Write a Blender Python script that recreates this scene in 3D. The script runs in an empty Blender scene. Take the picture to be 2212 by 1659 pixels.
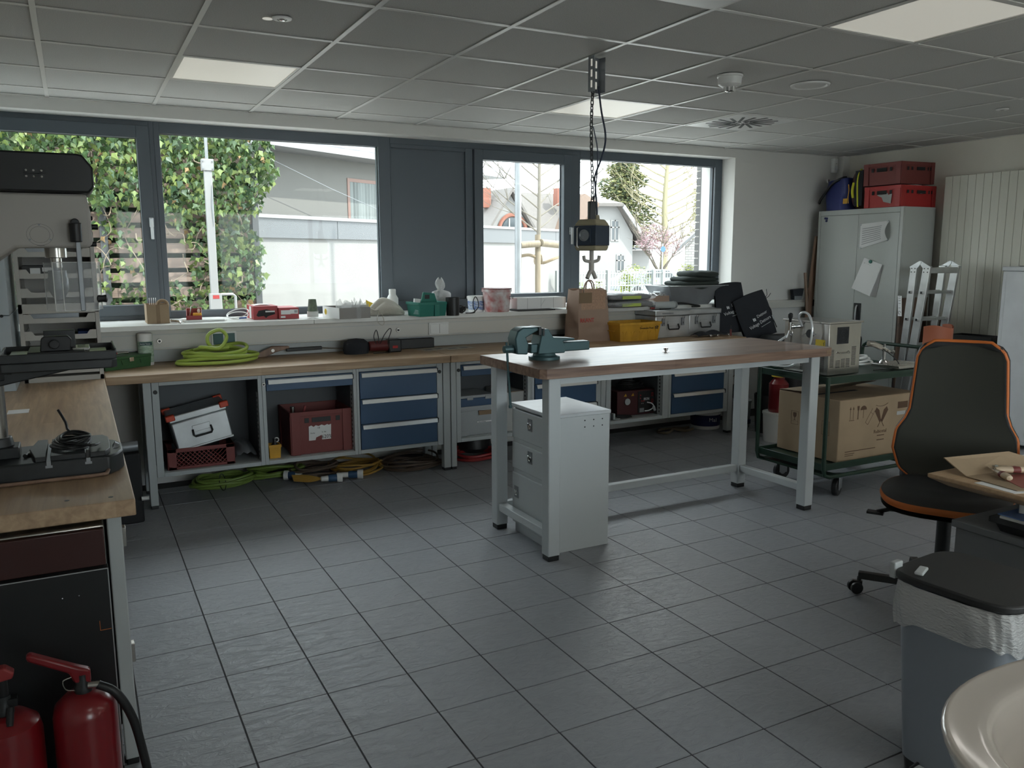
import bpy, bmesh, math, random
from mathutils import Matrix, Vector
S = bpy.context.scene
COL = S.collection
rnd = random.Random(7)
PI = math.pi
# ---------------- camera ----------------
yaw, pitch, roll = .4852, .1547, .0030
ca, sa, cb, sb, cg, sg = math.cos(yaw), math.sin(yaw), math.cos(pitch), math.sin(pitch), math.cos(roll), math.sin(roll)
fw = Vector((sa*cb, ca*cb, -sb)); r0 = Vector((ca, -sa, 0)); d0 = fw.cross(r0)
rt = cg*r0+sg*d0; dn = -sg*r0+cg*d0
cam = bpy.data.cameras.new('camera'); camo = bpy.data.objects.new('camera', cam); COL.objects.link(camo)
cam.sensor_width = 36; cam.lens = 1773.83/2212*36; cam.clip_start = .02; cam.clip_end = 500
m = Matrix.Identity(4)
for i in range(3):
    m[i][0] = rt[i]; m[i][1] = -dn[i]; m[i][2] = -fw[i]
m[2][3] = 1.5583
camo.matrix_world = m
S.camera = camo
# ---------------- world, sun, exposure ----------------
S.view_settings.view_transform = 'Standard'; S.view_settings.look = 'None'
S.view_settings.gamma = 1; S.view_settings.use_curve_mapping = False
S.view_settings.exposure = 0.9
w = bpy.data.worlds.new('sky'); S.world = w; w.use_nodes = True
nt = w.node_tree; nt.nodes.clear()
o = nt.nodes.new('ShaderNodeOutputWorld'); bg = nt.nodes.new('ShaderNodeBackground')
tc = nt.nodes.new('ShaderNodeTexCoord'); mp = nt.nodes.new('ShaderNodeMapping'); mp.inputs['Scale'].default_value = (2.2, 2.2, 6)
nz = nt.nodes.new('ShaderNodeTexNoise'); nz.inputs['Scale'].default_value = 1.6; nz.inputs['Detail'].default_value = 6
cr = nt.nodes.new('ShaderNodeValToRGB')
cr.color_ramp.elements[0].position = .38; cr.color_ramp.elements[0].color = (.50, .60, .68, 1)
cr.color_ramp.elements[1].position = .60; cr.color_ramp.elements[1].color = (.97, 1, 1, 1)
nt.links.new(tc.outputs['Generated'], mp.inputs[0]); nt.links.new(mp.outputs[0], nz.inputs['Vector'])
nt.links.new(nz.outputs['Fac'], cr.inputs[0]); nt.links.new(cr.outputs[0], bg.inputs[0]); nt.links.new(bg.outputs[0], o.inputs[0])
bg.inputs[1].default_value = SKY = 4.6
def light(name, kind, energy, color, **k):
    l = bpy.data.lights.new(name, kind); l.energy = energy; l.color = color
    for a, b in k.items(): setattr(l, a, b)
    ob = bpy.data.objects.new(name, l); COL.objects.link(ob); return ob
sun = light('sun', 'SUN', 4.0, (1, .97, .90), angle=math.radians(.8))
sun.rotation_euler = Vector((-.50, .62, -1.0)).to_track_quat('-Z', 'Y').to_euler()
# ---------------- materials ----------------
MATS = {}
def mk(name, col, rough=.5, metal=0, var=0, scale=20, bump=0, bscale=None, stretch=None, trans=0, alpha=1, col2=None, emit=None, ior=None, spec=None, coat=0, dist=.002):
    mt = bpy.data.materials.new(name); mt.use_nodes = True; n = mt.node_tree; b = n.nodes['Principled BSDF']
    c = tuple(col)+(1,); b.inputs['Base Color'].default_value = c
    b.inputs['Roughness'].default_value = rough; b.inputs['Metallic'].default_value = metal
    if trans: b.inputs['Transmission Weight'].default_value = trans
    if alpha < 1: b.inputs['Alpha'].default_value = alpha
    if ior: b.inputs['IOR'].default_value = ior
    if spec is not None: b.inputs['Specular IOR Level'].default_value = spec
    if coat: b.inputs['Coat Weight'].default_value = coat; b.inputs['Coat Roughness'].default_value = .15
    if emit: b.inputs['Emission Color'].default_value = tuple(emit[:3])+(1,); b.inputs['Emission Strength'].default_value = emit[3]
    if var or bump or col2:
        t = n.nodes.new('ShaderNodeTexCoord'); mpp = n.nodes.new('ShaderNodeMapping')
        if stretch: mpp.inputs['Scale'].default_value = stretch
        n.links.new(t.outputs['Object'], mpp.inputs[0])
    if var or col2:
        z = n.nodes.new('ShaderNodeTexNoise'); z.inputs['Scale'].default_value = scale; z.inputs['Detail'].default_value = 5
        n.links.new(mpp.outputs[0], z.inputs['Vector'])
        r = n.nodes.new('ShaderNodeValToRGB'); r.color_ramp.elements[0].position = .35; r.color_ramp.elements[1].position = .65
        k2 = col2 if col2 else [x*(1-var) for x in col]
        r.color_ramp.elements[0].color = tuple(k2)+(1,); r.color_ramp.elements[1].color = c
        n.links.new(z.outputs['Fac'], r.inputs[0]); n.links.new(r.outputs[0], b.inputs['Base Color'])
    if bump:
        z2 = n.nodes.new('ShaderNodeTexNoise'); z2.inputs['Scale'].default_value = bscale or scale; z2.inputs['Detail'].default_value = 6
        bp = n.nodes.new('ShaderNodeBump'); bp.inputs['Strength'].default_value = bump; bp.inputs['Distance'].default_value = dist
        n.links.new(mpp.outputs[0], z2.inputs['Vector']); n.links.new(z2.outputs['Fac'], bp.inputs['Height']); n.links.new(bp.outputs[0], b.inputs['Normal'])
    MATS[name] = mt; return mt
def wood(name, c1, c2, axis='x', rough=.45, sc=1.0, block=True):
    mt = mk(name, c1, rough); n = mt.node_tree; b = n.nodes['Principled BSDF']
    t = n.nodes.new('ShaderNodeTexCoord'); mpp = n.nodes.new('ShaderNodeMapping')
    mpp.inputs['Scale'].default_value = {'x': (2*sc, 30*sc, 30*sc), 'y': (30*sc, 2*sc, 30*sc), 'z': (30*sc, 30*sc, 2*sc)}[axis]
    z = n.nodes.new('ShaderNodeTexNoise'); z.inputs['Scale'].default_value = 1.3; z.inputs['Detail'].default_value = 7; z.inputs['Distortion'].default_value = .6
    r = n.nodes.new('ShaderNodeValToRGB'); r.color_ramp.elements[0].position = .3; r.color_ramp.elements[1].position = .72
    r.color_ramp.elements[0].color = tuple(c2)+(1,); r.color_ramp.elements[1].color = tuple(c1)+(1,)
    n.links.new(t.outputs['Object'], mpp.inputs[0]); n.links.new(mpp.outputs[0], z.inputs['Vector']); n.links.new(z.outputs['Fac'], r.inputs[0])
    out = r.outputs[0]
    if block:
        bk = n.nodes.new('ShaderNodeTexBrick'); bk.inputs['Scale'].default_value = 1.0
        bk.inputs['Mortar Size'].default_value = .0; bk.inputs['Brick Width'].default_value = .42; bk.inputs['Row Height'].default_value = .045
        bk.inputs['Color1'].default_value = (1, 1, 1, 1); bk.inputs['Color2'].default_value = (.80, .76, .72, 1); bk.inputs['Mortar'].default_value = (.6, .5, .4, 1)
        m2 = n.nodes.new('ShaderNodeMapping')
        if axis == 'y': m2.inputs['Rotation'].default_value = (0, 0, PI/2)
        n.links.new(t.outputs['Object'], m2.inputs[0]); n.links.new(m2.outputs[0], bk.inputs['Vector'])
        mx = n.nodes.new('ShaderNodeMix'); mx.data_type = 'RGBA'; mx.blend_type = 'MULTIPLY'; mx.inputs[0].default_value = .75
        n.links.new(out, mx.inputs[6]); n.links.new(bk.outputs['Color'], mx.inputs[7]); out = mx.outputs[2]
    n.links.new(out, b.inputs['Base Color'])
    bp = n.nodes.new('ShaderNodeBump'); bp.inputs['Strength'].default_value = .15; bp.inputs['Distance'].default_value = .001
    n.links.new(z.outputs['Fac'], bp.inputs['Height']); n.links.new(bp.outputs[0], b.inputs['Normal'])
    return mt
# ---------------- geometry builder ----------------
WM = {}
def fm(origin, right, up):
    r = Vector(right).normalized(); u = Vector(up).normalized(); nn = r.cross(u).normalized()
    mm = Matrix.Identity(4)
    for i in range(3): mm[i][0] = r[i]; mm[i][1] = u[i]; mm[i][2] = nn[i]; mm[i][3] = origin[i]
    return mm
def catmull(p, k=6, closed=False):
    p = [Vector(a) for a in p]; n = len(p); out = []
    rng = range(n) if closed else range(n-1)
    for i in rng:
        a = p[(i-1) % n] if closed or i > 0 else p[0]*2-p[1]
        b_, c_ = p[i], p[(i+1) % n]
        d_ = p[(i+2) % n] if closed or i < n-2 else p[-1]*2-p[-2]
        for s in range(k):
            t = s/k
            out.append(.5*((2*b_)+(c_-a)*t+(2*a-5*b_+4*c_-d_)*t*t+(3*b_-a-3*c_+d_)*t**3))
    if not closed: out.append(p[-1])
    return out
class G:
    def __init__(s): s.v = []; s.f = []
    def add(s, vs, fs, M=None):
        n = len(s.v)
        s.v += [(M @ Vector(a)) if M else Vector(a) for a in vs]
        s.f += [tuple(i+n for i in f) for f in fs]; return s
    def box(s, x0, x1, y0, y1, z0, z1, M=None):
        return s.add([(x0,y0,z0),(x1,y0,z0),(x1,y1,z0),(x0,y1,z0),(x0,y0,z1),(x1,y0,z1),(x1,y1,z1),(x0,y1,z1)],
                     [(0,3,2,1),(4,5,6,7),(0,1,5,4),(1,2,6,5),(2,3,7,6),(3,0,4,7)], M)
    def frus(s, b0, b1, M=None):  # b=(x0,x1,y0,y1,z): tapered box
        x0,x1,y0,y1,z0 = b0; X0,X1,Y0,Y1,z1 = b1
        return s.add([(x0,y0,z0),(x1,y0,z0),(x1,y1,z0),(x0,y1,z0),(X0,Y0,z1),(X1,Y0,z1),(X1,Y1,z1),(X0,Y1,z1)],
                     [(0,3,2,1),(4,5,6,7),(0,1,5,4),(1,2,6,5),(2,3,7,6),(3,0,4,7)], M)
    def prism(s, poly, z0, z1, M=None, poly2=None):
        n = len(poly); q = poly2 or poly
        vs = [(a[0], a[1], z0) for a in poly]+[(a[0], a[1], z1) for a in q]
        return s.add(vs, [tuple(range(n-1, -1, -1)), tuple(range(n, 2*n))]+[(i, (i+1) % n, n+(i+1) % n, n+i) for i in range(n)], M)
    def cyl(s, p0, p1, r0, r1=None, n=16, M=None, caps=True):
        p0 = Vector(p0); p1 = Vector(p1); r1 = r0 if r1 is None else r1
        d = (p1-p0).normalized(); a = d.orthogonal().normalized(); b_ = d.cross(a)
        vs = []
        for p, r in ((p0, r0), (p1, r1)):
            vs += [p+(a*math.cos(2*PI*i/n)+b_*math.sin(2*PI*i/n))*r for i in range(n)]
        fs = [(i, (i+1) % n, n+(i+1) % n, n+i) for i in range(n)]
        if caps: fs += [tuple(range(n-1, -1, -1)), tuple(range(n, 2*n))]
        return s.add(vs, fs, M)
    def tube(s, pts, r, n=8, closed=False, sm=0, M=None):
        pts = [Vector(p) for p in pts]
        if sm: pts = catmull(pts, sm, closed)
        N = len(pts); vs = []; prev = None
        for i, p in enumerate(pts):
            if closed: t = pts[(i+1) % N]-pts[(i-1) % N]
            else: t = pts[min(i+1, N-1)]-pts[max(i-1, 0)]
            if t.length < 1e-9: t = Vector((0, 0, 1))
            t.normalize()
            if prev is None: a = t.orthogonal().normalized()
            else:
                a = prev-t*prev.dot(t)
                a = a.normalized() if a.length > 1e-6 else t.orthogonal().normalized()
            prev = a; b_ = t.cross(a); rr = r(i/(N-1)) if callable(r) else r
            vs += [p+(a*math.cos(2*PI*j/n)+b_*math.sin(2*PI*j/n))*rr for j in range(n)]
        fs = [(i*n+j, i*n+(j+1) % n, (i+1)*n+(j+1) % n, (i+1)*n+j) for i in range(N-1) for j in range(n)]
        if closed: fs += [((N-1)*n+j, (N-1)*n+(j+1) % n, (j+1) % n, j) for j in range(n)]
        else: fs += [tuple(range(n-1, -1, -1)), tuple(range((N-1)*n, N*n))]
        return s.add(vs, fs, M)
    def lathe(s, prof, n=24, M=None, c=(0, 0, 0)):
        vs = []; m_ = len(prof)
        for (r, z) in prof: vs += [(c[0]+r*math.cos(2*PI*j/n), c[1]+r*math.sin(2*PI*j/n), c[2]+z) for j in range(n)]
        fs = [(i*n+j, i*n+(j+1) % n, (i+1)*n+(j+1) % n, (i+1)*n+j) for i in range(m_-1) for j in range(n)]
        if prof[0][0] > 1e-5: fs.append(tuple(range(n-1, -1, -1)))
        if prof[-1][0] > 1e-5: fs.append(tuple(range((m_-1)*n, m_*n)))
        return s.add(vs, fs, M)
    def grid(s, fn, nu, nv, M=None, closeu=False):
        vs = [fn(i/nu, j/nv) for i in range(nu if closeu else nu+1) for j in range(nv+1)]
        W_ = nv+1; cnt = nu if closeu else nu+1
        fs = [(i*W_+j, ((i+1) % cnt)*W_+j, ((i+1) % cnt)*W_+j+1, i*W_+j+1) for i in range(nu) for j in range(nv)]
        return s.add(vs, fs, M)
    def obox(s, w_, d_, h_, t, taper=0, rim=0, M=None, z0=0):  # open-topped container centred on x,y
        a, b_ = w_/2, d_/2
        out = [(-a+taper, -b_+taper), (a-taper, -b_+taper), (a-taper, b_-taper), (-a+taper, b_-taper)]
        outT = [(-a, -b_), (a, -b_), (a, b_), (-a, b_)]
        inn = [(x-math.copysign(t, x), y-math.copysign(t, y)) for x, y in out]; innT = [(x-math.copysign(t, x), y-math.copysign(t, y)) for x, y in outT]
        vs = [(x, y, z0) for x, y in out]+[(x, y, z0+h_) for x, y in outT]+[(x, y, z0+h_) for x, y in innT]+[(x, y, z0+t) for x, y in inn]
        fs = [(3, 2, 1, 0)]+[(i, (i+1) % 4, 4+(i+1) % 4, 4+i) for i in range(4)]+[(4+i, 4+(i+1) % 4, 8+(i+1) % 4, 8+i) for i in range(4)]+[(8+i, 8+(i+1) % 4, 12+(i+1) % 4, 12+i) for i in range(4)]+[(12, 13, 14, 15)]
        s.add(vs, fs, M)
        if rim:
            for (x0, x1, y0, y1) in ((-a-rim, a+rim, -b_-rim, -b_), (-a-rim, a+rim, b_, b_+rim), (-a-rim, -a, -b_, b_), (a, a+rim, -b_, b_)):
                s.box(x0, x1, y0, y1, z0+h_-.02, z0+h_, M)
        return s
    def pillow(s, w_, d_, h_, M=None, e=.45, eh=.7, nu=36, nv=10, amp=.05, ph=0, fl=.15):
        def f(u, v):
            a = 2*PI*u; b_ = -PI/2+PI*v; c1, s1 = math.cos(a), math.sin(a); cb, sb_ = max(0, math.cos(b_)), math.sin(b_)
            rr_ = cb**eh; k = 1+amp*math.sin(3*a+ph)*.6+amp*math.sin(7*a+2*ph)*.4
            x = w_/2*math.copysign(abs(c1)**e, c1)*rr_*k; y = d_/2*math.copysign(abs(s1)**e, s1)*rr_*k
            z = h_/2+h_/2*math.copysign(abs(sb_)**.6, sb_)*(1+amp*2*math.sin(9*x/w_*2+ph)*math.cos(6*y/d_*2+ph)*(sb_ > 0))
            return (x, y, z)
        return s.grid(f, nu, nv, M, closeu=True)
    def build(s, name, mat, parent=None, w=False, loc=None, rot=None, bev=0, smooth=True, seg=2, ang=35, sub=0):
        M = None
        if w and parent: M = WM[parent.name].inverted()
        elif w: M = None
        vs = [tuple(M @ v) for v in s.v] if M else [tuple(v) for v in s.v]
        me = bpy.data.meshes.new(name); me.from_pydata(vs, [], s.f); me.validate()
        b_ = bmesh.new(); b_.from_mesh(me); bmesh.ops.recalc_face_normals(b_, faces=b_.faces); b_.to_mesh(me); b_.free()
        me.materials.append(MATS[mat] if isinstance(mat, str) else mat)
        if smooth:
            me.polygons.foreach_set('use_smooth', [True]*len(me.polygons)); me.set_sharp_from_angle(angle=math.radians(ang))
        ob = bpy.data.objects.new(name, me); COL.objects.link(ob)
        if parent: ob.parent = parent
        if loc is not None: ob.location = loc
        if rot is not None: ob.rotation_euler = rot
        if bev:
            md = ob.modifiers.new('bevel', 'BEVEL'); md.width = bev; md.segments = seg; md.limit_method = 'ANGLE'; md.angle_limit = math.radians(40)
            md.harden_normals = False
        if sub:
            md = ob.modifiers.new('sub', 'SUBSURF'); md.levels = sub; md.render_levels = sub
        loc_m = Matrix.Translation(ob.location) @ ob.rotation_euler.to_matrix().to_4x4()
        WM[ob.name] = (WM[parent.name] if parent else Matrix.Identity(4)) @ loc_m
        return ob
def tag(ob, label, cat, group=None):
    ob['label'] = label; ob['category'] = cat
    if group: ob['group'] = group
    return ob
def thing(name, label, cat, loc=(0, 0, 0), rz=0, group=None, rot=None):
    ob = bpy.data.objects.new(name, None); COL.objects.link(ob); ob.empty_display_size = .1
    ob.location = loc; ob.rotation_euler = rot if rot else (0, 0, rz); tag(ob, label, cat, group)
    WM[ob.name] = Matrix.Translation(Vector(loc)) @ ob.rotation_euler.to_matrix().to_4x4()
    return ob
def struct(ob):
    ob['kind'] = 'structure'; return ob
def txt(string, size, M, mat, parent, name='lettering', align='LEFT', extr=.0004, squash=1):
    cu = bpy.data.curves.new('t', 'FONT'); cu.body = string; cu.size = size; cu.align_x = align; cu.extrude = extr; cu.resolution_u = 2
    to = bpy.data.objects.new('t', cu); COL.objects.link(to)
    me = bpy.data.meshes.new_from_object(to); COL.objects.unlink(to); bpy.data.objects.remove(to); bpy.data.curves.remove(cu)
    inv = WM[parent.name].inverted()
    me.transform(inv @ M @ Matrix.Diagonal((squash, 1, 1, 1))); me.materials.clear(); me.materials.append(MATS[mat]); me.name = name
    ob = bpy.data.objects.new(name, me); COL.objects.link(ob); ob.parent = parent; WM[ob.name] = WM[parent.name].copy()
    return ob
def copytree(o_, loc, rz=None, label=None):
    c_ = o_.copy(); COL.objects.link(c_); c_.location = loc
    if rz is not None: c_.rotation_euler = (0, 0, rz)
    if label: c_['label'] = label
    def rec(a, b_):
        for ch in list(a.children):
            d_ = ch.copy(); COL.objects.link(d_); d_.parent = b_; rec(ch, d_)
    rec(o_, c_); return c_
# palette
mk('wall_paint', (.74, .73, .70), .85, bump=.15, bscale=180, dist=.0005)
mk('wall_warm', (.72, .69, .61), .85, bump=.1, bscale=200, dist=.0005)
mk('ceil_tile', (.66, .655, .63), .9, var=.22, scale=260, bump=.3, bscale=300, dist=.0006)
mk('ceil_rail', (.72, .71, .68), .35)
mk('lamp_panel', (.86, .84, .76), .4, emit=(1, .97, .86, .16))
mk('fill_lamp', (.86, .84, .76), .4, emit=(1, .96, .90, 2))  # for ceiling lamps added out of view to fill the room with light
mk('frame_grey', (.085, .105, .125), .38)
mk('gasket', (.02, .022, .025), .5)
mk('bead', (.62, .60, .54), .4)
mk('sill_white', (.72, .72, .69), .3)
mk('trunk_white', (.62, .60, .55), .35)
mk('grout', (.055, .055, .058), .8)
mk('white_plastic', (.80, .80, .78), .35)
mk('grey_steel', (.46, .49, .49), .4)
mk('lgrey_steel', (.52, .55, .56), .38, metal=.0)
mk('lgrey_top', (.62, .65, .67), .35, var=.1, scale=9)
mk('cab_inside', (.09, .10, .11), .5)
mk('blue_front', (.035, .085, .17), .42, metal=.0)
mk('alu_handle', (.62, .63, .62), .32, metal=.75)
mk('alu', (.62, .64, .65), .36, metal=.85, var=.18, scale=6)
mk('alu_dark', (.33, .35, .37), .42, metal=.7, var=.2, scale=5)
mk('steel', (.60, .58, .54), .25, metal=.95, var=.2, scale=4)
mk('chrome', (.75, .75, .75), .12, metal=1)
mk('black', (.012, .013, .014), .42)
mk('black_matt', (.018, .019, .021), .75)
mk('black_cloth', (.022, .025, .032), .9, bump=.4, bscale=40, dist=.004)
mk('cast_dark', (.03, .034, .036), .4, var=.3, scale=15)
mk('red_plastic', (.30, .035, .035), .42)
mk('red_faded', (.20, .045, .04), .55)
mk('red_ext', (.20, .008, .012), .28, coat=.4)
mk('orange', (.62, .16, .03), .5)
mk('yellow_post', (.72, .38, .03), .5, var=.25, scale=7)
mk('yellow', (.75, .55, .05), .5)
mk('lime', (.42, .55, .10), .4)
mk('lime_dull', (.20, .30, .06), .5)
mk('green_tin', (.045, .13, .05), .42)
mk('green_plastic', (.01, .16, .12), .4)
mk('green_cart', (.012, .035, .022), .35)
mk('vise_green', (.06, .12, .13), .38, metal=.25)
mk('cardboard', (.36, .26, .165), .85, var=.12, scale=6, bump=.25, bscale=5, dist=.004)
mk('cardboard_dark', (.24, .165, .10), .8)
mk('cardboard_grey', (.30, .285, .27), .8)
mk('kraft', (.36, .25, .19), .75, bump=.5, bscale=9, dist=.01)
mk('cork', (.36, .18, .09), .85, col2=(.62, .40, .24), scale=150)
mk('paper', (.80, .80, .79), .8)
mk('print_grey', (.22, .22, .23), .8)
mk('print_brown', (.10, .055, .03), .8)
mk('cloth_cream', (.56, .53, .46), .9, bump=.6, bscale=14, dist=.01)
mk('clear', (.95, .97, .97), .08, trans=1, ior=1.15)
mk('film', (.85, .88, .88), .22, trans=.85, ior=1.1, bump=.6, bscale=30, dist=.004)
mk('bag_film', (.74, .74, .72), .3, trans=.30, ior=1.15, bump=.7, bscale=22, dist=.006)
mk('glass', (1, 1, 1), .0, trans=1, ior=1.0)
mk('ceramic', (.66, .60, .54), .12, coat=.4)
mk('bin_grey', (.30, .33, .37), .32, metal=.35)
mk('lid_black', (.022, .023, .024), .5)
mk('chair_black', (.016, .017, .018), .6, bump=.08, bscale=60)
mk('chair_green', (.035, .036, .028), .7)
mk('radiator', (.62, .61, .53), .3)
mk('white_box', (.72, .74, .76), .5, var=.1, scale=5)
mk('terracotta', (.40, .12, .06), .6)
mk('cover_grey', (.16, .17, .18), .6, var=.3, scale=5)
mk('dark_red', (.055, .022, .020), .25)
mk('drill_white', (.43, .405, .37), .45)
mk('blue_bag', (.018, .03, .16), .5)
mk('blue_print', (.03, .09, .35), .5)
mk('lead_text', (.015, .015, .016), .6)
mk('white_text', (.75, .77, .78), .6)
mk('red_print', (.50, .03, .03), .6)
mk('tape_green', (.42, .52, .10), .5)
mk('cable_yellow', (.45, .27, .06), .5)
mk('cable_brown', (.13, .095, .07), .55)
mk('cable_red', (.32, .03, .03), .45)
mk('rope', (.22, .18, .12), .9, bump=.8, bscale=60, dist=.004)
wood('worktop_x', (.56, .40, .25), (.34, .22, .13), 'x')
wood('worktop_y', (.60, .43, .27), (.40, .27, .17), 'y')
wood('island_top', (.40, .27, .20), (.17, .10, .075), 'x', rough=.38)
wood('edge_wood', (.36, .25, .17), (.22, .14, .09), 'x', block=False)
wood('desk_wood', (.55, .38, .23), (.42, .27, .15), 'x', block=False)
wood('old_board', (.16, .10, .07), (.08, .05, .035), 'z', block=False)
wood('fence_wood', (.24, .18, .145), (.14, .10, .08), 'x', block=False, rough=.8)
wood('stake_wood', (.24, .20, .145), (.16, .13, .09), 'z', block=False, rough=.8)
wood('broom_wood', (.30, .19, .13), (.2, .12, .08), 'z', block=False)
# slate floor tile
def tile_mat():
    mt = mk('slate', (.16, .165, .175), .38); n = mt.node_tree; b = n.nodes['Principled BSDF']
    t = n.nodes.new('ShaderNodeTexCoord'); oi = n.nodes.new('ShaderNodeObjectInfo')
    mp_ = n.nodes.new('ShaderNodeMapping'); mp_.inputs['Scale'].default_value = (1, 2.1, 1); mp_.inputs['Rotation'].default_value = (0, 0, .5)
    ad = n.nodes.new('ShaderNodeVectorMath'); ad.operation = 'ADD'
    sc = n.nodes.new('ShaderNodeVectorMath'); sc.operation = 'SCALE'; sc.inputs['Scale'].default_value = 1.0
    n.links.new(t.outputs['Object'], mp_.inputs[0])
    rr = n.nodes.new('ShaderNodeVectorMath'); rr.operation = 'MULTIPLY'; rr.inputs[1].default_value = (37, 53, 11)
    cx = n.nodes.new('ShaderNodeCombineXYZ'); n.links.new(oi.outputs['Random'], cx.inputs[0]); n.links.new(oi.outputs['Random'], cx.inputs[1])
    n.links.new(cx.outputs[0], rr.inputs[0]); n.links.new(mp_.outputs[0], ad.inputs[0]); n.links.new(rr.outputs[0], ad.inputs[1])
    z = n.nodes.new('ShaderNodeTexNoise'); z.inputs['Scale'].default_value = 14; z.inputs['Detail'].default_value = 8; z.inputs['Roughness'].default_value = .6; z.inputs['Distortion'].default_value = 1.5
    n.links.new(ad.outputs[0], z.inputs['Vector'])
    bp = n.nodes.new('ShaderNodeBump'); bp.inputs['Strength'].default_value = .8; bp.inputs['Distance'].default_value = .0065
    n.links.new(z.outputs['Fac'], bp.inputs['Height']); n.links.new(bp.outputs[0], b.inputs['Normal'])
    r = n.nodes.new('ShaderNodeValToRGB'); r.color_ramp.elements[0].color = (.25, .262, .285, 1); r.color_ramp.elements[1].color = (.37, .385, .41, 1)
    n.links.new(z.outputs['Fac'], r.inputs[0]); n.links.new(r.outputs[0], b.inputs['Base Color'])
tile_mat()
# ================= SETTING =================
ZC = 2.5654; XR = 7.2; XL = -.9; YB = -2.0
def glass_mat():
    mt = bpy.data.materials.new('pane_glass'); mt.use_nodes = True; n = mt.node_tree; n.nodes.clear()
    o_ = n.nodes.new('ShaderNodeOutputMaterial'); a = n.nodes.new('ShaderNodeBsdfTransparent'); g = n.nodes.new('ShaderNodeBsdfGlossy'); mx = n.nodes.new('ShaderNodeMixShader')
    a.inputs[0].default_value = (.96, .98, .975, 1); g.inputs['Roughness'].default_value = .02; mx.inputs[0].default_value = .01
    n.links.new(a.outputs[0], mx.inputs[1]); n.links.new(g.outputs[0], mx.inputs[2]); n.links.new(mx.outputs[0], o_.inputs[0]); MATS['pane_glass'] = mt
glass_mat()
def film_mat(name, opac, col, rough, bump):
    mt = bpy.data.materials.new(name); mt.use_nodes = True; n = mt.node_tree; n.nodes.clear()
    o_ = n.nodes.new('ShaderNodeOutputMaterial'); a = n.nodes.new('ShaderNodeBsdfTransparent'); p_ = n.nodes.new('ShaderNodeBsdfPrincipled'); mx = n.nodes.new('ShaderNodeMixShader')
    p_.inputs['Base Color'].default_value = tuple(col)+(1,); p_.inputs['Roughness'].default_value = rough
    mx.inputs[0].default_value = opac
    z = n.nodes.new('ShaderNodeTexNoise'); z.inputs['Scale'].default_value = 25; bp = n.nodes.new('ShaderNodeBump'); bp.inputs['Strength'].default_value = bump; bp.inputs['Distance'].default_value = .01
    n.links.new(z.outputs['Fac'], bp.inputs['Height']); n.links.new(bp.outputs[0], p_.inputs['Normal'])
    n.links.new(a.outputs[0], mx.inputs[1]); n.links.new(p_.outputs[0], mx.inputs[2]); n.links.new(mx.outputs[0], o_.inputs[0]); MATS[name] = mt
film_mat('clear_film', .28, (.9, .92, .93), .12, .6)
film_mat('shield', .22, (.75, .78, .8), .08, .1)
film_mat('bag_film', .62, (.78, .78, .77), .25, .8)
# floor with separate tiles
fl = struct(G().box(XL, XR+.2, YB, 6.65, -.12, -.003).build('floor', 'grout', smooth=False))
TX, TY = .3057, .302; FX, FY = .3883, 4.2604
TM = {}
def tile_mesh(x0, x1, y0, y1):
    k = (round(x1-x0, 4), round(y1-y0, 4))
    if k not in TM:
        g = G(); a, b_ = k[0]/2, k[1]/2; g.frus((-a, a, -b_, b_, -.006), (-a+.001, a-.001, -b_+.001, b_-.001, 0))
        ob = g.build('tile', 'slate', smooth=False); TM[k] = ob.data; bpy.data.objects.remove(ob)
    return TM[k]
tiles = []
gr = .0022
for i in range(-20, 24):
    for j in range(-8, 24):
        x0 = FX+i*TX; y0 = FY-j*TY-TY; x1 = x0+TX; y1 = y0+TY
        x0 += gr; y0 += gr; x1 -= gr; y1 -= gr
        x0 = max(x0, XL); x1 = min(x1, XR); y0 = max(y0, YB); y1 = min(y1, 5.9)
        if x1-x0 < .01 or y1-y0 < .01: continue
        cx_, cy_ = (x0+x1)/2, (y0+y1)/2
        z = fw.dot(Vector((cx_, cy_, -1.5583)))
        u = 1106+1773.8*rt.dot(Vector((cx_, cy_, -1.5583)))/max(z, .1); vis = z > .3 and -120 < u < 2330 and 829+1773.8*dn.dot(Vector((cx_, cy_, -1.5583)))/max(z, .1) < 1800
        tiles.append((0 if vis else 1, z, x0, x1, y0, y1))
tiles.sort()
rest = G()
for n_, (v_, z, x0, x1, y0, y1) in enumerate(tiles):
    if n_ < 300 and v_ == 0:
        ob = bpy.data.objects.new('tile', tile_mesh(x0, x1, y0, y1)); COL.objects.link(ob); ob.parent = fl; ob.location = ((x0+x1)/2, (y0+y1)/2, rnd.uniform(-.0004, 0)); ob.rotation_euler = (rnd.uniform(-.0012, .0012), rnd.uniform(-.0012, .0012), 0)
    else: rest.frus((x0, x1, y0, y1, -.006), (x0+.001, x1-.001, y0+.001, y1-.001, 0))
ob = rest.build('tile', 'slate', fl, smooth=False); ob['kind'] = 'stuff'
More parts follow.
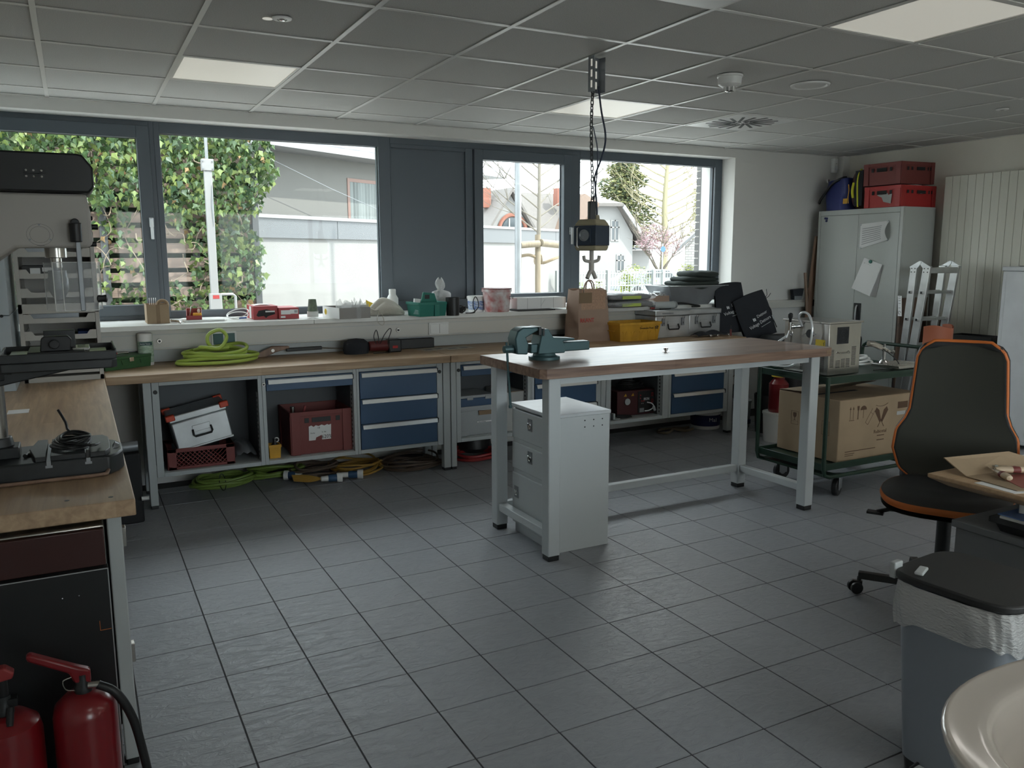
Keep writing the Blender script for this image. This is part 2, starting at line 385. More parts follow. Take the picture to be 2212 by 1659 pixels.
# ceiling: slab, rails, panels
ce = struct(G().box(XL-.2, XR+.4, YB-.2, 6.65, 2.75, 3.0).build('ceiling', 'wall_paint', smooth=False))
GX = [-.073+.625*j for j in range(-2, 13)]; GY = [5.892-.62*i for i in range(-1, 14)]
def rail(x0, x1, y0, y1):
    g = G(); g.box(x0, x1, y0, y1, ZC, ZC+.004)
    return g
for x in GX:
    if XL < x < XR: rail(x-.012, x+.012, YB, 6.2).build('grid_rail', 'ceil_rail', ce, bev=.001)
for y in GY:
    if YB < y < 6.2: rail(XL, XR, y-.012, y+.012).build('grid_rail', 'ceil_rail', ce, bev=.001).location.z = .0006
edge = G().box(XL, XR, 6.178, 6.2, ZC, ZC+.004).box(XR-.022, XR, YB, 6.2, ZC-.0004, ZC+.0036)
edge.build('edge_trim', 'ceil_rail', ce, bev=.001)
LAMPS = {(1, 2), (5, 2), (5, 6), (1, 10), (3, 12), (5, 10), (8, 10), (10, 11), (9, 6)}; VENTS = {(7, 2), (3, 6)}   # (column j, row i) -> cell x[j..j+1], y[i..i-1]
PM = {}
for j in range(-2, 12):
    for i in range(0, 13):
        x0, x1 = -.073+.625*j, -.073+.625*(j+1); y0, y1 = 5.892-.62*i, 5.892-.62*(i-1)
        x0 = max(x0, XL); x1 = min(x1, XR); y0 = max(y0, YB); y1 = min(y1, 6.2)
        if x1-x0 < .03 or y1-y0 < .03 or (j, i) in VENTS or (j, i) in LAMPS: continue
        k = (round(x1-x0, 3), round(y1-y0, 3))
        if k not in PM:
            a, b_ = k[0]/2-.003, k[1]/2-.003
            t_ = G().box(-a, a, -b_, b_, 0, .015).build('ceiling_panel', 'ceil_tile', smooth=False); PM[k] = t_.data; bpy.data.objects.remove(t_)
        ob = bpy.data.objects.new('ceiling_panel', PM[k]); COL.objects.link(ob); ob.parent = ce
        ob.location = ((x0+x1)/2, (y0+y1)/2, ZC+.0055); ob.rotation_euler = (rnd.uniform(-.0015, .0015), rnd.uniform(-.0015, .0015), 0)
LL = {(1, 2): 'square ceiling light panel above the left window, nearest the drill press', (5, 2): 'square ceiling light panel behind the hanging chain', (5, 6): 'square ceiling light panel at the top right of the room'}
for (j, i) in sorted(LAMPS):
    if (j, i) not in LL: LL[(j, i)] = 'added ceiling fill light panel in the unseen near part of the room, spot %d-%d' % (j, i)
    x0, y0 = -.073+.625*j, 5.892-.62*i; t = thing('ceiling_light', LL[(j, i)], 'light', (x0+.3125, y0+.31, ZC), 0, 'flat square ceiling light panels')
    G().box(-.29, .29, -.29, .29, .006, .02).build('diffuser', 'lamp_panel' if i in (2, 6) and j < 9 else 'fill_lamp', t)
    g = G()
    for a in ((-.3, -.288, -.3, .3), (.288, .3, -.3, .3), (-.288, .288, -.3, -.288), (-.288, .288, .288, .3)): g.box(*a, .002, .03)
    g.build('frame', 'ceil_rail', t)
VL = {(7, 2): 'square swirl air vent in the ceiling, above the window at right', (3, 6): 'square swirl air vent cut by the top edge of the photo'}
for (j, i) in sorted(VENTS):
    x0, y0 = -.073+.625*j, 5.892-.62*i; t = thing('ceiling_vent', VL[(j, i)], 'vent', (x0+.3125, y0+.31, ZC), 0, 'swirl ceiling vents')
    g = G().box(-.3, .3, -.3, .3, -.004, .004)
    g.build('plate', 'white_plastic', t, bev=.002)
    g = G()
    for q in range(18):
        a = 2*PI*q/18; off = .03
        M_ = Matrix.Rotation(a, 4, 'Z') @ Matrix.Translation((.1, 0, 0)) @ Matrix.Rotation(.5, 4, 'Z')
        ln = .125 if q % 2 else .10
        sub = Matrix.Rotation(a, 4, 'Z') @ Matrix.Translation((.165, .02, -.0045)) @ Matrix.Rotation(.28, 4, 'Z')
        g = G().box(-ln/1.2, ln/1.2, -.011, .011, -.0015, .0015, sub); g.build('slot', 'black', t)
    for q in range(6):
        a = 2*PI*(q+.5)/6; G().box(-.02, .02, -.010, .010, -.006, -.003, Matrix.Rotation(a, 4, 'Z') @ Matrix.Translation((.05, 0, 0))).build('slot', 'black', t)
def frame_rect(g, x0, x1, z0, z1, wl, wr, wb, wt, y0, y1):
    g.box(x0, x0+wl, y0, y1, z0, z1); g.box(x1-wr, x1, y0, y1, z0, z1)
    g.box(x0+wl, x1-wr, y0, y1, z0, z0+wb); g.box(x0+wl, x1-wr, y0, y1, z1-wt, z1); return g
# walls
struct(G().box(XR, XR+.3, YB, 6.65, -.1, 2.75).build('wall_right', 'wall_warm', smooth=False))
struct(G().box(XL-.3, XL, YB, 6.65, -.1, 2.75).build('wall_left', 'wall_paint', smooth=False))
g = G().box(XL-.3, XR+.3, YB-.25, YB, -.1, .85).box(XL-.3, XR+.3, YB-.25, YB, 2.35, 2.75).box(XL-.3, .6, YB-.25, YB, .85, 2.35).box(5.4, XR+.3, YB-.25, YB, .85, 2.35)
struct(g.build('wall_near', 'wall_paint', smooth=False))
w5 = struct(frame_rect(G(), .6, 5.4, .85, 2.35, .06, .06, .06, .06, YB-.15, YB-.08).build('window_fill', 'frame_grey', bev=.002))  # added rear window, never in view, lets in sky light as fill
for x in (2.2, 3.8): G().box(x-.03, x+.03, YB-.15, YB-.08, .91, 2.29).build('mullion', 'frame_grey', w5)
G().box(.66, 5.34, YB-.115, YB-.11, .91, 2.29).build('pane', 'pane_glass', w5, smooth=False)
g = G().box(5.71, XR, 6.2, 6.68, -.1, 2.75).box(XL, 5.71, 6.2, 6.68, 2.487, 2.75).box(XL, 5.71, 6.06, 6.68, -.1, 1.086)
struct(g.build('wall_window_side', 'wall_paint', smooth=False))
struct(G().box(XL-.4, XR+.5, 6.2, 6.75, 2.75, 3.2).box(XL-.6, XR+.6, YB-3.0, 6.9, 3.0, 3.2).build('roof_sun_canopy', 'wall_paint', smooth=False))  # roof slab; unseen rear overhang added to keep sun off the rear window
# chased pipe column in the corner
struct(G().box(7.10, 7.2, 6.12, 6.2, 0, ZC).build('trim_2', 'wall_paint', smooth=False))
# sill in two lengths
sl = struct(G().box(XL, 1.475, 5.80, 6.39, 1.085, 1.12).build('trim_3', 'sill_white', bev=.004))
sl2 = struct(G().box(1.477, 5.71, 5.80, 6.39, 1.085, 1.12).build('trim_4', 'sill_white', bev=.004))
# trunking under the sill
tr = thing('cable_trunking', 'long white wall trunking with sockets under the window sill', 'trunking', (2.4, 6.05, .94))
G().box(XL, 5.705, 5.93, 6.055, .945, 1.084).build('body', 'trunk_white', tr, w=True, bev=.003)
G().box(XL, 5.705, 5.926, 5.932, .955, .958).box(XL, 5.705, 5.926, 5.932, 1.046, 1.049).build('cover_seam', 'grey_steel', tr, w=True)
G().box(XL, 5.705, 5.99, 6.055, .858, .944).build('back_strip', 'grey_steel', tr, w=True)
for (x, mt) in ((.805, 'green'), (2.405, 'white')):
    sk = G().box(x-.01, x+.155, 5.918, 5.928, .955, 1.049).build('socket_frame', 'white_plastic', tr, w=True, bev=.002)
    for q in range(2):
        cx_ = x+.034+q*.076
        if mt == 'green': MATS.get('sock_green') or mk('sock_green', (.01, .09, .08), .4)
        so = G().box(cx_-.033, cx_+.033, 5.913, 5.920, .964, 1.037).build('socket', 'sock_green' if mt == 'green' else 'white_plastic', sk, w=True, bev=.002)
        G().lathe([(.021, 0), (.021, .002), (.018, .0022), (.018, -.006)], 20, fm((cx_, 5.843, 1.003), (1, 0, 0), (0, 0, 1))).build('socket_well', 'sock_green' if mt == 'green' else 'white_plastic', so, w=True) if 0 else None
for x in (.465, 2.143):
    kn = G().cyl((x, 5.932, 1.004), (x, 5.916, 1.004), .016, n=20).build('round_connector', 'steel', tr, w=True, bev=.002)
    G().cyl((x, 5.92, 1.004), (x, 5.908, 1.004), .008, n=14).build('connector_core', 'black', kn, w=True)
tr2 = thing('wall_trunking', 'short white wall trunking right of the window behind the black bags', 'trunking', (6.4, 6.2, 1.0))
G().box(5.72, 6.95, 6.13, 6.198, 1.03, 1.105).box(5.72, 6.95, 6.126, 6.132, 1.085, 1.088).build('body', 'trunk_white', tr2, w=True, bev=.003)
for q in range(2): G().box(6.66+q*.08, 6.73+q*.08, 6.12, 6.13, 1.035, 1.10).build('socket', 'black', tr2, w=True, bev=.002)
# ---- windows ----
Y0, Y1 = 6.38, 6.46
def pane(root, x0, x1, z0, z1):
    p_ = G().box(x0-.008, x1+.008, 6.42, 6.426, z0-.008, z1+.008).build('pane', 'pane_glass', root, smooth=False)
    g = G(); frame_rect(g, x0-.01, x1+.01, z0-.01, z1+.01, .012, .012, .012, .012, 6.4155, 6.4195); g.build('gasket', 'gasket', p_)
    g = G(); frame_rect(g, x0-.006, x1+.006, z0-.006, z1+.006, .006, .006, .006, .006, 6.404, 6.415); g.build('glazing_bead', 'bead', p_)
w1 = struct(frame_rect(G(), XL, .555, 1.12, 2.487, .3, .03, .04, .036, Y0, Y1).build('window_1', 'frame_grey', bev=.002))
sa1 = frame_rect(G(), XL+.2, .523, 1.15, 2.451, .08, .082, .075, .083, 6.355, Y1-.02).build('sash', 'frame_grey', w1, bev=.003)
pane(w1, XL+.28, .441, 1.225, 2.368)
def handle(root, x, z):
    h = G().box(x-.014, x+.014, 6.338, 6.35, z-.03, z+.035).build('handle', 'alu', root, bev=.003)
    G().box(x-.010, x+.010, 6.315, 6.327, z-.115, z+.03).cyl((x, 6.35, z), (x, 6.32, z), .009).build('lever', 'alu', h, bev=.003)
handle(w1, .5, 1.795)
w2 = struct(frame_rect(G(), .555, 2.277, 1.12, 2.487, .037, .097, .053, .077, Y0, Y1).build('window_2', 'frame_grey', bev=.002))
pane(w2, .592, 2.18, 1.173, 2.41)
w3 = struct(G().box(2.277, 4.057, Y0, Y1, 2.44, 2.487).box(2.277, 4.057, Y0, Y1, 1.12, 1.2).box(2.277, 2.285, Y0, Y1, 1.2, 2.44).box(2.285, 2.933, Y0, Y1, 2.41, 2.44).box(2.933, 3.0, Y0, Y1, 1.2, 2.44).box(3.95, 4.057, Y0, Y1, 1.2, 2.44).build('window_3', 'frame_grey', bev=.002))
G().box(2.283, 2.936, 6.40, 6.43, 1.19, 2.415).build('infill_panel', 'frame_grey', w3)
frame_rect(G(), 3.004, 3.955, 1.145, 2.436, .08, .079, .088, .083, 6.355, Y1-.02).build('sash', 'frame_grey', w3, bev=.003)
pane(w3, 3.084, 3.876, 1.233, 2.353)
handle(w3, 3.942, 1.775)
w4 = struct(frame_rect(G(), 4.057, 5.71, 1.12, 2.487, .003, .085, .07, .077, Y0, Y1).build('window_4', 'frame_grey', bev=.002))
pane(w4, 4.06, 5.625, 1.19, 2.41)
# exterior rendered reveal and brick corner
# ================= WORKBENCHES ALONG THE WINDOWS =================
def bench_top(name, label, x0, x1):
    t = thing(name, label, 'worktop', ((x0+x1)/2, 5.63, .805))
    G().box(x0, x1, 5.36, 6.05, .805, .855).build('worktop', 'worktop_x', t, w=True, bev=.004)
    return t
ba = bench_top('workbench', 'left length of the wooden window workbench, with two light grey legs', .112, 2.33)
bb = bench_top('workbench', 'middle length of the wooden window workbench, behind the bench vise', 2.334, 3.71)
bc = bench_top('workbench', 'right length of the wooden window workbench, under the post crate and metal cases', 3.713, 5.14)
def leg(t, x0, x1):
    l = G().box(x0, x1, 5.42, 5.475, .02, .805).box(x0, x1, 5.80, 5.855, .02, .805).box(x0, x1, 5.475, 5.80, .75, .805).build('leg', 'grey_steel', t, w=True, bev=.004)
    G().box(x0+.002, x1-.002, 5.422, 5.473, 0, .022).box(x0+.002, x1-.002, 5.802, 5.853, 0, .022).build('foot', 'black', l, w=True, bev=.003)
leg(ba, .312, .359); leg(ba, 2.295, 2.350); leg(bb, 2.356, 2.398); leg(bb, 3.666, 3.712); leg(bc, 3.716, 3.757); leg(bc, 5.009, 5.061)
G().box(2.332, 2.3325, 5.36, 5.9, .80, .8551)
# cabinets hung below
def cabinet(label, x0, x1, kind, lock=None, lockm='black', stl=.036, str_=.036):
    t = thing('bench_cabinet', label, 'cabinet', ((x0+x1)/2, 5.64, .2), group=None)
    z0, z1 = .198, .803
    g = G(); f0 = 5.424
    g.box(x0, x0+stl, f0, f0+.02, z0, z1).box(x1-str_, x1, f0, f0+.02, z0, z1).box(x0+stl, x1-str_, f0, f0+.02, z1-.028, z1).box(x0+stl, x1-str_, f0, f0+.02, z0, z0+.027)
    g.build('front_frame', 'grey_steel', t, w=True, bev=.002)
    c_ = G(); tk = .004
    c_.box(x0+stl-.012, x0+stl, f0+.02, 5.86, z0+.005, z1).box(x1-str_, x1-str_+.012, f0+.02, 5.86, z0+.005, z1).box(x0+.02, x1-.02, 5.85, 5.86, z0, z1).box(x0+.02, x1-.02, f0+.02, 5.85, z1-.012, z1).box(x0+.02, x1-.02, f0+.02, 5.85, z0, z0+.026)
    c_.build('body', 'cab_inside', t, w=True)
    G().box(x0+stl, x1-str_, f0+.021, 5.848, z0+.0262, z0+.028).build('shelf_floor', 'grey_steel', t, w=True)
    a, b_ = x0+stl+.004, x1-str_-.004
    def drawer(zl, zh, hz=None):
        d_ = G().box(a, b_, f0-.004, f0+.016, zl, zh).box(a+.01, b_-.01, f0+.016, 5.8, zl+.01, zh-.02).build('drawer', 'blue_front', t, w=True, bev=.002)
        hz = hz or zh
        G().prism([(0, 0), (.018, -.004), (.026, -.03), (.022, -.031), (.013, -.008), (0, -.006)], a+.01, b_-.002, Matrix(((0, 0, 1, 0), (-1, 0, 0, f0-.004), (0, 1, 0, hz), (0, 0, 0, 1)))).build('handle', 'alu_handle', d_, w=True)
        G().box(b_-.003, b_+.001, f0-.032, f0-.002, hz-.034, hz+.001).build('end_cap', 'black', d_, w=True, bev=.001)
    if kind == 'drawers':
        drawer(.585, .772, .768); drawer(.407, .582, .583); drawer(.228, .404, .405)
    if kind == 'top':
        drawer(.690, .772, .768)
    if kind != 'drawers':
        g = G()
        for zz in [z0+.05+.03*q for q in range(14)]: g.box(x1-str_-.004, x1-str_-.0015, f0+.035, f0+.045, zz, zz+.015)
        G().box(x1-str_-.0015, x1-str_+.003, f0+.02, f0+.07, z0+.03, z1-.12).build('slotted_rail', 'grey_steel', t, w=True)
        g.build('rail_slots', 'black', t, w=True)
    if lock:
        k = G().cyl((lock, f0, .737), (lock, f0-.008, .737), .0125, n=18).build('lock', lockm, t, w=True, bev=.001)
        if lockm != 'black': G().cyl((lock, f0-.007, .737), (lock, f0-.0095, .737), .006, n=12).build('lock_core', 'black', k, w=True)
    return t
cabinet('open grey bench cabinet holding the tilted aluminium case', .362, 1.020, 'open', .382, stl=.041, str_=.025)
cabinet('grey bench cabinet with one blue drawer above the tall red crate', 1.021, 1.652, 'top', 1.032, 'steel', stl=.023, str_=.023)
cabinet('grey bench cabinet with three blue drawers, left of the paired bench legs', 1.653, 2.291, 'drawers', 2.268, stl=.018, str_=.042)
G().cyl((1.655, 5.42, .735), (1.655, 5.414, .735), .011, n=16)
cabinet('grey bench cabinet with one blue drawer above the grey storage box', 2.401, 3.024, 'top', 2.418, stl=.035, str_=.028)
cabinet('grey bench cabinet with three blue drawers, behind the white pedestal', 3.025, 3.664, 'drawers', stl=.028, str_=.042)
cabinet('open grey bench cabinet holding the welding machine', 3.759, 4.352, 'open', stl=.006, str_=.062)
cabinet('grey bench cabinet with three blue drawers at the right end of the bench', 4.353, 5.006, 'drawers', stl=.026, str_=.048)
# ================= LEFT WORKBENCH =================
lb = thing('workbench', 'wooden workbench along the left side carrying the drill press', 'worktop', (-.35, 4.2, .805))
G().box(XL+.02, .108, 2.585, 6.05, .805, .855).build('worktop', 'worktop_y', lb, w=True, bev=.004)
G().box(.002, .006, 5, 5.0001, .8, .8)
G().box(-.80, -.76, 2.62, 2.70, 0, .805).build('leg', 'grey_steel', lb, w=True, bev=.004)
l1 = G().box(.028, .068, 2.62, 2.70, .02, .805).build('leg', 'grey_steel', lb, w=True, bev=.004)
G().box(.03, .066, 2.622, 2.698, 0, .022).build('foot', 'black', l1, w=True, bev=.003)
G().box(.028, .068, 5.3, 5.35, .02, .805).build('leg', 'grey_steel', lb, w=True, bev=.004)
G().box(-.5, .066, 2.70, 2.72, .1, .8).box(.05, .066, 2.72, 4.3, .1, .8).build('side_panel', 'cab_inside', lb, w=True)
for z in (.70, .33): G().box(.066, .078, 2.63, 2.66, z, z+.06).build('hinge', 'steel', lb, w=True, bev=.002)
for (x, y) in ((.045, 2.64), (-.07, 2.66)):
    G().cyl((x, y, .8545), (x, y, .8556), .007, n=14).build('screw_hole', 'black', lb, w=True)
# ================= ISLAND BENCH =================
isl = thing('work_table', 'free-standing wooden work table with white square legs, in the middle of the room', 'table', (3.0, 3.78, 0))
c = .028
G().prism([(1.975+c, 3.43), (4.0-c, 3.43), (4.0, 3.43+c), (4.0, 4.13), (1.975, 4.13), (1.975, 3.43+c)], .96, 1.01).build('worktop', 'island_top', isl, w=True, bev=.002)
for (x, y) in ((2.04, 3.476), (3.862, 3.476), (2.04, 4.057), (3.862, 4.057)):
    l = G().box(x, x+.07, y, y+.07, .028, .96).build('leg', 'lgrey_steel', isl, w=True, bev=.005)
    G().box(x+.003, x+.067, y+.003, y+.067, 0, .03).build('foot', 'black', l, w=True, bev=.004)
G().box(2.05, 2.10, 3.546, 4.057, .113, .157).build('foot_rail', 'lgrey_steel', isl, w=True, bev=.004)
G().box(3.872, 3.922, 3.546, 4.057, .113, .157).build('foot_rail', 'lgrey_steel', isl, w=True, bev=.004)
G().box(2.11, 3.862, 4.068, 4.113, .113, .157).build('foot_rail', 'lgrey_steel', isl, w=True, bev=.004)
G().box(2.06, 3.91, 3.5, 3.53, .92, .958).build('apron', 'lgrey_steel', isl, w=True)
G().box(3.93, 3.97, 3.4288, 3.4296, .972, .998).build('maker_plate', 'edge_wood', isl, w=True)
# little metal cap on table
t = thing('metal_fitting', 'tiny shiny metal fitting standing on the work table', 'fitting', (2.98, 3.75, 1.0101))
G().lathe([(.022, 0), (.022, .002), (.008, .003), (.008, .012), (.013, .013), (.013, .022), (.004, .024)], 16).build('fitting', 'chrome', t)
# pedestal
pd = thing('drawer_pedestal', 'light grey metal pedestal with two drawers and a door under the work table', 'cabinet', (2.3, 3.79, 0))
G().box(2.135, 2.470, 3.567, 4.013, .0, .728).build('body', 'lgrey_steel', pd, w=True, bev=.002)
G().box(2.105, 2.475, 3.56, 4.02, .729, .748).build('top', 'lgrey_top', pd, w=True, bev=.003)
def ped_front(name, z0, z1, hz, hy):
    d_ = G().box(2.113, 2.134, 3.572, 4.008, z0, z1).build(name, 'lgrey_steel', pd, w=True, bev=.004)
    M_ = fm((2.1125, hy, hz), (0, -1, 0), (0, 0, 1))
    h = G().box(-.024, .024, -.034, .034, 0, .0022, M_).build('latch_plate', 'alu_dark', d_, w=True, bev=.001)
    g = G().lathe([(.019, .002), (.019, .006), (.015, .006), (.015, .003), (.0, .003)], 22, M_ @ Matrix.Translation((0, -.004, 0)))
    g.tube([(-.015, 0, .004), (-.012, .008, .011), (0, .011, .013), (.012, .008, .011), (.015, 0, .004)], .0025, 8, sm=3, M=M_); g.build('latch', 'chrome', h, w=True)
ped_front('drawer', .553, .717, .655, 3.80); ped_front('drawer', .377, .527, .475, 3.80); ped_front('door', .06, .352, .245, 3.955)
G().box(2.122, 2.134, 3.575, 4.005, .528, .552).box(2.122, 2.134, 3.575, 4.005, .353, .376).build('divider', 'lgrey_steel', pd, w=True)
for a in (2.31, 2.365, 2.42):
    for z in (.70, .665): G().box(a, a+.006, 3.565, 3.5675, z, z+.006).build('rivet', 'black', pd, w=True)
# bench vise on island : jaws along -x
vs = thing('bench_vise', 'dark green bench vise clamped to the left end of the work table', 'vise', (2.20, 3.80, 1.01))
G().lathe([(.085, 0), (.085, .016), (.062, .022), (.058, .035)], 28).build('base', 'vise_green', vs, bev=.002)
prof = [(-.07, .03), (.13, .03), (.13, .052), (.115, .062), (.12, .10), (.10, .125), (.03, .128), (.01, .10), (-.03, .16), (-.055, .165), (-.055, .10), (-.07, .07)]
G().prism([(-.065, .032), (.10, .032), (.11, .06), (.09, .095), (.16, .098), (.165, .108), (.03, .118), (.0, .165), (-.045, .165), (-.045, .13), (-.06, .07)], -.05, .05, fm((0, 0, 0), (1, 0, 0), (0, 0, 1))).build('rear_jaw', 'vise_green', vs, bev=.006)
G().box(-.10, .27, -.033, .033, .038, .088).build('slide_bar', 'vise_green', vs, bev=.006)
G().prism([(-.19, .04), (-.125, .035), (-.12, .09), (-.135, .125), (-.05, .165), (-.052, .178), (-.155, .178), (-.185, .16), (-.2, .12)], -.046, .046, fm((0, 0, 0), (1, 0, 0), (0, 0, 1))).build('front_jaw', 'vise_green', vs, bev=.008)
G().box(-.065, -.048, -.055, .055, .135, .180).box(-.04, -.028, -.055, .055, .13, .170).build('jaw_plate', 'cast_dark', vs, bev=.002)
G().cyl((-.19, 0, .065), (-.245, 0, .065), .022, .019, 20).build('screw_head', 'vise_green', vs, bev=.003)
G().tube([(-.222, .012, .10), (-.232, -.05, -.23)], .0065, 10).lathe([(.009, 0), (.011, .008), (.009, .016)], 10, None, (-.232, -.05, -.24)).build('handle', 'vise_green', vs)
# ================= THINGS ON THE WINDOW SILL (z 1.12) =================
SZ = 1.1202; BZ = .8552
def cbox(name, label, cat, loc, w_, d_, h_, mat, t_=.004, rz=0, taper=0, rim=0, part='shell', group=None):
    t = thing(name, label, cat, loc, rz, group); ob = G().obox(w_, d_, h_, t_, taper, rim).build(part, mat, t, bev=.0015); return t
t = cbox('cardboard_box', 'small brown cardboard box with white spoons at the left end of the sill', 'box', (.47, 6.03, SZ), .138, .20, .127, 'cardboard')
G().box(-.012, .012, -.1008, -.1, .0, .127).build('tape', 'cardboard_dark', t)
for q in range(4):
    g = G(); x = -.045+.012*q; g.grid(lambda u, v: (x+.004*math.sin(u*3), .0+(v-.5)*.03*math.sin(PI*min(1, u*1.2)), .03+u*.135), 8, 4)
    s_ = G().tube([(-.05+.013*q, -.06, .01), (-.046+.013*q, -.062, .125)], .003, 6); s_.grid(lambda u, v: (-.046+.013*q+.002*math.cos(PI*v), -.062+.014*math.cos(PI*v)*math.sin(PI*max(.05, min(.95, u))), .118+.05*u), 8, 6)
    so = s_.build('spoon', 'white_plastic', None, loc=(.47, 6.03, SZ+.002)); tag(so, ['leftmost', 'second from left', 'third from left', 'rightmost'][q]+' white plastic spoon upright in the small cardboard box', 'spoon', 'spoons in the cardboard box')
g = G()
for a in range(1): g.tube([(.0+.032*math.cos(k*.35), .03*0-.03, .118+.032*math.sin(k*.35)) for k in range(18)], .011, 10, closed=True)
tag(g.build('tape_roll', 'cardboard', None, loc=(.505, 6.02, SZ)), 'roll of masking tape sticking out of the small cardboard box', 'tape roll')
g = G().tube([(-.02, .10, .012), (-.02, .03, .012), (.012, -.045, .012), (.016, -.075, .005), (.006, -.10, -.025), (-.012, -.112, -.03)], .0075, 10, sm=5)
g.tube([(.02, .06, .01), (.0, .09, .01), (-.02, .13, .01)], .006, 8)
tag(g.build('hose_barb', 'steel', None, loc=(.577, 5.92, SZ)), 'bent steel hose stem hanging over the sill edge beside the cardboard box', 'fitting')
g = G().prism([(-.13, -.12), (.12, -.13), (.145, -.08), (.145, .10), (.12, .13), (-.12, .13), (-.14, .10), (-.14, -.1)], 0, .014)
tag(g.build('container_lid', 'white_plastic', None, loc=(.77, 6.06, SZ), bev=.004), 'flat white plastic lid lying on the sill under the red bin', 'lid')
t = thing('storage_bin', 'small red open-front storage bin on the white lid', 'bin', (.705, 6.03, SZ+.015), -.12)
g = G().obox(.10, .15, .028, .003)
g.prism([(-.075, 0), (.075, 0), (.075, .07), (.0, .07), (-.055, .028), (-.075, .028)], -.05, -.0465, fm((0, 0, 0), (0, 1, 0), (0, 0, 1))).prism([(-.075, 0), (.075, 0), (.075, .07), (.0, .07), (-.055, .028), (-.075, .028)], .0465, .05, fm((0, 0, 0), (0, 1, 0), (0, 0, 1))).box(-.05, .05, .07, .075, 0, .07)
g.build('shell', 'red_plastic', t, bev=.0015)
t = thing('storage_bin', 'tiny yellow storage bin standing inside the red bin', 'bin', (.722, 5.995, SZ+.0185), -.12)
G().obox(.05, .05, .04, .0025).box(-.028, .028, -.03, -.026, .012, .04).build('shell', 'orange_y' if 'orange_y' in MATS else mk('orange_y', (.85, .42, .02), .4), t, bev=.001)
g = G().tube([(-.03, 0, .004), (-.022, .0, .04), (-.012, .005, .085)], .004, 8); tag(g.build('knife', 'steel', None, loc=(.70, 6.0, SZ+.019)), 'steel knife leaning in the red storage bin', 'cutlery')
g = G().tube([(0, 0, 0), (0, .003, .04)], .003, 6).lathe([(.0, 0), (.009, .006), (.011, .016), (.007, .028), (0, .03)], 12, Matrix.Translation((0, .004, .036)) @ Matrix.Diagonal((1, .35, 1, 1)))
tag(g.build('spoon', 'white_plastic', None, loc=(.735, 6.01, SZ+.02)), 'white spoon standing in the tiny yellow bin', 'cutlery')
g = G()
g.tube([(.075*math.cos(a), .055*math.sin(a), .012+.03*(1+math.sin(a*1.0+.6))) for a in [2*PI*k/22 for k in range(22)]], .0035, 8, closed=True).tube([(.07*math.cos(a), .05*math.sin(a), .006+.022*(1+math.sin(a+.2))) for a in [2*PI*k/22 for k in range(22)]], .0035, 8, closed=True)
t = thing('hose_coil', 'small coil of clear hose on the sill left of the red boxes', 'hose', (1.0, 6.06, SZ)); g.build('hose', 'white_plastic', t)
G().cyl((-.0, -.052, .012), (.05, -.045, .012), .006, n=10).build('connector', 'blue_print', t)
# red appliance boxes
def redbox(label, x0, x1, y0, y1, z1):
    t = thing('carton', label, 'box', ((x0+x1)/2, (y0+y1)/2, SZ)); G().box(x0, x1, y0, y1, SZ, z1).build('carton', 'red_box' if 'red_box' in MATS else mk('red_box', (.40, .035, .04), .5), t, w=True, bev=.0015); return t
t = redbox('red carton with a photo of a dark machine on its front, left of the pair', 1.088, 1.256, 5.95, 6.20, 1.214)
g = G().prism([(.02, .03), (.035, .062), (.09, .07), (.115, .064), (.145, .05), (.15, .036), (.10, .022), (.085, .01), (.07, .024), (.03, .02)], 0, .0006, fm((1.088, 5.95, SZ), (1, 0, 0), (0, 0, 1))).build('picture', 'black_matt', t, w=True)
G().box(1.17, 1.235, 5.9493, 5.95, SZ+.05, SZ+.06).build('label', 'paper', t, w=True)
G().box(1.0875, 1.088, 6.03, 6.10, SZ+.005, SZ+.09).build('side_stripe', 'paper', t, w=True)
t = redbox('low red carton with white address labels, right of the pair', 1.258, 1.398, 5.92, 6.16, 1.20)
G().box(1.272, 1.338, 5.9193, 5.92, SZ+.032, SZ+.062, ).box(1.335, 1.392, 5.919, 5.9195, SZ+.035, SZ+.066).box(1.27, 1.302, 5.9193, 5.92, SZ+.008, SZ+.022).build('label', 'paper', t, w=True)
g = G()
for q in range(9): g.box(1.366+q*.0026, 1.3675+q*.0026, 5.9185, 5.9192, SZ+.042, SZ+.06)
g.build('barcode', 'print_grey', t, w=True)
t = thing('leaflet', 'folded white leaflet lying on the taller red carton', 'paper', (1.16, 6.08, 1.2145)); G().grid(lambda u, v: (-.05+.12*u, -.05+.12*v, .001+.006*math.sin(PI*u)), 8, 2).build('sheet', 'paper', t)
# cups
t = thing('paper_cup', 'upright stack of white cups, rims showing, under the green cup', 'cup stack', (1.50, 5.93, SZ))
for q in range(7):
    G().lathe([(.030, .006+.006*q), (.0395, .0065+.006*q), (.0405, .009+.006*q), (.0395, .0115+.006*q), (.030, .011+.006*q)], 24).build('cup_rim', 'white_plastic', t)
t = thing('paper_cup', 'upside-down green paper cup on top of the white cup stack', 'cup', (1.50, 5.93, SZ+.049))
mk('cup_green', (.10, .13, .10), .6, col2=(.18, .24, .16), scale=30)
G().lathe([(.036, 0), (.0265, .085), (.0255, .0845), (.024, .082), (.0, .082)], 24).build('cup', 'cup_green', t)
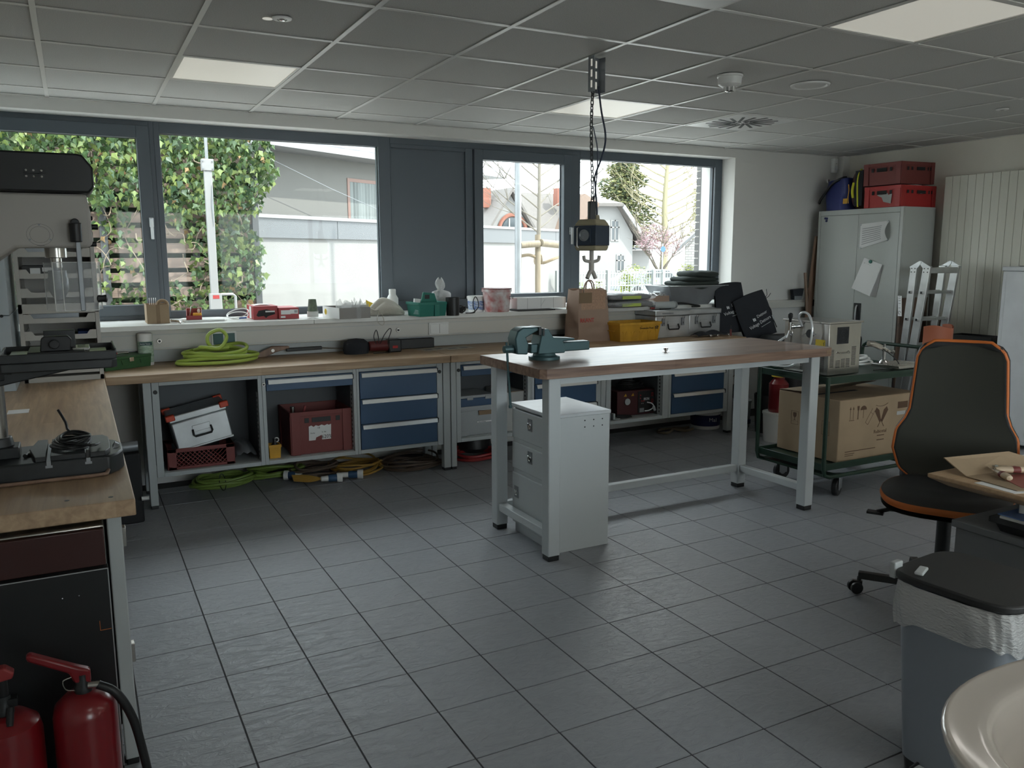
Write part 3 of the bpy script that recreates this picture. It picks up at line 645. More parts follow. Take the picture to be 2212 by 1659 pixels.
# cardboard tray
t = cbox('cardboard_tray', 'open grey-brown cardboard tray full of packaging, middle of the sill', 'box', (1.73, 5.87, SZ), .235, .33, .078, 'cardboard_grey', .003, rz=.10)
G().box(-.118, -.1175, -.16, .16, .0, .078).build('printed_side', 'paper', t)
for (a, b_, c_) in ((-.05, .03, .03), (.0, .06, .02)): txt(['KOCH', 'X'][a < -.02], .03, fm((1.612, 5.87+b_, SZ+c_), (0, -1, 0), (0, 0, 1)), 'red_print', t) if 0 else None
G().box(.01, .045, -.1658, -.165, 0, .078).build('clear_tape', 'clear_film', t)
G().lathe([(.022, 0), (.022, .001), (.015, .0012), (.015, 0)], 20, fm((-.1185, .10, .04), (0, -1, 0), (0, 0, 1))).build('printed_ring', 'yellow', t)
t2 = thing('packaging_bags', 'crumpled clear plastic bags in the cardboard tray', 'plastic bags', (1.75, 5.86, SZ+.01)); t2['kind'] = 'stuff' if 0 else ''
del t2['kind']
for q in range(6):
    ax, ay, h0 = -.05+.03*q, rnd.uniform(-.08, .08), rnd.uniform(.085, .115)
    R_ = [rnd.uniform(.6, 1.3) for _ in range(40)]
    G().grid(lambda u, v: (ax+(u-.5)*.11*(1-.5*v), ay+.05*math.sin(6*u+q)*(.5+v), .012+v*h0*R_[int(u*7)]*.85), 8, 5).build('bag', 'bag_film', t2)
# cloth bag with bottle
t = thing('cloth_bag', 'cream drawstring cloth bag lying on the sill, cord hanging down', 'bag', (2.02, 5.9, SZ))
def bagf(u, v):
    a = 2*PI*u; r = math.sin(PI*min(.999, max(.001, v)))**.6
    x = (-.11+.27*v)+.012*math.sin(5*a+7*v); wy = .075*r*(1+.10*math.sin(4*a+3*v)); wz = (.030+.036*math.sin(PI*v**.75))*r**.4
    zz = wz*1.0+wz*math.sin(a)*(1+.08*math.sin(6*a+9*v)); return (x, wy*math.cos(a), max(0.001, zz))
G().grid(bagf, 30, 18, closeu=True).build('cloth', 'cloth_cream', t, ang=80)
G().tube([(-.10, -.03, .05), (-.115, -.06, .06), (-.085, -.07, .045), (-.06, -.075, .05)], .006, 8, sm=4).tube([(-.055, -.075, .045), (-.075, -.095, .0), (-.085, -.125, -.035), (-.06, -.14, -.06), (-.038, -.135, -.045), (-.04, -.11, .0), (-.05, -.075, .04)], .0022, 6, sm=5).build('cord', 'cloth_cream', t)
t = thing('bottle', 'white plastic bottle with a screw cap standing behind the cloth bag', 'bottle', (2.14, 6.02, SZ))
G().lathe([(.042, 0), (.044, .01), (.044, .12), (.03, .145), (.025, .15)], 24).build('bottle', 'white_plastic', t)
g = G().lathe([(.027, .145), (.027, .185), (.024, .19), (0, .19)], 28); g.build('cap', 'white_plastic', t)
t = thing('cloth', 'small bright yellow cloth tip behind the cloth bag', 'cloth', (1.99, 6.12, SZ)); G().grid(lambda u, v: (-.03+.07*u, .02*math.sin(4*u), .07*v*(1-.5*u)+.04), 6, 4).build('cloth', 'yellow', t)
# green caddy
t = thing('tool_caddy', 'green plastic caddy with a high middle handle, left of the black cup', 'caddy', (2.30, 5.72, SZ), .12)
g = G().obox(.235, .20, .105, .003, .01, .004); g.build('tray', 'green_plastic', t, bev=.002)
G().prism([(-.06, .07), (.095, .07), (.065, .165), (-.03, .175)], -.008, .008, fm((0, 0, 0), (1, 0, 0), (0, 0, 1))).build('handle', 'green_plastic', t, bev=.004)
G().box(-.02, .02, -.009, .009, .125, .155).build('grip_hole', 'black', t)
G().box(.01, .03, -.104, -.094, 0, .10).box(.03, .05, -.101, -.094, 0, .10).build('divider', 'green_plastic', t)
frame = G()
for (a, b_, c_, d_) in ((-.08, -.03, .02, .022), (-.08, -.03, .072, .074)): frame.box(-.1122, -.1118, a, b_+.03, c_, d_)
for q in range(5): frame.box(-.1122, -.1118, -.075+.0*q, -.01-.008*q, .028+.009*q, .030+.009*q)
frame.build('print', 'white_text', t)
t = thing('card_stack', 'white cards standing in the green caddy', 'cards', (2.235, 5.73, SZ+.01), .12); G().box(-.045, .045, -.01, .01, 0, .115, Matrix.Rotation(.12, 4, 'Y')).build('cards', 'paper', t, bev=.001)
t = thing('plastic_bag', 'knotted clear plastic bag rising out of the green caddy', 'bag', (2.46, 5.84, SZ))
def pb(u, v):
    a = 2*PI*u; r = (.075 if v < .5 else .03)*(1-.35*abs(v-.3)) if v < .55 else .016+.02*math.sin(PI*(v-.55)/.45)
    return (r*math.cos(a)*(1+.2*math.sin(3*a+5*v)), r*.8*math.sin(a), .08+.19*v+.01*math.sin(4*a))
G().grid(pb, 26, 16, closeu=True).build('film', 'bag_film', t, ang=80)
t = thing('black_cup', 'plain black open container on the sill beside the green caddy', 'container', (2.475, 5.64, SZ)); G().lathe([(.048, 0), (.052, .135), (.049, .135), (.045, .004), (0, .004)], 28).build('cup', 'black', t)
t = thing('cable_bundle', 'bundled black cable with an upright loop, between black container and white tub', 'cable', (2.63, 5.80, SZ))
g = G()
for q in range(5): g.tube([(-.055+.02*math.sin(q)+.055*math.cos(a), .03*math.sin(a)-.01*q, .02+.008*q+.014*math.sin(a*2+q)) for a in [2*PI*k/16 for k in range(16)]], .005, 6, closed=True)
g.tube([(.0, -.05, .006), (.06, -.06, .01), (.105, -.06, .05), (.105, -.05, .10), (.085, -.05, .128), (.068, -.05, .10), (.066, -.05, .05), (.08, -.05, .01), (.03, -.06, .004)], .0035, 8, sm=5)
g.build('cable', 'black', t)
t = thing('tub', 'small white tub with blue lettering behind the paint-stained bucket', 'tub', (2.83, 5.98, SZ))
G().lathe([(.062, 0), (.07, .10), (.075, .102), (.075, .12), (.07, .124), (.0, .124)], 28).build('tub', 'white_plastic', t)
G().lathe([(.0645, .015), (.0695, .085)], 28).build('label', mk('label_blue', (.06, .14, .42), .5, col2=(.6, .65, .7), scale=40, stretch=(1, 1, 3)), t)
t = thing('bucket', 'white bucket stained with red paint on the sill, below the third window', 'bucket', (2.965, 5.88, SZ))
mk('bucket_paint', (.68, .66, .66), .4, col2=(.42, .13, .12), scale=13)
G().lathe([(.097, 0), (.101, .01), (.113, .155), (.121, .157), (.121, .176), (.117, .18), (.112, .18), (.108, .16), (.096, .02), (0, .02)], 36).build('body', 'bucket_paint', t)
G().lathe([(.113, .178), (.122, .181), (.122, .186), (.112, .187)], 36).build('red_rim', 'red_faded', t)
txt('2,4l', .035, fm((3.02, 5.7745, SZ+.10), (1, .25, 0), (0, 0, 1)), 'lead_text', t)
# paper box
t = thing('paper_tray', 'long white open carton with drawn lines on the sill, right of the bucket', 'box', (3.36, 5.93, SZ+.012))
G().obox(.46, .17, .09, .003).build('carton', 'paper', t, bev=.001)
g = G()
for x in (-.135, -.01, .11, .22): g.box(x, x+.0015, -.0858, -.085, 0, .09)
g.tube([(-.01, -.0856, .02), (.03, -.0856, .075)], .0007, 4); g.build('drawn_line', 'print_grey', t)
g = G()
for q in range(18): g.box(-.22+q*.025, -.217+q*.025, -.08, .08, .07, .088)
g.build('divider_cards', 'paper', t)
t = thing('black_pad', 'thin black mat lying under the white carton', 'mat', (3.3, 5.88, SZ)); G().box(-.19, .15, -.10, .10, 0, .01).build('pad', 'black', t, bev=.002)
t = thing('white_block', 'small white plastic block on the sill beside the kraft bag', 'block', (3.72, 6.0, SZ)); G().box(-.03, .08, -.05, .05, 0, .04).build('block', 'white_plastic', t, bev=.008)
# black bags in film
for k, (zz, lab, dx) in enumerate(((0, 'lower folded black garment in clear film with a lime label', 0), (.062, 'upper folded black garment in clear film with a lime label', -.02))):
    t = thing('packed_garment', lab, 'garment pack', (4.15+dx, 5.80, SZ+zz), 0, 'film-wrapped black garments on the sill')
    G().pillow(.50, .28, .060, ph=k).build('garment', 'black_cloth', t, ang=80)
    G().pillow(.54, .31, .068, amp=.09, ph=k+1, nu=60).build('film', 'clear_film', t, ang=50)
    G().box(-.13+.02*k, .06+.02*k, -.158, -.152, .016, .042).build('lime_label', 'tape_green', t)
t = thing('scarf_bundle', 'small pinkish plastic bundle between the film packs and brown box', 'bundle', (4.44, 5.93, SZ)); G().lathe([(0, 0), (.04, .01), (.05, .05), (.03, .09), (0, .1)], 14).build('bundle', mk('pink_pl', (.5, .3, .32), .4, bump=.5), t)
t = thing('carton', 'brown open carton of metal parts left of the grey metal hopper', 'box', (4.54, 5.87, SZ)); G().obox(.17, .16, .088, .004).build('carton', 'cardboard_grey' if 0 else 'kraft', t, bev=.001)
t2 = G()
for q in range(60): t2.cyl((rnd.uniform(-.07, .07), rnd.uniform(-.07, .07), .07), (rnd.uniform(-.07, .07), rnd.uniform(-.07, .07), rnd.uniform(.085, .11)), .004, n=5)
o_ = t2.build('metal_parts', 'chrome', None, loc=(4.54, 5.87, SZ)); tag(o_, 'heap of shiny small metal parts in the brown carton', 'metal parts'); o_['kind'] = 'stuff'
# hopper tray
t = thing('metal_hopper', 'large grey sheet-metal trough with sloping ends on the sill', 'trough', (4.95, 5.93, SZ), -.03)
g = G(); a0 = (-.30, .17, -.14, .16, 0); top = (-.36, .33, -.17, .20, .17)
vsb = [(-.26, -.13, 0), (.13, -.13, 0), (.13, .15, 0), (-.26, .15, 0), (-.34, -.17, .17), (.29, -.17, .17), (.29, .20, .17), (-.34, .20, .17), (-.335, -.165, .17), (.285, -.165, .17), (.285, .195, .17), (-.335, .195, .17), (-.255, -.125, .004), (.125, -.125, .004), (.125, .145, .004), (-.255, .145, .004)]
g.add(vsb, [(3, 2, 1, 0)]+[(i, (i+1) % 4, 4+(i+1) % 4, 4+i) for i in range(4)]+[(4+i, 4+(i+1) % 4, 8+(i+1) % 4, 8+i) for i in range(4)]+[(8+i, 8+(i+1) % 4, 12+(i+1) % 4, 12+i) for i in range(4)]+[(12, 13, 14, 15)])
g.build('trough', 'alu_dark', t, smooth=False); G().box(-.36, .31, -.19, -.165, .168, .172).box(-.36, -.335, -.19, .21, .168, .172).box(.285, .31, -.19, .21, .168, .172).build('rim', 'alu', t)
G().tube([(-.318, -.05, .11), (-.345, -.05, .115), (-.345, .05, .115), (-.318, .05, .11)], .006, 8).build('handle', 'alu', t)
mk('olive_cloth', (.035, .045, .04), .9, bump=.5, bscale=25, dist=.004)
lab4 = ['flattest folded dark olive garment at the bottom of the trough pile', 'second folded dark garment in the trough pile', 'third folded dark garment in the trough pile', 'topmost folded dark garment heaped over the metal trough']
for q in range(4):
    L0, R0 = (-.27+.05*q, .28-.02*q) if q < 3 else (-.08, .25)
    t = thing('folded_garment', lab4[q], 'clothes', (4.97, 5.93, SZ+.13+.037*q), rnd.uniform(-.05, .05), 'folded dark garments heaped in the metal trough')
    def fc(u, v):
        hh = .040*math.sin(PI*max(.03, min(.97, u)))**.35*(1+.12*math.sin(9*u+q*2))
        return (L0+(R0-L0)*u+.012*math.sin(6*v+q), -.15+.30*v, hh*math.sin(PI*max(.05, min(.95, v)))**.3+.005*math.sin(14*u+3*v+q)+(.03*u*(1-u) if q == 3 else 0))
    G().pillow(R0-L0, .32, .052 if q < 3 else .065, Matrix.Translation(((L0+R0)/2, 0, -.005)), ph=q*1.7, amp=.06, e=.55).build('fabric', 'olive_cloth', t, ang=80)
# ================= THINGS ON THE BENCH (z .855) =================
t = thing('tool_box', 'green metal tool box with a clasp, between drill press tray and wipes tub', 'tool box', (.22, 5.80, BZ), .55)
G().frus((-.16, .16, -.075, .075, 0), (-.165, .165, -.08, .08, .065)).build('body', 'green_tin', t, bev=.003)
lid_ = G().box(-.167, .167, -.082, .082, .065, .082).build('lid', 'green_tin', t, bev=.003)
for x in (.02,): G().box(x-.015, x+.015, -.086, -.08, .045, .072).build('clasp', 'chrome', t, bev=.001)
G().tube([(-.05, -.083, .055), (-.05, -.092, .03), (.08, -.092, .03), (.08, -.083, .055)], .0025, 6).build('bail', 'green_tin', t)
t = thing('pliers', 'pair of pliers with red grips lying on the green tool box', 'pliers', (.19, 5.80, BZ+.083), .55)
G().tube([(-.10, -.02, .008), (-.03, -.012, .010), (.01, 0, .01)], .008, 8, sm=3).tube([(-.10, .03, .008), (-.03, .018, .010), (.01, .003, .01)], .008, 8, sm=3).build('grip', 'red_plastic', t)
G().tube([(.01, 0, .01), (.05, .002, .01), (.09, .0, .008)], .007, 8).build('jaws', 'steel', t)
t = thing('wipes_tub', 'tall white tub of wipes with green label beside the lime hose', 'tub', (.375, 5.88, BZ))
G().lathe([(.045, 0), (.047, .01), (.047, .17)], 32).build('tub', 'white_plastic', t); G().lathe([(.048, .165), (.048, .195), (.046, .207), (.038, .212), (0, .213)], 32).build('lid', 'white_plastic', t)
G().lathe([(.0475, .02), (.0475, .158)], 32).build('label', mk('label_green', (.30, .45, .32), .5, col2=(.55, .66, .56), scale=30, stretch=(1, 1, 3)), t)
M_ = fm((.375-.033, 5.88-.0485, BZ+.137), (1, 0, 0), (0, 0, 1)); G().box(-.004, .07, -.004, .018, 0, .001, M_).build('title_band', 'label_dk' if 0 else mk('label_dk', (.01, .06, .06), .5), t, w=True); txt('Bacillol Tissues', .0125, fm((.341, 5.8292, BZ+.139), (1, 0, 0), (0, 0, 1)), 'white_text', t, squash=.8)
# lime hose
t = thing('hose_coil', 'bright lime green hose coiled loosely on the bench below the sockets', 'hose', (.80, 5.75, BZ))
g = G(); pts = []
for q, (rx, ry, cx_, cy_, z0, dz) in enumerate(((.255, .15, .0, -.01, .014, .0), (.215, .13, -.02, .0, .03, .012), (.225, .14, .03, .0, .05, .010), (.19, .12, -.01, .01, .07, .014), (.17, .12, .03, .01, .09, .02))):
    for k in range(14):
        a = 2*PI*k/14+2.6+q*.35; pts.append((cx_+rx*math.cos(a)+.012*math.sin(3*a+q), cy_+ry*math.sin(a), z0+dz*math.sin(a*1.5+q)+.02*k/14))
pts += [(-.10, -.08, .12), (.0, -.10, .11), (.05, -.06, .15), (.06, -.04, .19), (.02, -.04, .225), (-.05, -.05, .20), (-.06, -.05, .15), (-.03, -.04, .11), (.03, .0, .10), (.08, .02, .10), (-.02, .04, .09)]
g.tube(pts, .0115, 10, sm=4); g.build('hose', 'lime', t)
g = G().cyl((-.10, .06, .10), (.0, .065, .10), .009, n=10); g.build('print_band', 'white_plastic', t)
# dark tool lying at back
t = thing('hand_tool', 'dark brown gun-shaped hand tool with a long handle lying at the back of the bench', 'tool', (1.2, 5.93, BZ), .05)
G().prism([(-.16, .0), (-.05, .0), (.02, .03), (.12, .055), (.12, .07), (.0, .075), (-.06, .05)], -.015, .015, fm((0, 0, 0), (1, 0, 0), (0, 0, 1))).build('grip', 'broom_wood', t, bev=.005)
G().box(.10, .36, -.012, .012, .03, .055).build('barrel', 'black', t, bev=.004); G().cyl((.0, -.017, .045), (.0, -.021, .045), .012).build('disc', 'steel', t); G().cyl((.36, 0, .042), (.60, .02, .02), .005, n=8).build('rod', 'steel', t)
t = thing('pouch', 'rounded black zipped pouch left of the red power tool', 'pouch', (1.78, 5.82, BZ)); G().lathe([(.09, 0), (.098, .03), (.092, .08), (.06, .105), (0, .112)], 26, Matrix.Diagonal((1, .7, 1, 1))).build('pouch', 'black_cloth', t)
t = thing('power_tool', 'red and black cordless power tool with looped cable lying on the bench', 'tool', (1.98, 5.80, BZ))
mk('tool_red', (.14, .02, .02), .5); g = G().cyl((-.11, 0, .05), (.04, .0, .05), .036, .04, 18).build('body', 'tool_red', t, bev=.006); G().box(.03, .13, -.04, .04, .0, .095).build('battery', 'black', t, bev=.008); G().box(.06, .10, -.0415, -.040, .03, .05).build('badge', 'red_print', t)
G().tube([(-.06, -.03, .06), (-.08, -.03, .12), (-.06, -.03, .17), (-.045, -.03, .12), (-.04, -.03, .06), (-.0, -.03, .13), (.04, -.03, .175), (.055, -.03, .16), (.02, -.05, .08), (.03, -.07, .01), (-.03, -.08, .006), (-.10, -.07, .005)], .003, 6, sm=5).build('cable', 'black', t)
t = thing('bar', 'black rectangular bar standing at the back of the bench behind the power tool', 'bar', (2.30, 5.955, BZ)); G().box(-.19, .14, -.03, .03, 0, .075).build('bar', 'black', t, bev=.004)
lp = ['large printed sheet flat on the bench, left one', 'printed sheet flat on the bench, right one nearer the vise']
for q, (x, y, r) in enumerate(((2.38, 5.82, .25), (2.58, 5.80, .1))):
    t = thing('paper_sheet', lp[q], 'paper', (x, y, BZ+.0005+.0008*q), r); G().box(-.12, .12, -.09, .09, 0, .0008).build('sheet', 'paper' if 0 else mk('paper_dull%d' % q, (.50, .46, .38), .7), t)
    g = G()
    for a in range(2): g.box(-.09+.1*a, -.02+.1*a, -.05, .0, .0009, .0011)
    g.build('printed_picture', 'print_grey', t)
t = thing('rod_bundle', 'dark flat rod bundle at the back of the bench left of the kraft bag', 'rods', (3.55, 5.94, BZ)); G().box(-.14, .19, -.02, .02, 0, .045).build('rods', 'black', t, bev=.008)
# kraft bag
t = thing('paper_bag', 'brown kraft paper bag with red print and two handles on the bench', 'bag', (3.74, 5.75, BZ), .12)
def bg(u, v):
    a = u*4; k = int(a) % 4; f = a-int(a); w0 = .165 if v > .12 else .18; d0_ = .095
    P = [(-w0, -d0_), (w0, -d0_), (w0, d0_), (-w0, d0_)]; p, q = P[k], P[(k+1) % 4]
    x = p[0]+(q[0]-p[0])*f; y = p[1]+(q[1]-p[1])*f; s_ = 1-.10*v+.05*math.sin(PI*v)
    cr_ = .010*math.sin(9*v+3*a)*math.sin(PI*f)+(.016*(abs(v-.28) < .06)*math.sin(PI*f))
    return (x*s_*.98+(0 if k in (0, 2) else cr_), y*(1-.25*v)+(cr_ if k in (0, 2) else 0), .43*v+(.008*math.sin(a*5) if v > .98 else 0))
G().grid(bg, 40, 16, closeu=True).box(-.16, .16, -.09, .09, .001, .003).build('bag', 'kraft', t, ang=50)
def bg2(u, v): x, y, z = bg(.02+.21*u, .62+.375*v); return (x*.99, y-.0015, z)
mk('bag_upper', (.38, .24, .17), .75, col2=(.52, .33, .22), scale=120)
G().grid(bg2, 14, 8).build('front_weave', 'bag_upper', t, ang=60)  # speckled weave, lighter than the kraft, over the upper front
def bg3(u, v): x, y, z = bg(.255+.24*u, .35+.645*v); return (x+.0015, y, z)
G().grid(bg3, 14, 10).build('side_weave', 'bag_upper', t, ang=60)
for sy in (-1, 1):
    G().tube([(-.10, .075*sy, .36), (-.10, .075*sy, .44), (-.08, .075*sy, .485), (-.05, .075*sy, .50), (-.02, .07*sy, .48), (-.01, .075*sy, .43)] if sy < 0 else [(.04, .07, .40), (.045, .07, .47), (.07, .07, .50), (.11, .06, .48), (.125, .06, .40)], .006, 6, sm=5).build('handle', 'kraft', t)
G().box(-.155, -.02, -.083, -.080, .32, .405).build('handle_patch', 'cardboard_dark', t)
txt('RKANT', .05, WM[t.name] @ fm((-.155, -.0975, .165), (1, 0, 0), (0, 0, 1)), 'red_print', t, squash=.9)
# post crate
t = thing('post_crate', 'yellow postal crate with black lettering between kraft bag and metal case', 'crate', (4.12, 5.66, BZ), .03)
G().obox(.43, .27, .155, .004, .018, .006).build('crate', 'yellow_post', t, bev=.002)
for q in range(5):
    x = -.16+.085*q
    G().tube([(x-.02, -.1285, .085), (x-.008, -.123, .06), (x-.006, -.119, .005)], .0022, 5).tube([(x+.02, -.1285, .085), (x+.008, -.123, .06), (x+.006, -.119, .005)], .0022, 5).build('rib', 'yellow_post', t)
G().tube([(-.2155, -.06, .09), (-.222, -.06, .085), (-.222, .03, .085), (-.2155, .03, .09)], .004, 6).build('side_grip', 'yellow_post', t)
txt('Deutsche Post', .0235, WM[t.name] @ fm((-.01, -.1395, .098), (1, 0, 0), (0, .06, 1)), 'lead_text', t, extr=.0007)
g = G(); MM = fm((.165, -.1395, .102), (1, 0, 0), (0, .06, 1))
g.tube([(-.012, .016, 0), (-.014, .006, 0), (-.006, 0, 0), (.008, 0, 0), (.014, .008, 0), (.010, .018, 0), (.0, .018, 0), (-.004, .010, 0), (.002, .004, 0)], .0022, 6, sm=4, M=MM).prism([(.006, .012), (.02, .02), (.018, .004)], -.001, .001, MM).prism([(-.014, -.004), (-.004, -.004), (-.010, -.010)], -.001, .001, MM).prism([(.006, -.004), (.016, -.004), (.014, -.010)], -.001, .001, MM)
g.build('post_horn', 'lead_text', t)
txt('neue', .009, WM[t.name] @ fm((-.005, -.141, .122), (1, 0, 0), (0, .06, 1)), 'lead_text', t)
# aluminium cases
def alucase(label, loc, w_, d_, h_, rz=0, tilt=None, corners='alu'):
    t = thing('metal_case', label, 'case', loc, rz, rot=tilt)
    G().box(-w_/2, w_/2, -d_/2, d_/2, 0, h_*.80).build('body', 'alu', t, bev=.010, seg=3)
    G().box(-w_/2-.006, w_/2+.006, -d_/2-.006, d_/2+.006, h_*.80, h_).build('lid', 'alu', t, bev=.008, seg=3)
    g = G().box(-w_/2-.003, w_/2+.003, -d_/2-.003, d_/2+.003, 0, .014); g.build('base_rim', 'alu', t, bev=.004)
    y = -d_/2
    pl = G().box(-.055, .055, y-.004, y, h_*.42, h_*.60).build('handle_plate', 'alu', t, bev=.002)
    G().tube([(-.055, y-.006, h_*.50), (-.058, y-.018, h_*.36), (-.05, y-.02, h_*.31), (.05, y-.02, h_*.31), (.058, y-.018, h_*.36), (.055, y-.006, h_*.50)], .006, 8).build('handle', 'black', pl)
    return t
def latches(t, w_, d_, h_):
    for s_ in (-1, 1):
        x = s_*w_*.28; l = G().box(x-.014, x+.014, -d_/2-.012, -d_/2, h_*.44, h_*.72).build('latch', 'alu_dark', t, bev=.002)
        G().tube([(x-.012, -d_/2-.014, h_*.70), (x-.012, -d_/2-.02, h_*.80), (x+.012, -d_/2-.02, h_*.80), (x+.012, -d_/2-.014, h_*.70)], .0025, 6).build('hasp', 'chrome', l)
        G().box(x-.003, x+.003, -d_/2-.0135, -d_/2-.011, h_*.5, h_*.57).build('keyhole', 'black', l)
a1 = alucase('dented aluminium case right of the yellow post crate', (4.55, 5.79, BZ), .375, .30, .235); latches(a1, .375, .30, .235)
a2 = alucase('aluminium case next to the black bags, cables in front', (4.935, 5.82, BZ), .36, .30, .235); latches(a2, .36, .30, .235)
for s_ in (-1,): G().box(-.12, .0, -.158, -.156, .205, .215).build('lid_slot', 'alu_dark', a1)
# grease gun on case
t = thing('grease_gun', 'grey grease gun with bent hook lying on the two metal cases', 'tool', (4.55, 5.78, BZ+.236), -.02)
G().cyl((-.10, 0, .035), (.115, 0, .035), .033, n=24).build('barrel', 'grey_steel', t, bev=.004); G().cyl((-.108, 0, .035), (-.098, 0, .035), .036, n=24).cyl((.112, 0, .035), (.14, 0, .035), .036, .028, 24).build('end_cap', 'alu', t, bev=.002)
G().tube([(-.105, 0, .03), (-.16, 0, .03), (-.185, 0, .045), (-.195, 0, .07), (-.185, 0, .085), (-.175, 0, .08)], .004, 8, sm=5).tube([(-.11, -.02, .02), (-.15, -.02, .018), (-.15, -.02, .045), (-.11, -.02, .045)], .003, 6).build('hook', 'steel', t)
G().cyl((-.15, -.02, .014), (-.108, -.02, .014), .008, n=10).build('valve', 'red_plastic', t)
G().tube([(.14, 0, .045), (.19, -.01, .05), (.30, -.02, .035), (.37, -.03, .022), (.36, -.05, .018), (.28, -.05, .018)], .008, 8, sm=4).build('lever', 'black', t)
G().box(-.07, .04, -.06, -.045, .002, .012).build('pen', 'black', t)
# cables pouch
t = thing('strap_heap', 'dark bunched straps with metal buckles in front of the right metal case', 'straps', (4.90, 5.56, BZ))
def hp(u, v): return (-.17+.34*u, -.05+.11*v, .055*abs(math.sin(PI*max(.02, min(.98, v))))**.4*(.55+.45*abs(math.sin(6.5*u+.6)))*math.sin(PI*max(.03, min(.97, u)))**.3+.002)
G().grid(hp, 36, 12).build('strap_cloth', 'black_cloth', t, ang=80)
for x in (-.05, .03, .155): G().box(x, x+.022, -.065, -.05, 0, .02).build('buckle', 'chrome', t, bev=.003)
t = thing('screwdriver', 'red-handled tool standing against the black bags', 'tool', (5.085, 5.50, BZ)); G().lathe([(.009, .0), (.010, .05), (.008, .058)], 12).build('grip', 'tool_red', t); G().cyl((0, 0, .058), (0, 0, .09), .004, n=8).build('shaft', 'black', t)
# black bags with print
def blackbag(label, O, Rv, Uv, w_, h_, th, tri=False):
    t = thing('fabric_bag', label, 'bag', O); M_ = fm((0, 0, 0), Rv, Uv)
    def f(u, v, s_): return M_ @ Vector((w_*(u-.5)*(1+.04*math.sin(PI*v)), h_*v+.01*math.sin(3*u), s_*th*(math.sin(PI*max(.02, min(.98, u)))**.4)*(math.sin(PI*max(.02, min(.98, v)))**.3)+.004*math.sin(9*u+7*v)))
    g = G().grid(lambda u, v: f(u, v, 1), 18, 18).grid(lambda u, v: f(u, v, -1), 18, 18); g.build('bag', 'black_cloth', t, ang=80)
    return t, Matrix.Translation(O) @ M_
t, M_ = blackbag('upright black fabric bag with white lettering, nearer the metal trough', (5.25, 5.66, .855), (1, -.12, .06), (0.06, .25, 1), .29, .46, .035)
txt('Detnor', .036, M_ @ Matrix.Translation((-.01, .24, .044)) @ Matrix.Rotation(.22, 4, 'Z'), 'white_text', t); txt('Voltage Det', .042, M_ @ Matrix.Translation((-.095, .16, .044)) @ Matrix.Rotation(.22, 4, 'Z'), 'white_text', t)
G().box(0, .10, 0, .003, 0, .001, M_ @ Matrix.Translation((-.01, .15, .045)) @ Matrix.Rotation(.22, 4, 'Z')).build('underline', 'white_text', t, w=True)
g = G().box(0, .011, 0, .026, 0, .001).box(.015, .026, -.002, .022, 0, .001); g.v = [M_ @ Matrix.Translation((-.06, .22, .0445)) @ Matrix.Rotation(.22, 4, 'Z') @ v for v in g.v]; g.build('emblem', 'white_text', t, w=True)
t, M_ = blackbag('leaning black fabric bag with white lettering and a drawstring, right one', (5.52, 5.56, .80), (1, -.1, .33), (-.30, .22, 1), .34, .42, .045)
txt('Detnor', .040, M_ @ Matrix.Translation((-.01, .20, .052)) @ Matrix.Rotation(.12, 4, 'Z'), 'white_text', t); txt('Voltage Detnors', .044, M_ @ Matrix.Translation((-.12, .125, .053)) @ Matrix.Rotation(.12, 4, 'Z'), 'white_text', t, squash=.85)
g = G().box(0, .11, 0, .003, 0, .001).box(-.05, -.038, .08, .108, 0, .001).box(-.034, -.022, .078, .104, 0, .001); g.v = [M_ @ Matrix.Translation((-.0, .11, .053)) @ Matrix.Rotation(.12, 4, 'Z') @ v for v in g.v]; g.build('emblem', 'white_text', t, w=True)
g = G().tube([(.155, .33, .01), (.19, .36, .02), (.21, .41, .01)], .003, 6).tube([(.155, .33, .01), (.20, .34, .02), (.24, .36, .01)], .003, 6).tube([(.16, .32, .0), (.185, .22, .01), (.17, .16, .02), (.17, .05, .03)], .004, 6, sm=4); g.v = [M_ @ v for v in g.v]; g.build('drawstring', 'black', t, w=True)
g = G().box(.165, .185, .12, .17, .02, .026); g.v = [M_ @ v for v in g.v]; g.build('cord_lock', 'grey_steel', t, w=True)
# ================= UNDER THE BENCH =================
CZ = .227
t = alucase('aluminium case with red corner caps, tilted on the red crate', (.665, 5.60, .372), .345, .28, .235, tilt=(0, -.20, .0))
for (x, y) in ((-.165, -.135), (.165, -.135), (-.165, .135), (.165, .135)):
    G().box(x-.028, x+.028, y-.022, y+.022, .205, .243).build('red_corner', 'red_plastic' if 0 else 'orange_cap' if 'orange_cap' in MATS else mk('orange_cap', (.60, .07, .03), .45), t, bev=.006)
t = thing('mesh_crate', 'low red plastic crate with lattice sides under the tilted case', 'crate', (.632, 5.61, CZ))
g = G(); W_, D_, H_ = .40, .30, .135
g.box(-W_/2, W_/2, -D_/2, D_/2, 0, .006)
for s_ in (-1, 1):
    g.box(-W_/2, W_/2, s_*D_/2-.004, s_*D_/2+.004, H_-.025, H_).box(s_*W_/2-.004, s_*W_/2+.004, -D_/2, D_/2, H_-.025, H_).box(-W_/2, W_/2, s_*D_/2-.004, s_*D_/2+.004, 0, .018)
    g.box(s_*W_/2-.004, s_*W_/2+.004, -D_/2, D_/2, 0, H_)
    for q in (-1, 1): g.box(q*W_/2-(.05 if q > 0 else 0), q*W_/2+(.05 if q < 0 else 0), s_*D_/2-.004, s_*D_/2+.004, 0, H_)
g.build('crate', 'red_faded', t, bev=.002)
g = G()
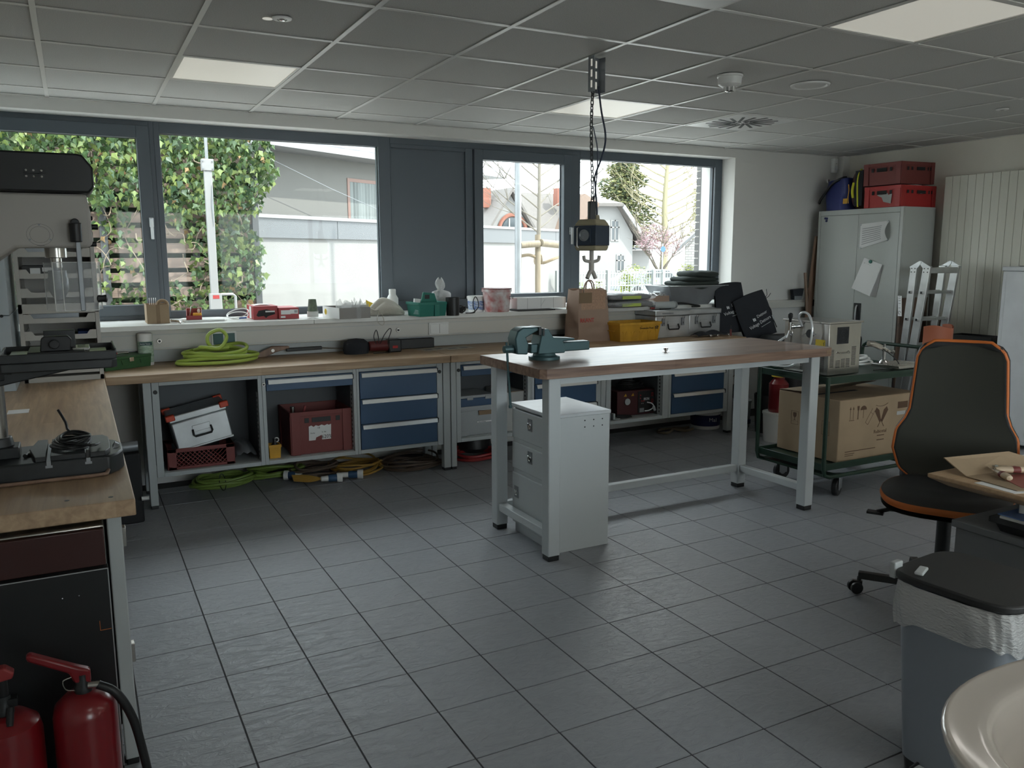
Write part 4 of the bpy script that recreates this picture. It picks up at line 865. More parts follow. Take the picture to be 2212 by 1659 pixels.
for q in range(-3, 12):
    for s_ in (1, -1):
        x0 = -.15+q*.0275; a = Vector((x0, -D_/2, .018)); b_ = Vector((x0+s_*.092, -D_/2, .11))
        if a.x < -.15: f = (-.15-a.x)/(b_.x-a.x) if b_.x > a.x else 2; a = a.lerp(b_, f) if f < 1 else None
        elif a.x > .15: f = (.15-a.x)/(b_.x-a.x) if b_.x < a.x else 2; a = a.lerp(b_, f) if f < 1 else None
        if a is None: continue
        if b_.x > .15: b_ = a.lerp(b_, (.15-a.x)/(b_.x-a.x))
        if b_.x < -.15: b_ = a.lerp(b_, (-.15-a.x)/(b_.x-a.x))
        g.cyl(a, b_, .0028, n=5)
g.build('lattice', 'red_faded', t)
t = thing('cloth', 'dark contents showing through the lattice crate', 'cloth', (.632, 5.61, CZ+.007)); G().grid(lambda u, v: (-.18+.36*u, -.13+.26*v, .05+.02*math.sin(9*u)*math.cos(7*v)), 16, 10).build('cloth', 'black_cloth', t)
t = thing('wrapped_pack', 'grey film-wrapped pack lying right of the lattice crate', 'pack', (.915, 5.66, CZ))
G().grid(lambda u, v: (-.07+.14*u, -.15+.30*v, .001+.11*math.sin(PI*max(.02, min(.98, u)))**.3*math.sin(PI*max(.02, min(.98, v)))**.3+.006*math.sin(20*u+9*v)), 18, 18).build('film', 'alu_dark', t, ang=80)
t = thing('small_tub', 'small square yellow tub in the cabinet left of the tall red crate', 'tub', (1.094, 5.50, CZ)); G().obox(.078, .075, .092, .003, .004, .002).build('tub', 'yellow_post', t, bev=.002)
t = thing('spray_trigger', 'dark bottle with a white ring standing in the yellow tub', 'bottle', (1.10, 5.50, CZ+.004)); G().lathe([(.025, 0), (.025, .08), (.012, .1), (.012, .125), (0, .126)], 16).build('bottle', 'black', t); G().tube([(.012+.014*math.cos(a), -.005, .115+.014*math.sin(a)) for a in [2*PI*k/14 for k in range(14)]], .004, 6, closed=True).build('ring', 'white_plastic', t)
# tall red crate
t = thing('red_crate', 'tall dark red crate with torn handwritten label, under the single blue drawer', 'crate', (1.415, 5.66, CZ))
W_, D_, H_ = .412, .36, .295
def crate_geo(W_, D_, H_, t_=.004):
    g = G().obox(W_, D_, H_, t_, .006)
    for s_ in (-1, 1):
        g.box(-W_/2-.006, W_/2+.006, s_*D_/2-.005, s_*D_/2+.005, H_-.030, H_).box(s_*W_/2-.005, s_*W_/2+.005, -D_/2-.006, D_/2+.006, H_-.030, H_)
        for q in (-1, 1):
            g.box(q*W_/2-(.06 if q > 0 else 0), q*W_/2+(.06 if q < 0 else 0), s_*(D_/2+.003)-.004, s_*(D_/2+.003)+.004, 0, H_)
            g.box(s_*(W_/2+.003)-.004, s_*(W_/2+.003)+.004, q*D_/2-(.05 if q > 0 else 0), q*D_/2+(.05 if q < 0 else 0), 0, H_)
    return g
crate_geo(W_, D_, H_).build('crate', 'red_faded', t, bev=.003)
y = -D_/2-.0005
for (a, b_) in ((-.065, .065), (-.115, -.085), (.10, .13)): G().box(a, b_, y-.003, y, .217, .250).build('hand_hole', 'black', t, bev=.004)
lab = [(-.09, .092), (-.045, .092), (-.04, .11), (.0, .125), (.0, .092), (.062, .092), (.066, .195), (.05, .19), (.04, .196), (.02, .188), (.0, .196), (-.02, .188), (-.04, .195), (-.055, .185), (-.07, .196), (-.088, .19)]
lab_o = G().prism([(a, b_) for a, b_ in lab], 0, .0008, fm((0, y-.001, 0), (1, 0, 0), (0, 0, 1))).build('torn_label', 'paper', t)
for s_, sz, x, z in (('620%', .036, -.002, .10), ('TA.Nr', .014, -.08, .137), ('S. Nr', .016, -.0, .14), ('18', .02, -.03, .17)): txt(s_, sz, WM[t.name] @ fm((x, y-.0025, z), (1, 0, 0), (0, 0, 1)), 'lead_text', t, squash=.9)
t = thing('tools', 'red and grey tool ends sticking out of the tall red crate', 'tools', (1.30, 5.60, CZ+.28)); G().cyl((-.05, 0, -.12), (-.05, 0, .035), .016, n=12).build('tube_end', 'steel', t); G().box(.02, .035, -.01, .01, -.1, .045, Matrix.Rotation(.25, 4, 'Y')).build('red_tag', 'red_plastic', t, bev=.003)
# grey euro box etc
t = thing('storage_box', 'light grey plastic storage box with an oblong hand hole, left of the white carton', 'box', (2.62, 5.66, CZ)); mk('euro_grey', (.38, .40, .41), .4)
g = G().obox(.335, .36, .222, .004, .008, .004).box(-.175, .175, -.187, -.18, .185, .19).box(-.175, -.10, -.188, -.18, 0, .035); g.build('box', 'euro_grey', t, bev=.003)
G().prism([(-.02, .185), (.105, .185), (.09, .152), (-.015, .152)], 0, .004, fm((0, -.186, 0), (1, 0, 0), (0, 0, 1))).build('hand_hole', 'cardboard_dark', t); G().box(-.03, .10, -.187, -.1855, .095, .105).build('label_strip', 'paper', t); txt('Rohr und Fitting', .009, WM[t.name] @ fm((-.02, -.1876, .097), (1, 0, 0), (0, 0, 1)), 'lead_text', t)
t = thing('blue_box', 'dark blue lidded box standing in the grey storage box', 'box', (2.595, 5.64, CZ+.006)); G().box(-.135, .135, -.14, .14, 0, .275).build('box', 'blue_front', t, bev=.006)
G().box(-.145, .145, -.15, .15, .276, .296).box(-.08, -.03, -.155, -.148, .262, .29).box(.07, .12, -.155, -.148, .262, .29).build('lid', 'euro_grey', t, bev=.004)
t = thing('orange_box', 'narrow dull orange carton between blue box and white carton', 'box', (2.765, 5.62, CZ+.006)); G().box(-.02, .02, -.10, .1, 0, .26).build('box', 'terracotta', t, bev=.002)
t = thing('carton', 'white-grey carton with torn top edge right of the grey storage box', 'box', (2.925, 5.65, CZ)); mk('white_carton', (.42, .42, .41), .75, bump=.3, bscale=6, dist=.003)
G().box(-.095, .10, -.17, .17, 0, .305).build('carton', 'white_carton', t, bev=.004); G().prism([(-.09, .302), (-.06, .306), (-.02, .309), (.03, .308), (.06, .313), (.10, .311), (.095, .3075), (.05, .309), (0, .304), (-.06, .301)], 0, .002, fm((0, -.171, 0), (1, 0, 0), (0, 0, 1))).build('torn_edge', 'cardboard_dark', t)
# welder
t = thing('welding_machine', 'dark red welding machine with cable and plug in the open cabinet', 'machine', (4.12, 5.66, CZ+.002))
mk('weld_red', (.06, .012, .014), .45)
G().box(-.21, .20, -.12, .17, 0, .21).build('housing', 'weld_red', t, bev=.006)
G().box(.0, .175, -.127, -.12, .015, .20).build('front_panel', 'black', t, bev=.002)
g = G()
for (x, z, r) in ((.02, .165, .006), (.035, .115, .005), (.055, .115, .005), (.02, .14, .005)): g.cyl((x, -.127, z), (x, -.132, z), r, n=10)
g.build('knob', 'red_print', t); G().cyl((.03, -.127, .095), (.03, -.134, .095), .004, n=8).cyl((.045, -.127, .095), (.045, -.134, .095), .004, n=8).build('socket', 'chrome', t)
for z in (.165, .11):
    fr = G(); frame_rect(fr, .135, .152, z-.015, z+.015, .002, .002, .002, .002, -.131, -.127); fr.build('switch_frame', 'red_print', t)
txt('RKIN', .032, WM[t.name] @ fm((.055, -.1285, .12), (1, 0, 0), (0, 0, 1)), 'white_text', t, squash=.8); G().box(.015, .06, -.1295, -.127, .02, .055).build('rating_plate', 'alu_dark', t)
G().tube([(.09, -.13, .10), (.125, -.15, .09), (.14, -.155, .06), (.10, -.15, .035), (.06, -.14, .03)], .005, 8, sm=5).build('cable', 'white_text', t); G().cyl((.14, -.155, .065), (.155, -.155, .03), .012, n=12).build('plug', 'grey_steel', t)
G().cyl((-.11, -.12, .12), (-.11, -.128, .12), .028, n=20).build('gauge', 'grey_steel', t)
for x in (-.145, -.07): G().prism([(x, .165), (x+.03, .165), (x+.02, .19)], 0, .001, fm((0, -.121, 0), (1, 0, 0), (0, 0, 1))).build('warning_label', 'yellow_post', t)
t = thing('hose_package', 'dark cable hank lying on top of the welding machine', 'cable', (4.12, 5.66, CZ+.213))
g = G()
for q in range(4): g.tube([((.14-.01*q)*math.cos(a), (.10-.01*q)*math.sin(a), .012+.014*q+.006*math.sin(3*a+q)) for a in [2*PI*k/18 for k in range(18)]], .009, 7, closed=True)
g.build('cable', 'black', t)
t = thing('wedge_block', 'grey metal stop with a black foil bag on the cabinet floor before the welder', 'parts', (3.86, 5.47, CZ+.002)); G().box(-.05, -.03, -.02, .02, 0, .05).box(-.05, .02, -.02, .02, 0, .008).build('stop', 'grey_steel', t, bev=.002); G().grid(lambda u, v: (-.01+.15*u, -.02+.06*v, .035*math.sin(PI*max(.02, min(.98, v)))**.5*(1-.4*u)), 10, 6).build('foil_bag', 'black', t)
# coils under bench on floor
def coil(label, loc, R, turns, r, mat, sq=.8, h=.1, ties=0, name='cable_coil', seed=1):
    t = thing(name, label, 'cable', loc); rr = random.Random(seed); g = G(); pts = []
    for q in range(turns):
        Rq = R*(1-.25*rr.random()); ph = rr.random()*6; z0 = r+h*rr.random()*.9*(q/turns+.15)
        for k in range(16):
            a = 2*PI*k/16; pts.append((Rq*math.cos(a)+.02*math.sin(a*2+ph), sq*Rq*math.sin(a)+.015*math.cos(a+ph), max(r, z0+.012*math.sin(a*2+ph))))
    g.tube(pts, r, 7, sm=2); g.build('cable', mat, t)
    for q in range(ties): G().tube([(-.02+.02*math.cos(b_), -sq*R*.93+.035*math.sin(b_), .05+.05*math.sin(b_*1)) for b_ in [2*PI*k/12 for k in range(12)]], .003, 5, closed=True).build('tie', 'black', t)
    return t
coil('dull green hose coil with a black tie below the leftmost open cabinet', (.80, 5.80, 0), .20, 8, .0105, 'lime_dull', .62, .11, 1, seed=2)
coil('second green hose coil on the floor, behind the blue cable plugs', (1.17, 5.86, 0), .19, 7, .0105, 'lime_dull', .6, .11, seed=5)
coil('brown cable coil on the floor between green coils and yellow coil', (1.42, 5.75, 0), .17, 8, .009, 'cable_brown', .8, .09, seed=7)
coil('yellow-orange cable coil with blue and white connectors on the floor', (1.72, 5.74, 0), .20, 7, .008, 'cable_yellow', 1.0, .12, seed=9)
coil('thin brown cable coil on the floor below the three blue drawers', (2.14, 5.68, 0), .22, 8, .008, 'cable_brown', .8, .08, seed=11)
coil('red cable coil on the floor right of the paired bench legs', (2.68, 5.72, 0), .19, 5, .011, 'cable_red', 1.0, .05, seed=13)
def plug(label, p0, p1):
    t = thing('cable_connector', label, 'connector', p0); d = Vector(p1)-Vector(p0); L_ = d.length; M_ = fm((0, 0, 0), Vector((0, 0, 1)).cross(d), Vector((0, 0, 1))) ; M_ = d.to_track_quat('Z', 'Y').to_matrix().to_4x4()
    G().lathe([(.012, 0), (.018, .005), (.020, L_*.35), (0, L_*.35)], 16, M_).build('gland', 'white_plastic', t); G().lathe([(.022, L_*.35), (.026, L_*.4), (.026, L_*.75), (0, L_*.75)], 18, M_).build('body', 'blue_front', t); G().lathe([(.030, L_*.75), (.033, L_*.78), (.033, L_), (.028, L_), (.026, L_*.9), (0, L_*.9)], 20, M_).build('collar', 'white_plastic', t)
plug('blue and white connector lying left, facing away, by the green coil', (1.31, 5.66, .036), (1.20, 5.72, .036))
plug('blue and white connector in the middle of the yellow cable', (1.40, 5.50, .036), (1.545, 5.48, .036)); plug('blue and white connector at the right end, open face showing', (1.55, 5.54, .036), (1.70, 5.49, .036))
t = thing('cable_strands', 'straight brown-yellow cable strands leading to the middle connector', 'cable', (1.35, 5.55, 0)); g = G()
for q in range(5): g.tube([(-.12, .02+.012*q, .03+.006*q), (-.02, -.02+.008*q, .02+.008*q), (.06, -.045, .036)], .006, 6, sm=3)
g.build('strand', 'cable_yellow', t)
t = thing('rope', 'loosely looped twisted rope on the floor below the right cabinets', 'rope', (4.66, 5.68, 0)); G().tube([(.16, -.03, .015), (.05, -.06, .015), (-.04, .0, .03), (-.12, .06, .02), (-.20, .02, .015), (-.16, -.06, .015), (-.08, -.03, .025), (0, .05, .02), (.10, .03, .015), (.17, .04, .015)], .012, 8, sm=5).build('rope', 'rope', t)
t = thing('dark_bag', 'black plastic bag under the bench behind the red cable', 'bag', (2.75, 5.90, 0)); G().lathe([(.10, 0), (.15, .04), (.14, .12), (.06, .17), (0, .18)], 20).build('bag', 'black', t)
# stuff in the corner below the left bench
t = thing('pump', 'dark pump or motor with a grey pipe stub in the corner under the left bench', 'machine', (.19, 5.3, 0)); G().box(-.08, .07, -.12, .2, 0, .42).build('body', 'black_matt', t, bev=.01); G().cyl((-.05, -.14, .47), (.06, -.14, .47), .03, n=16).build('pipe', 'alu_dark', t); G().cyl((.06, -.14, .15), (.10, -.14, .15), .012, n=10).build('tap', 'white_plastic', t)
# right end: pots and canister beside bench
t = thing('paint_bucket', 'white and blue paint bucket with lettering behind the last bench leg', 'bucket', (5.02, 5.72, 0)); mk('bk_blue', (.02, .03, .12), .5); G().lathe([(.13, 0), (.14, .22), (.145, .22), (.145, .24), (0, .24)], 30).build('body', 'bucket_white' if 0 else 'white_plastic', t); G().lathe([(.132, .03), (.136, .13)], 30).build('blue_band', 'bk_blue', t); txt('Mal', .05, fm((4.955, 5.595, .075), (1, -.45, 0), (0, 0, 1)), 'white_text', t)
t = thing('paint_bucket', 'grey paint bucket with smaller bottles on it, right of the last bench leg', 'bucket', (5.30, 5.62, 0)); G().lathe([(.12, 0), (.13, .23), (.135, .23), (.135, .25), (0, .25)], 30).build('body', 'euro_grey', t); G().box(-.09, .05, -.135, -.11, .04, .08).build('blue_band', 'bk_blue', t)
t = thing('metal_cans', 'bright metal can standing on the grey paint bucket', 'can', (5.27, 5.60, .25)); G().lathe([(.05, 0), (.05, .14), (.045, .15), (0, .15)], 20).build('can', 'chrome', t); G().tube([(-.05, 0, .12), (-.06, 0, .20), (0, 0, .235), (.04, 0, .20)], .004, 6, sm=4).build('bail', 'rope', t)
t = thing('canister', 'dark red canister with a yellow cap behind the cardboard box', 'canister', (5.18, 5.0, .25)); G().lathe([(.075, 0), (.08, .01), (.08, .24), (.045, .28), (.045, .30)], 22).build('body', 'red_ext', t); G().lathe([(.062, .30), (.062, .345), (.058, .35), (0, .35)], 22).build('cap', 'yellow', t)
t = thing('paint_bucket', 'small white paint bucket under the red canister behind the trolley', 'bucket', (5.18, 5.0, 0)); G().lathe([(.11, 0), (.12, .23), (.125, .232), (.125, .25), (0, .25)], 28).build('body', 'white_plastic', t); G().prism([(-.03, .1), (.02, .14), (.03, .08)], 0, .002, fm((-.05, -.122, .04), (1, 0, 0), (0, 0, 1))).build('logo', 'bk_blue', t)
t = thing('dark_bin', 'black open container on the floor left of the red canister', 'bin', (5.38, 5.30, 0)); G().lathe([(.11, 0), (.13, .34), (.125, .34), (.1, .01), (0, .01)], 26).build('body', 'black', t)
# ================= SHELF UNIT ON LEFT BENCH =================
su = thing('tray_cabinet', 'white metal tray cabinet with notched pull-out trays, behind the drill press', 'cabinet', (-.09, 5.55, BZ))
mk('tray_white', (.50, .48, .44), .45)
x0, x1, y0, y1, zt = -.295, .108, 5.32, 5.80, 1.70
G().box(x0, x0+.022, y0, y1, BZ, zt).box(x1-.022, x1, y0, y1, BZ, zt).box(x0, x1, y1-.01, y1, BZ, zt).box(x0, x1, y0, y1, zt-.02, zt).box(x0, x1, y0, y1, BZ, BZ+.03).box(x0, x1, y0, y0+.02, 1.245, 1.30).build('carcass', 'tray_white', su, w=True, bev=.002)
for q, z in enumerate((.90, 1.00, 1.095, 1.19, 1.335, 1.44, 1.56)):
    h_ = .052
    t_ = G().prism([(0, 0), (.358, 0), (.358, h_), (.325, h_), (.31, h_*.55), (.05, h_*.55), (.035, h_), (0, h_)], 0, .003, fm((x0+.022, y0+.004, z), (1, 0, 0), (0, 0, 1)) ).box(x0+.024, x1-.024, y0+.004, y1-.02, z, z+.003).box(x1-.026, x1-.023, y0+.004, y1-.02, z, z+.045).box(x0+.023, x0+.026, y0+.004, y1-.02, z, z+.045).build('tray', 'tray_white', su, w=True, bev=.0008)
G().box(x0+.022, x1-.022, y0+.03, y1-.012, BZ+.03, zt-.02).build('dark_interior', 'black_matt', su, w=True) if 0 else None
con = (('dark carton with two barcode labels in the upper tray of the tray cabinet', (-.16, 5.45, 1.444), .20, .07, 'black'), ('stack of grey sheets in the middle tray of the tray cabinet', (-.12, 5.50, 1.194), .25, .055, 'alu_dark'), ('yellow folder in the second lowest visible tray', (-.03, 5.50, 1.004), .15, .03, 'yellow'), ('blue folder in the tray of the tray cabinet', (.03, 5.55, 1.099), .08, .03, 'blue_print'), ('orange-brown box in the lowest tray', (-.20, 5.45, .904), .09, .07, 'terracotta'), ('crumpled clear sleeve in the top tray', (-.15, 5.45, 1.564), .17, .05, 'film' if 0 else 'alu_dark'))
for lb_, loc, w_, h_, m_ in con:
    t = thing('tray_content', lb_, 'supplies', loc); G().box(-w_/2, w_/2, -.10, .10, 0, h_).build('pack', m_, t, bev=.003)
    if m_ == 'black': G().box(-.06, -.01, -.102, -.10, .02, .055).box(.0, .05, -.102, -.10, .035, .058).build('barcode_label', 'paper', t)
t = thing('tall_locker', 'pale blue-grey metal locker at the left edge behind the drill press', 'locker', (-.605, 5.3, BZ)); mk('locker', (.50, .56, .60), .4); G().box(-.29, .285, -.25, .45, 0, .40).build('lower_door', 'locker', t, bev=.003); G().box(-.29, .285, -.25, .45, .403, .95).build('upper_door', 'locker', t, bev=.003); G().cyl((.25, -.25, .40), (.25, -.262, .40), .008, n=10).build('key', 'black', t)
# ================= DRILL PRESS =================
dp = thing('drill_press', 'bench drill press with black belt cover, pale head and clear chuck guard', 'drill press', (-.18, 3.07, BZ))
y0, y1 = 2.925, 3.215
bs = [(-.42, y0), (.055, y0), (.082, y0+.035), (.100, y0+.09), (.100, y1-.09), (.08, y1-.03), (.05, y1), (-.42, y1)]
G().prism(bs, BZ, .918).build('base', 'cast_dark', dp, w=True, bev=.006)
G().prism([(-.155, y0+.004), (-.125, y0+.004), (-.125, y1-.004), (-.155, y1-.004), (-.175, 3.07)], .918, .935).box(-.112, -.012, y0+.004, y1-.004, .918, .935).prism([(.0, y0+.004), (.045, y0+.006), (.06, y0+.05), (.062, 3.07), (.06, y1-.05), (.045, y1-.006), (.0, y1-.004)], .918, .935).build('raised_pad', 'cast_dark', dp, w=True, bev=.002)
for x in (-.118, -.006): G().box(x-.006, x+.006, y0-.0005, y1-.004, .900, .9185).box(x-.01, x+.01, y0-.0006, y0+.02, .898, .906).build('slot', 'alu_dark', dp, w=True)
G().box(-.30, -.20, 3.02, 3.12, .918, .955).build('column_foot', 'cast_dark', dp, w=True, bev=.004)
G().cyl((-.262, 3.07, .955), (-.262, 3.07, .985), .048, .042, 28).build('column_socket', 'cast_dark', dp, w=True, bev=.003)
G().cyl((-.262, 3.07, .98), (-.262, 3.07, 1.62), .0335, n=28).build('column', 'steel', dp, w=True)
G().cyl((.066, 3.065, .912), (.078, 3.065, .905), .026, n=24).build('emblem', 'alu_dark', dp, w=True)
G().tube([(-.40, 2.905, .863), (-.10, 2.905, .863), (.03, 2.905, .863), (.045, 2.915, .866), (.05, 2.93, .872)], .006, 8, sm=3).build('mat_edge', 'broom_wood', dp, w=True)
# head
hd = G().prism([(-.45, 1.755), (-.45, 1.50), (-.22, 1.54), (-.155, 1.588), (.045, 1.588), (.058, 1.60), (.058, 1.70), (.05, 1.755)], 0, .19, fm((0, 3.165, 0), (1, 0, 0), (0, 0, 1)))
hd.build('head', 'drill_white', dp, w=True, bev=.010, seg=3)
G().prism([(-.45, 1.757), (.058, 1.757), (.074, 1.775), (.074, 1.835), (.048, 1.872), (.03, 1.876), (-.45, 1.876)], 0, .24, fm((0, 3.19, 0), (1, 0, 0), (0, 0, 1))).build('belt_cover', 'black', dp, w=True, bev=.006)
sc = G()
for x in (-.108, -.088, -.067):
    for z in (1.802, 1.820): sc.cyl((x, 2.951, z), (x, 2.947, z), .0032, n=12)
sc.build('screw', 'chrome', dp, w=True)
G().box(-.115, -.058, 2.9485, 2.951, 1.8105, 1.8125).build('cover_slit', 'black_matt', dp, w=True)
G().tube([(-.087+.036*math.cos(a), 2.9755, 1.628+.033*math.sin(a)) for a in [2*PI*k/36 for k in range(36)]], .0007, 5, closed=True).tube([(-.087+.027*math.cos(a), 2.9755, 1.628+.025*math.sin(a)) for a in [2*PI*k/36 for k in range(36)]], .0007, 5, closed=True).build('round_cover', 'black', dp, w=True)
for a in (PI/2, PI/2+2.1, PI/2-2.1): G().cyl((-.087+.032*math.cos(a), 2.976, 1.628+.030*math.sin(a)), (-.087+.032*math.cos(a), 2.973, 1.628+.030*math.sin(a)), .003, n=10).build('screw', 'alu_dark', dp, w=True)
hz = G().cyl((.012, 2.95, 1.605), (.012, 2.95, 1.665), .017, .018, 20).cyl((.012, 2.975, 1.665), (.012, 2.945, 1.665), .013, n=18).build('guard_hub', 'black', dp, w=True, bev=.003)
G().box(.009, .023, 2.941, 2.951, 1.39, 1.606).build('guard_rod', 'alu_dark', dp, w=True, bev=.002)
for (x0_, x1_, r, z) in ((.055, .078, .009, 1.655), (.055, .064, .007, 1.683), (.05, .07, .008, 1.60)): G().cyl((x0_, 3.03, z), (x1_, 3.03, z), r, n=18).build('knob', 'black', dp, w=True, bev=.002)
G().cyl((-.05, 3.07, 1.59), (-.05, 3.07, 1.556), .032, n=28).build('quill_collar', 'steel', dp, w=True, bev=.002)
G().cyl((-.05, 3.07, 1.56), (-.05, 3.07, 1.525), .016, n=20).build('quill', 'steel', dp, w=True)
G().lathe([(.012, 0), (.013, -.012), (.027, -.014), (.027, -.035), (.030, -.04), (.030, -.075), (.014, -.108), (.010, -.11), (0, -.11)], 28, None, (-.05, 3.07, 1.53)).build('chuck', 'alu_dark', dp, w=True)
sh = G()
for pts in (((-.06, 2.945), (.06, 2.945)), ((-.06, 2.945), (-.085, 3.0)), ((.06, 2.945), (.072, 3.0)), ((.072, 3.0), (.072, 3.10)), ((-.085, 3.0), (-.085, 3.06))):
    (xa, ya), (xb, yb) = pts; d = Vector((xb-xa, yb-ya, 0)); nn = Vector((-d.y, d.x, 0)).normalized()*.002
    sh.add([(xa, ya, 1.392), (xb, yb, 1.392), (xb+nn.x, yb+nn.y, 1.392), (xa+nn.x, ya+nn.y, 1.392), (xa, ya, 1.542), (xb, yb, 1.542), (xb+nn.x, yb+nn.y, 1.542), (xa+nn.x, ya+nn.y, 1.542)], [(0, 3, 2, 1), (4, 5, 6, 7), (0, 1, 5, 4), (1, 2, 6, 5), (2, 3, 7, 6), (3, 0, 4, 7)])
shd = sh.build('chuck_guard', 'shield', dp, w=True)
g = G()
for (x, y) in ((-.06, 2.944), (-.036, 2.9435), (.06, 2.944), (.072, 3.0)): g.cyl((x, y, 1.391), (x, y, 1.543), .0015, n=6)
g.tube([(-.06, 2.944, 1.391), (.06, 2.944, 1.391)], .0015, 6).tube([(-.06, 2.944, 1.543), (.06, 2.944, 1.543)], .0012, 6); g.build('guard_edge', 'white_plastic', shd, w=True)
G().lathe([(.004, -.016), (.013, -.012), (.011, 0), (.013, .012), (.004, .016)], 7, fm((.072, 2.945, 1.427), (0, 0, 1), (0, 1, 0))).build('star_knob', 'black', dp, w=True)
# table with tray
G().prism([(-.225, 2.93), (.085, 2.93), (.10, 2.95), (.10, 3.21), (-.225, 3.21)], 1.205, 1.235).build('table', 'cast_dark', dp, w=True, bev=.004)
tb = G().box(-.225, .098, 2.928, 2.934, 1.235, 1.262).box(-.225, .098, 3.206, 3.212, 1.235, 1.262).box(.094, .10, 2.934, 3.206, 1.235, 1.268).box(-.228, -.222, 2.934, 3.206, 1.235, 1.262).build('tray_rim', 'cast_dark', dp, w=True, bev=.002)
G().box(-.205, -.15, 2.97, 3.17, 1.236, 1.250).box(.02, .075, 2.97, 3.17, 1.236, 1.250).build('table_pad', 'steel', dp, w=True, bev=.002)
G().cyl((-.262, 3.07, 1.17), (-.262, 3.07, 1.25), .05, n=24).box(-.26, -.2, 3.03, 3.11, 1.19, 1.235).prism([(-.22, 1.205), (.03, 1.205), (-.10, 1.18), (-.25, 1.15)], 0, .06, fm((0, 3.10, 0), (1, 0, 0), (0, 0, 1))).build('table_bracket', 'cast_dark', dp, w=True, bev=.004)
v = thing('drill_vise', 'black machine vise with a round screw end on the drill press table', 'vise', (-.065, 3.05, 1.2505))
G().box(-.085, .075, -.10, .10, 0, .014).build('base', 'black', v, bev=.002)
G().prism([(-.05, .014), (.035, .014), (.04, .05), (.03, .062), (-.035, .062), (-.045, .055)], 0, .03, fm((0, -.06, 0), (1, 0, 0), (0, 0, 1))).build('front_jaw', 'black', v, bev=.003)
G().box(-.04, .05, .01, .05, .014, .072).build('rear_jaw', 'cast_dark', v, bev=.002); G().cyl((-.008, -.09, .038), (-.008, -.12, .038), .014, n=24).build('screw_end', 'black', v, bev=.002)
g = G().box(.04, .09, -.05, .06, .006, .018); g.build('slotted_ear', 'steel', v, bev=.002)
for y in (-.02, .025): G().box(.055, .078, y, y+.02, .0178, .0186).build('slot', 'black', v)
t = thing('cable_coil', 'black power cable coiled on the drill press base', 'cable', (-.055, 3.06, .9355))
g = G(); pts = []
for q in range(5):
    for k in range(14):
        a = 2*PI*k/14; pts.append((.058*math.cos(a)*(1-.06*q)+.004*q, .085*math.sin(a)*(1-.07*q), .006+.007*q+.004*math.sin(a*2+q)))
pts += [(.0, .02, .045), (-.01, .06, .07), (-.03, .09, .11)]
g.tube(pts, .0045, 7, sm=3).tube([(-.03, -.06, .03), (.03, -.09, .02), (.07, -.11, .018), (.085, -.05, .012)], .0045, 7, sm=4); g.build('cable', 'black', t)
t = thing('pen', 'white and black marker lying on the drill press base', 'pen', (-.178, 3.06, .9185)); G().cyl((.02, .06, .006), (-.002, -.02, .006), .006, n=12).build('barrel', 'white_plastic', t); G().cyl((-.002, -.02, .006), (-.008, -.042, .006), .0068, n=12).build('cap', 'black', t)
t = thing('spring_part', 'small white coiled spring at the left edge of the bench', 'spring', (-.285, 2.86, BZ)); G().tube([(.018*math.cos(k*.9), .018*math.sin(k*.9), .003+.0014*k) for k in range(40)], .0022, 5).build('spring', 'white_plastic', t)
t = thing('paper_slip', 'small white paper slip on the left bench behind the column', 'paper', (-.28, 4.35, BZ)); G().box(-.04, .045, -.05, .06, .0002, .0012).build('paper', 'paper', t)
# ================= STAINLESS APPLIANCE + EXTINGUISHERS =================
t = thing('appliance', 'stainless steel machine with dark red panel and black door under the left bench', 'machine', (-.3, 2.85, 0))
G().box(-.62, .020, 2.60, 3.1, .03, .788).build('cabinet', 'steel', t, w=True, bev=.008, seg=3)
G().box(-.60, .0185, 2.575, 2.60, .672, .782).build('red_panel', 'dark_red', t, w=True, bev=.003)
G().box(-.61, .022, 2.562, 2.60, .03, .668).build('black_door', 'black', t, w=True, bev=.002)
fr = G().box(-.61, .0225, 2.5615, 2.5625, .664, .667).box(.0195, .0225, 2.5615, 2.5625, .04, .667).build('bright_edge', 'alu', t, w=True)
G().box(-.012, .018, 2.5612, 2.562, .48, .4815).box(-.012, -.0105, 2.5612, 2.562, .48, .51).build('orange_mark', 'orange', t, w=True)
for x in (-.10, -.058): G().cyl((x, 2.562, .598), (x, 2.559, .598), .0018, n=8).build('screw', 'chrome', t, w=True)
def extinguisher(label, loc, r, h_, hosed, rz):
    t = thing('fire_extinguisher', label, 'extinguisher', loc, rz, 'red fire extinguishers on the floor')
    G().lathe([(r*.9, 0), (r, .01), (r, h_-.06), (r*.92, h_-.03), (r*.6, h_-.006), (r*.3, h_), (0, h_)], 40).build('cylinder', 'red_ext', t)
    nk = G().lathe([(.022, h_), (.022, h_+.015), (.016, h_+.03), (.016, h_+.05)], 18).build('valve', 'cast_dark', t)
    return t, nk, h_
t, nk, h_ = extinguisher('red fire extinguisher with a long raised lever and black hose, right one', (-.062, 2.34, 0), .078, .415, 1, 0)
G().prism([(.02, h_+.025), (.02, h_+.06), (-.01, h_+.075), (-.115, h_+.135), (-.125, h_+.128), (-.12, h_+.115), (-.03, h_+.06), (-.02, h_+.03)], -.014, .014, fm((0, 0, 0), (1, 0, 0), (0, 0, 1))).build('lever', 'red_ext', t, bev=.006)
G().tube([(-.02, -.01, h_+.01), (-.04, -.015, h_+.02), (-.045, -.015, h_+.045), (-.025, -.01, h_+.05)], .0018, 6, sm=4).build('pull_ring', 'steel', t)
G().cyl((.012, -.015, h_+.02), (.04, -.02, h_+.018), .010, n=14).build('hose_nut', 'steel', t)
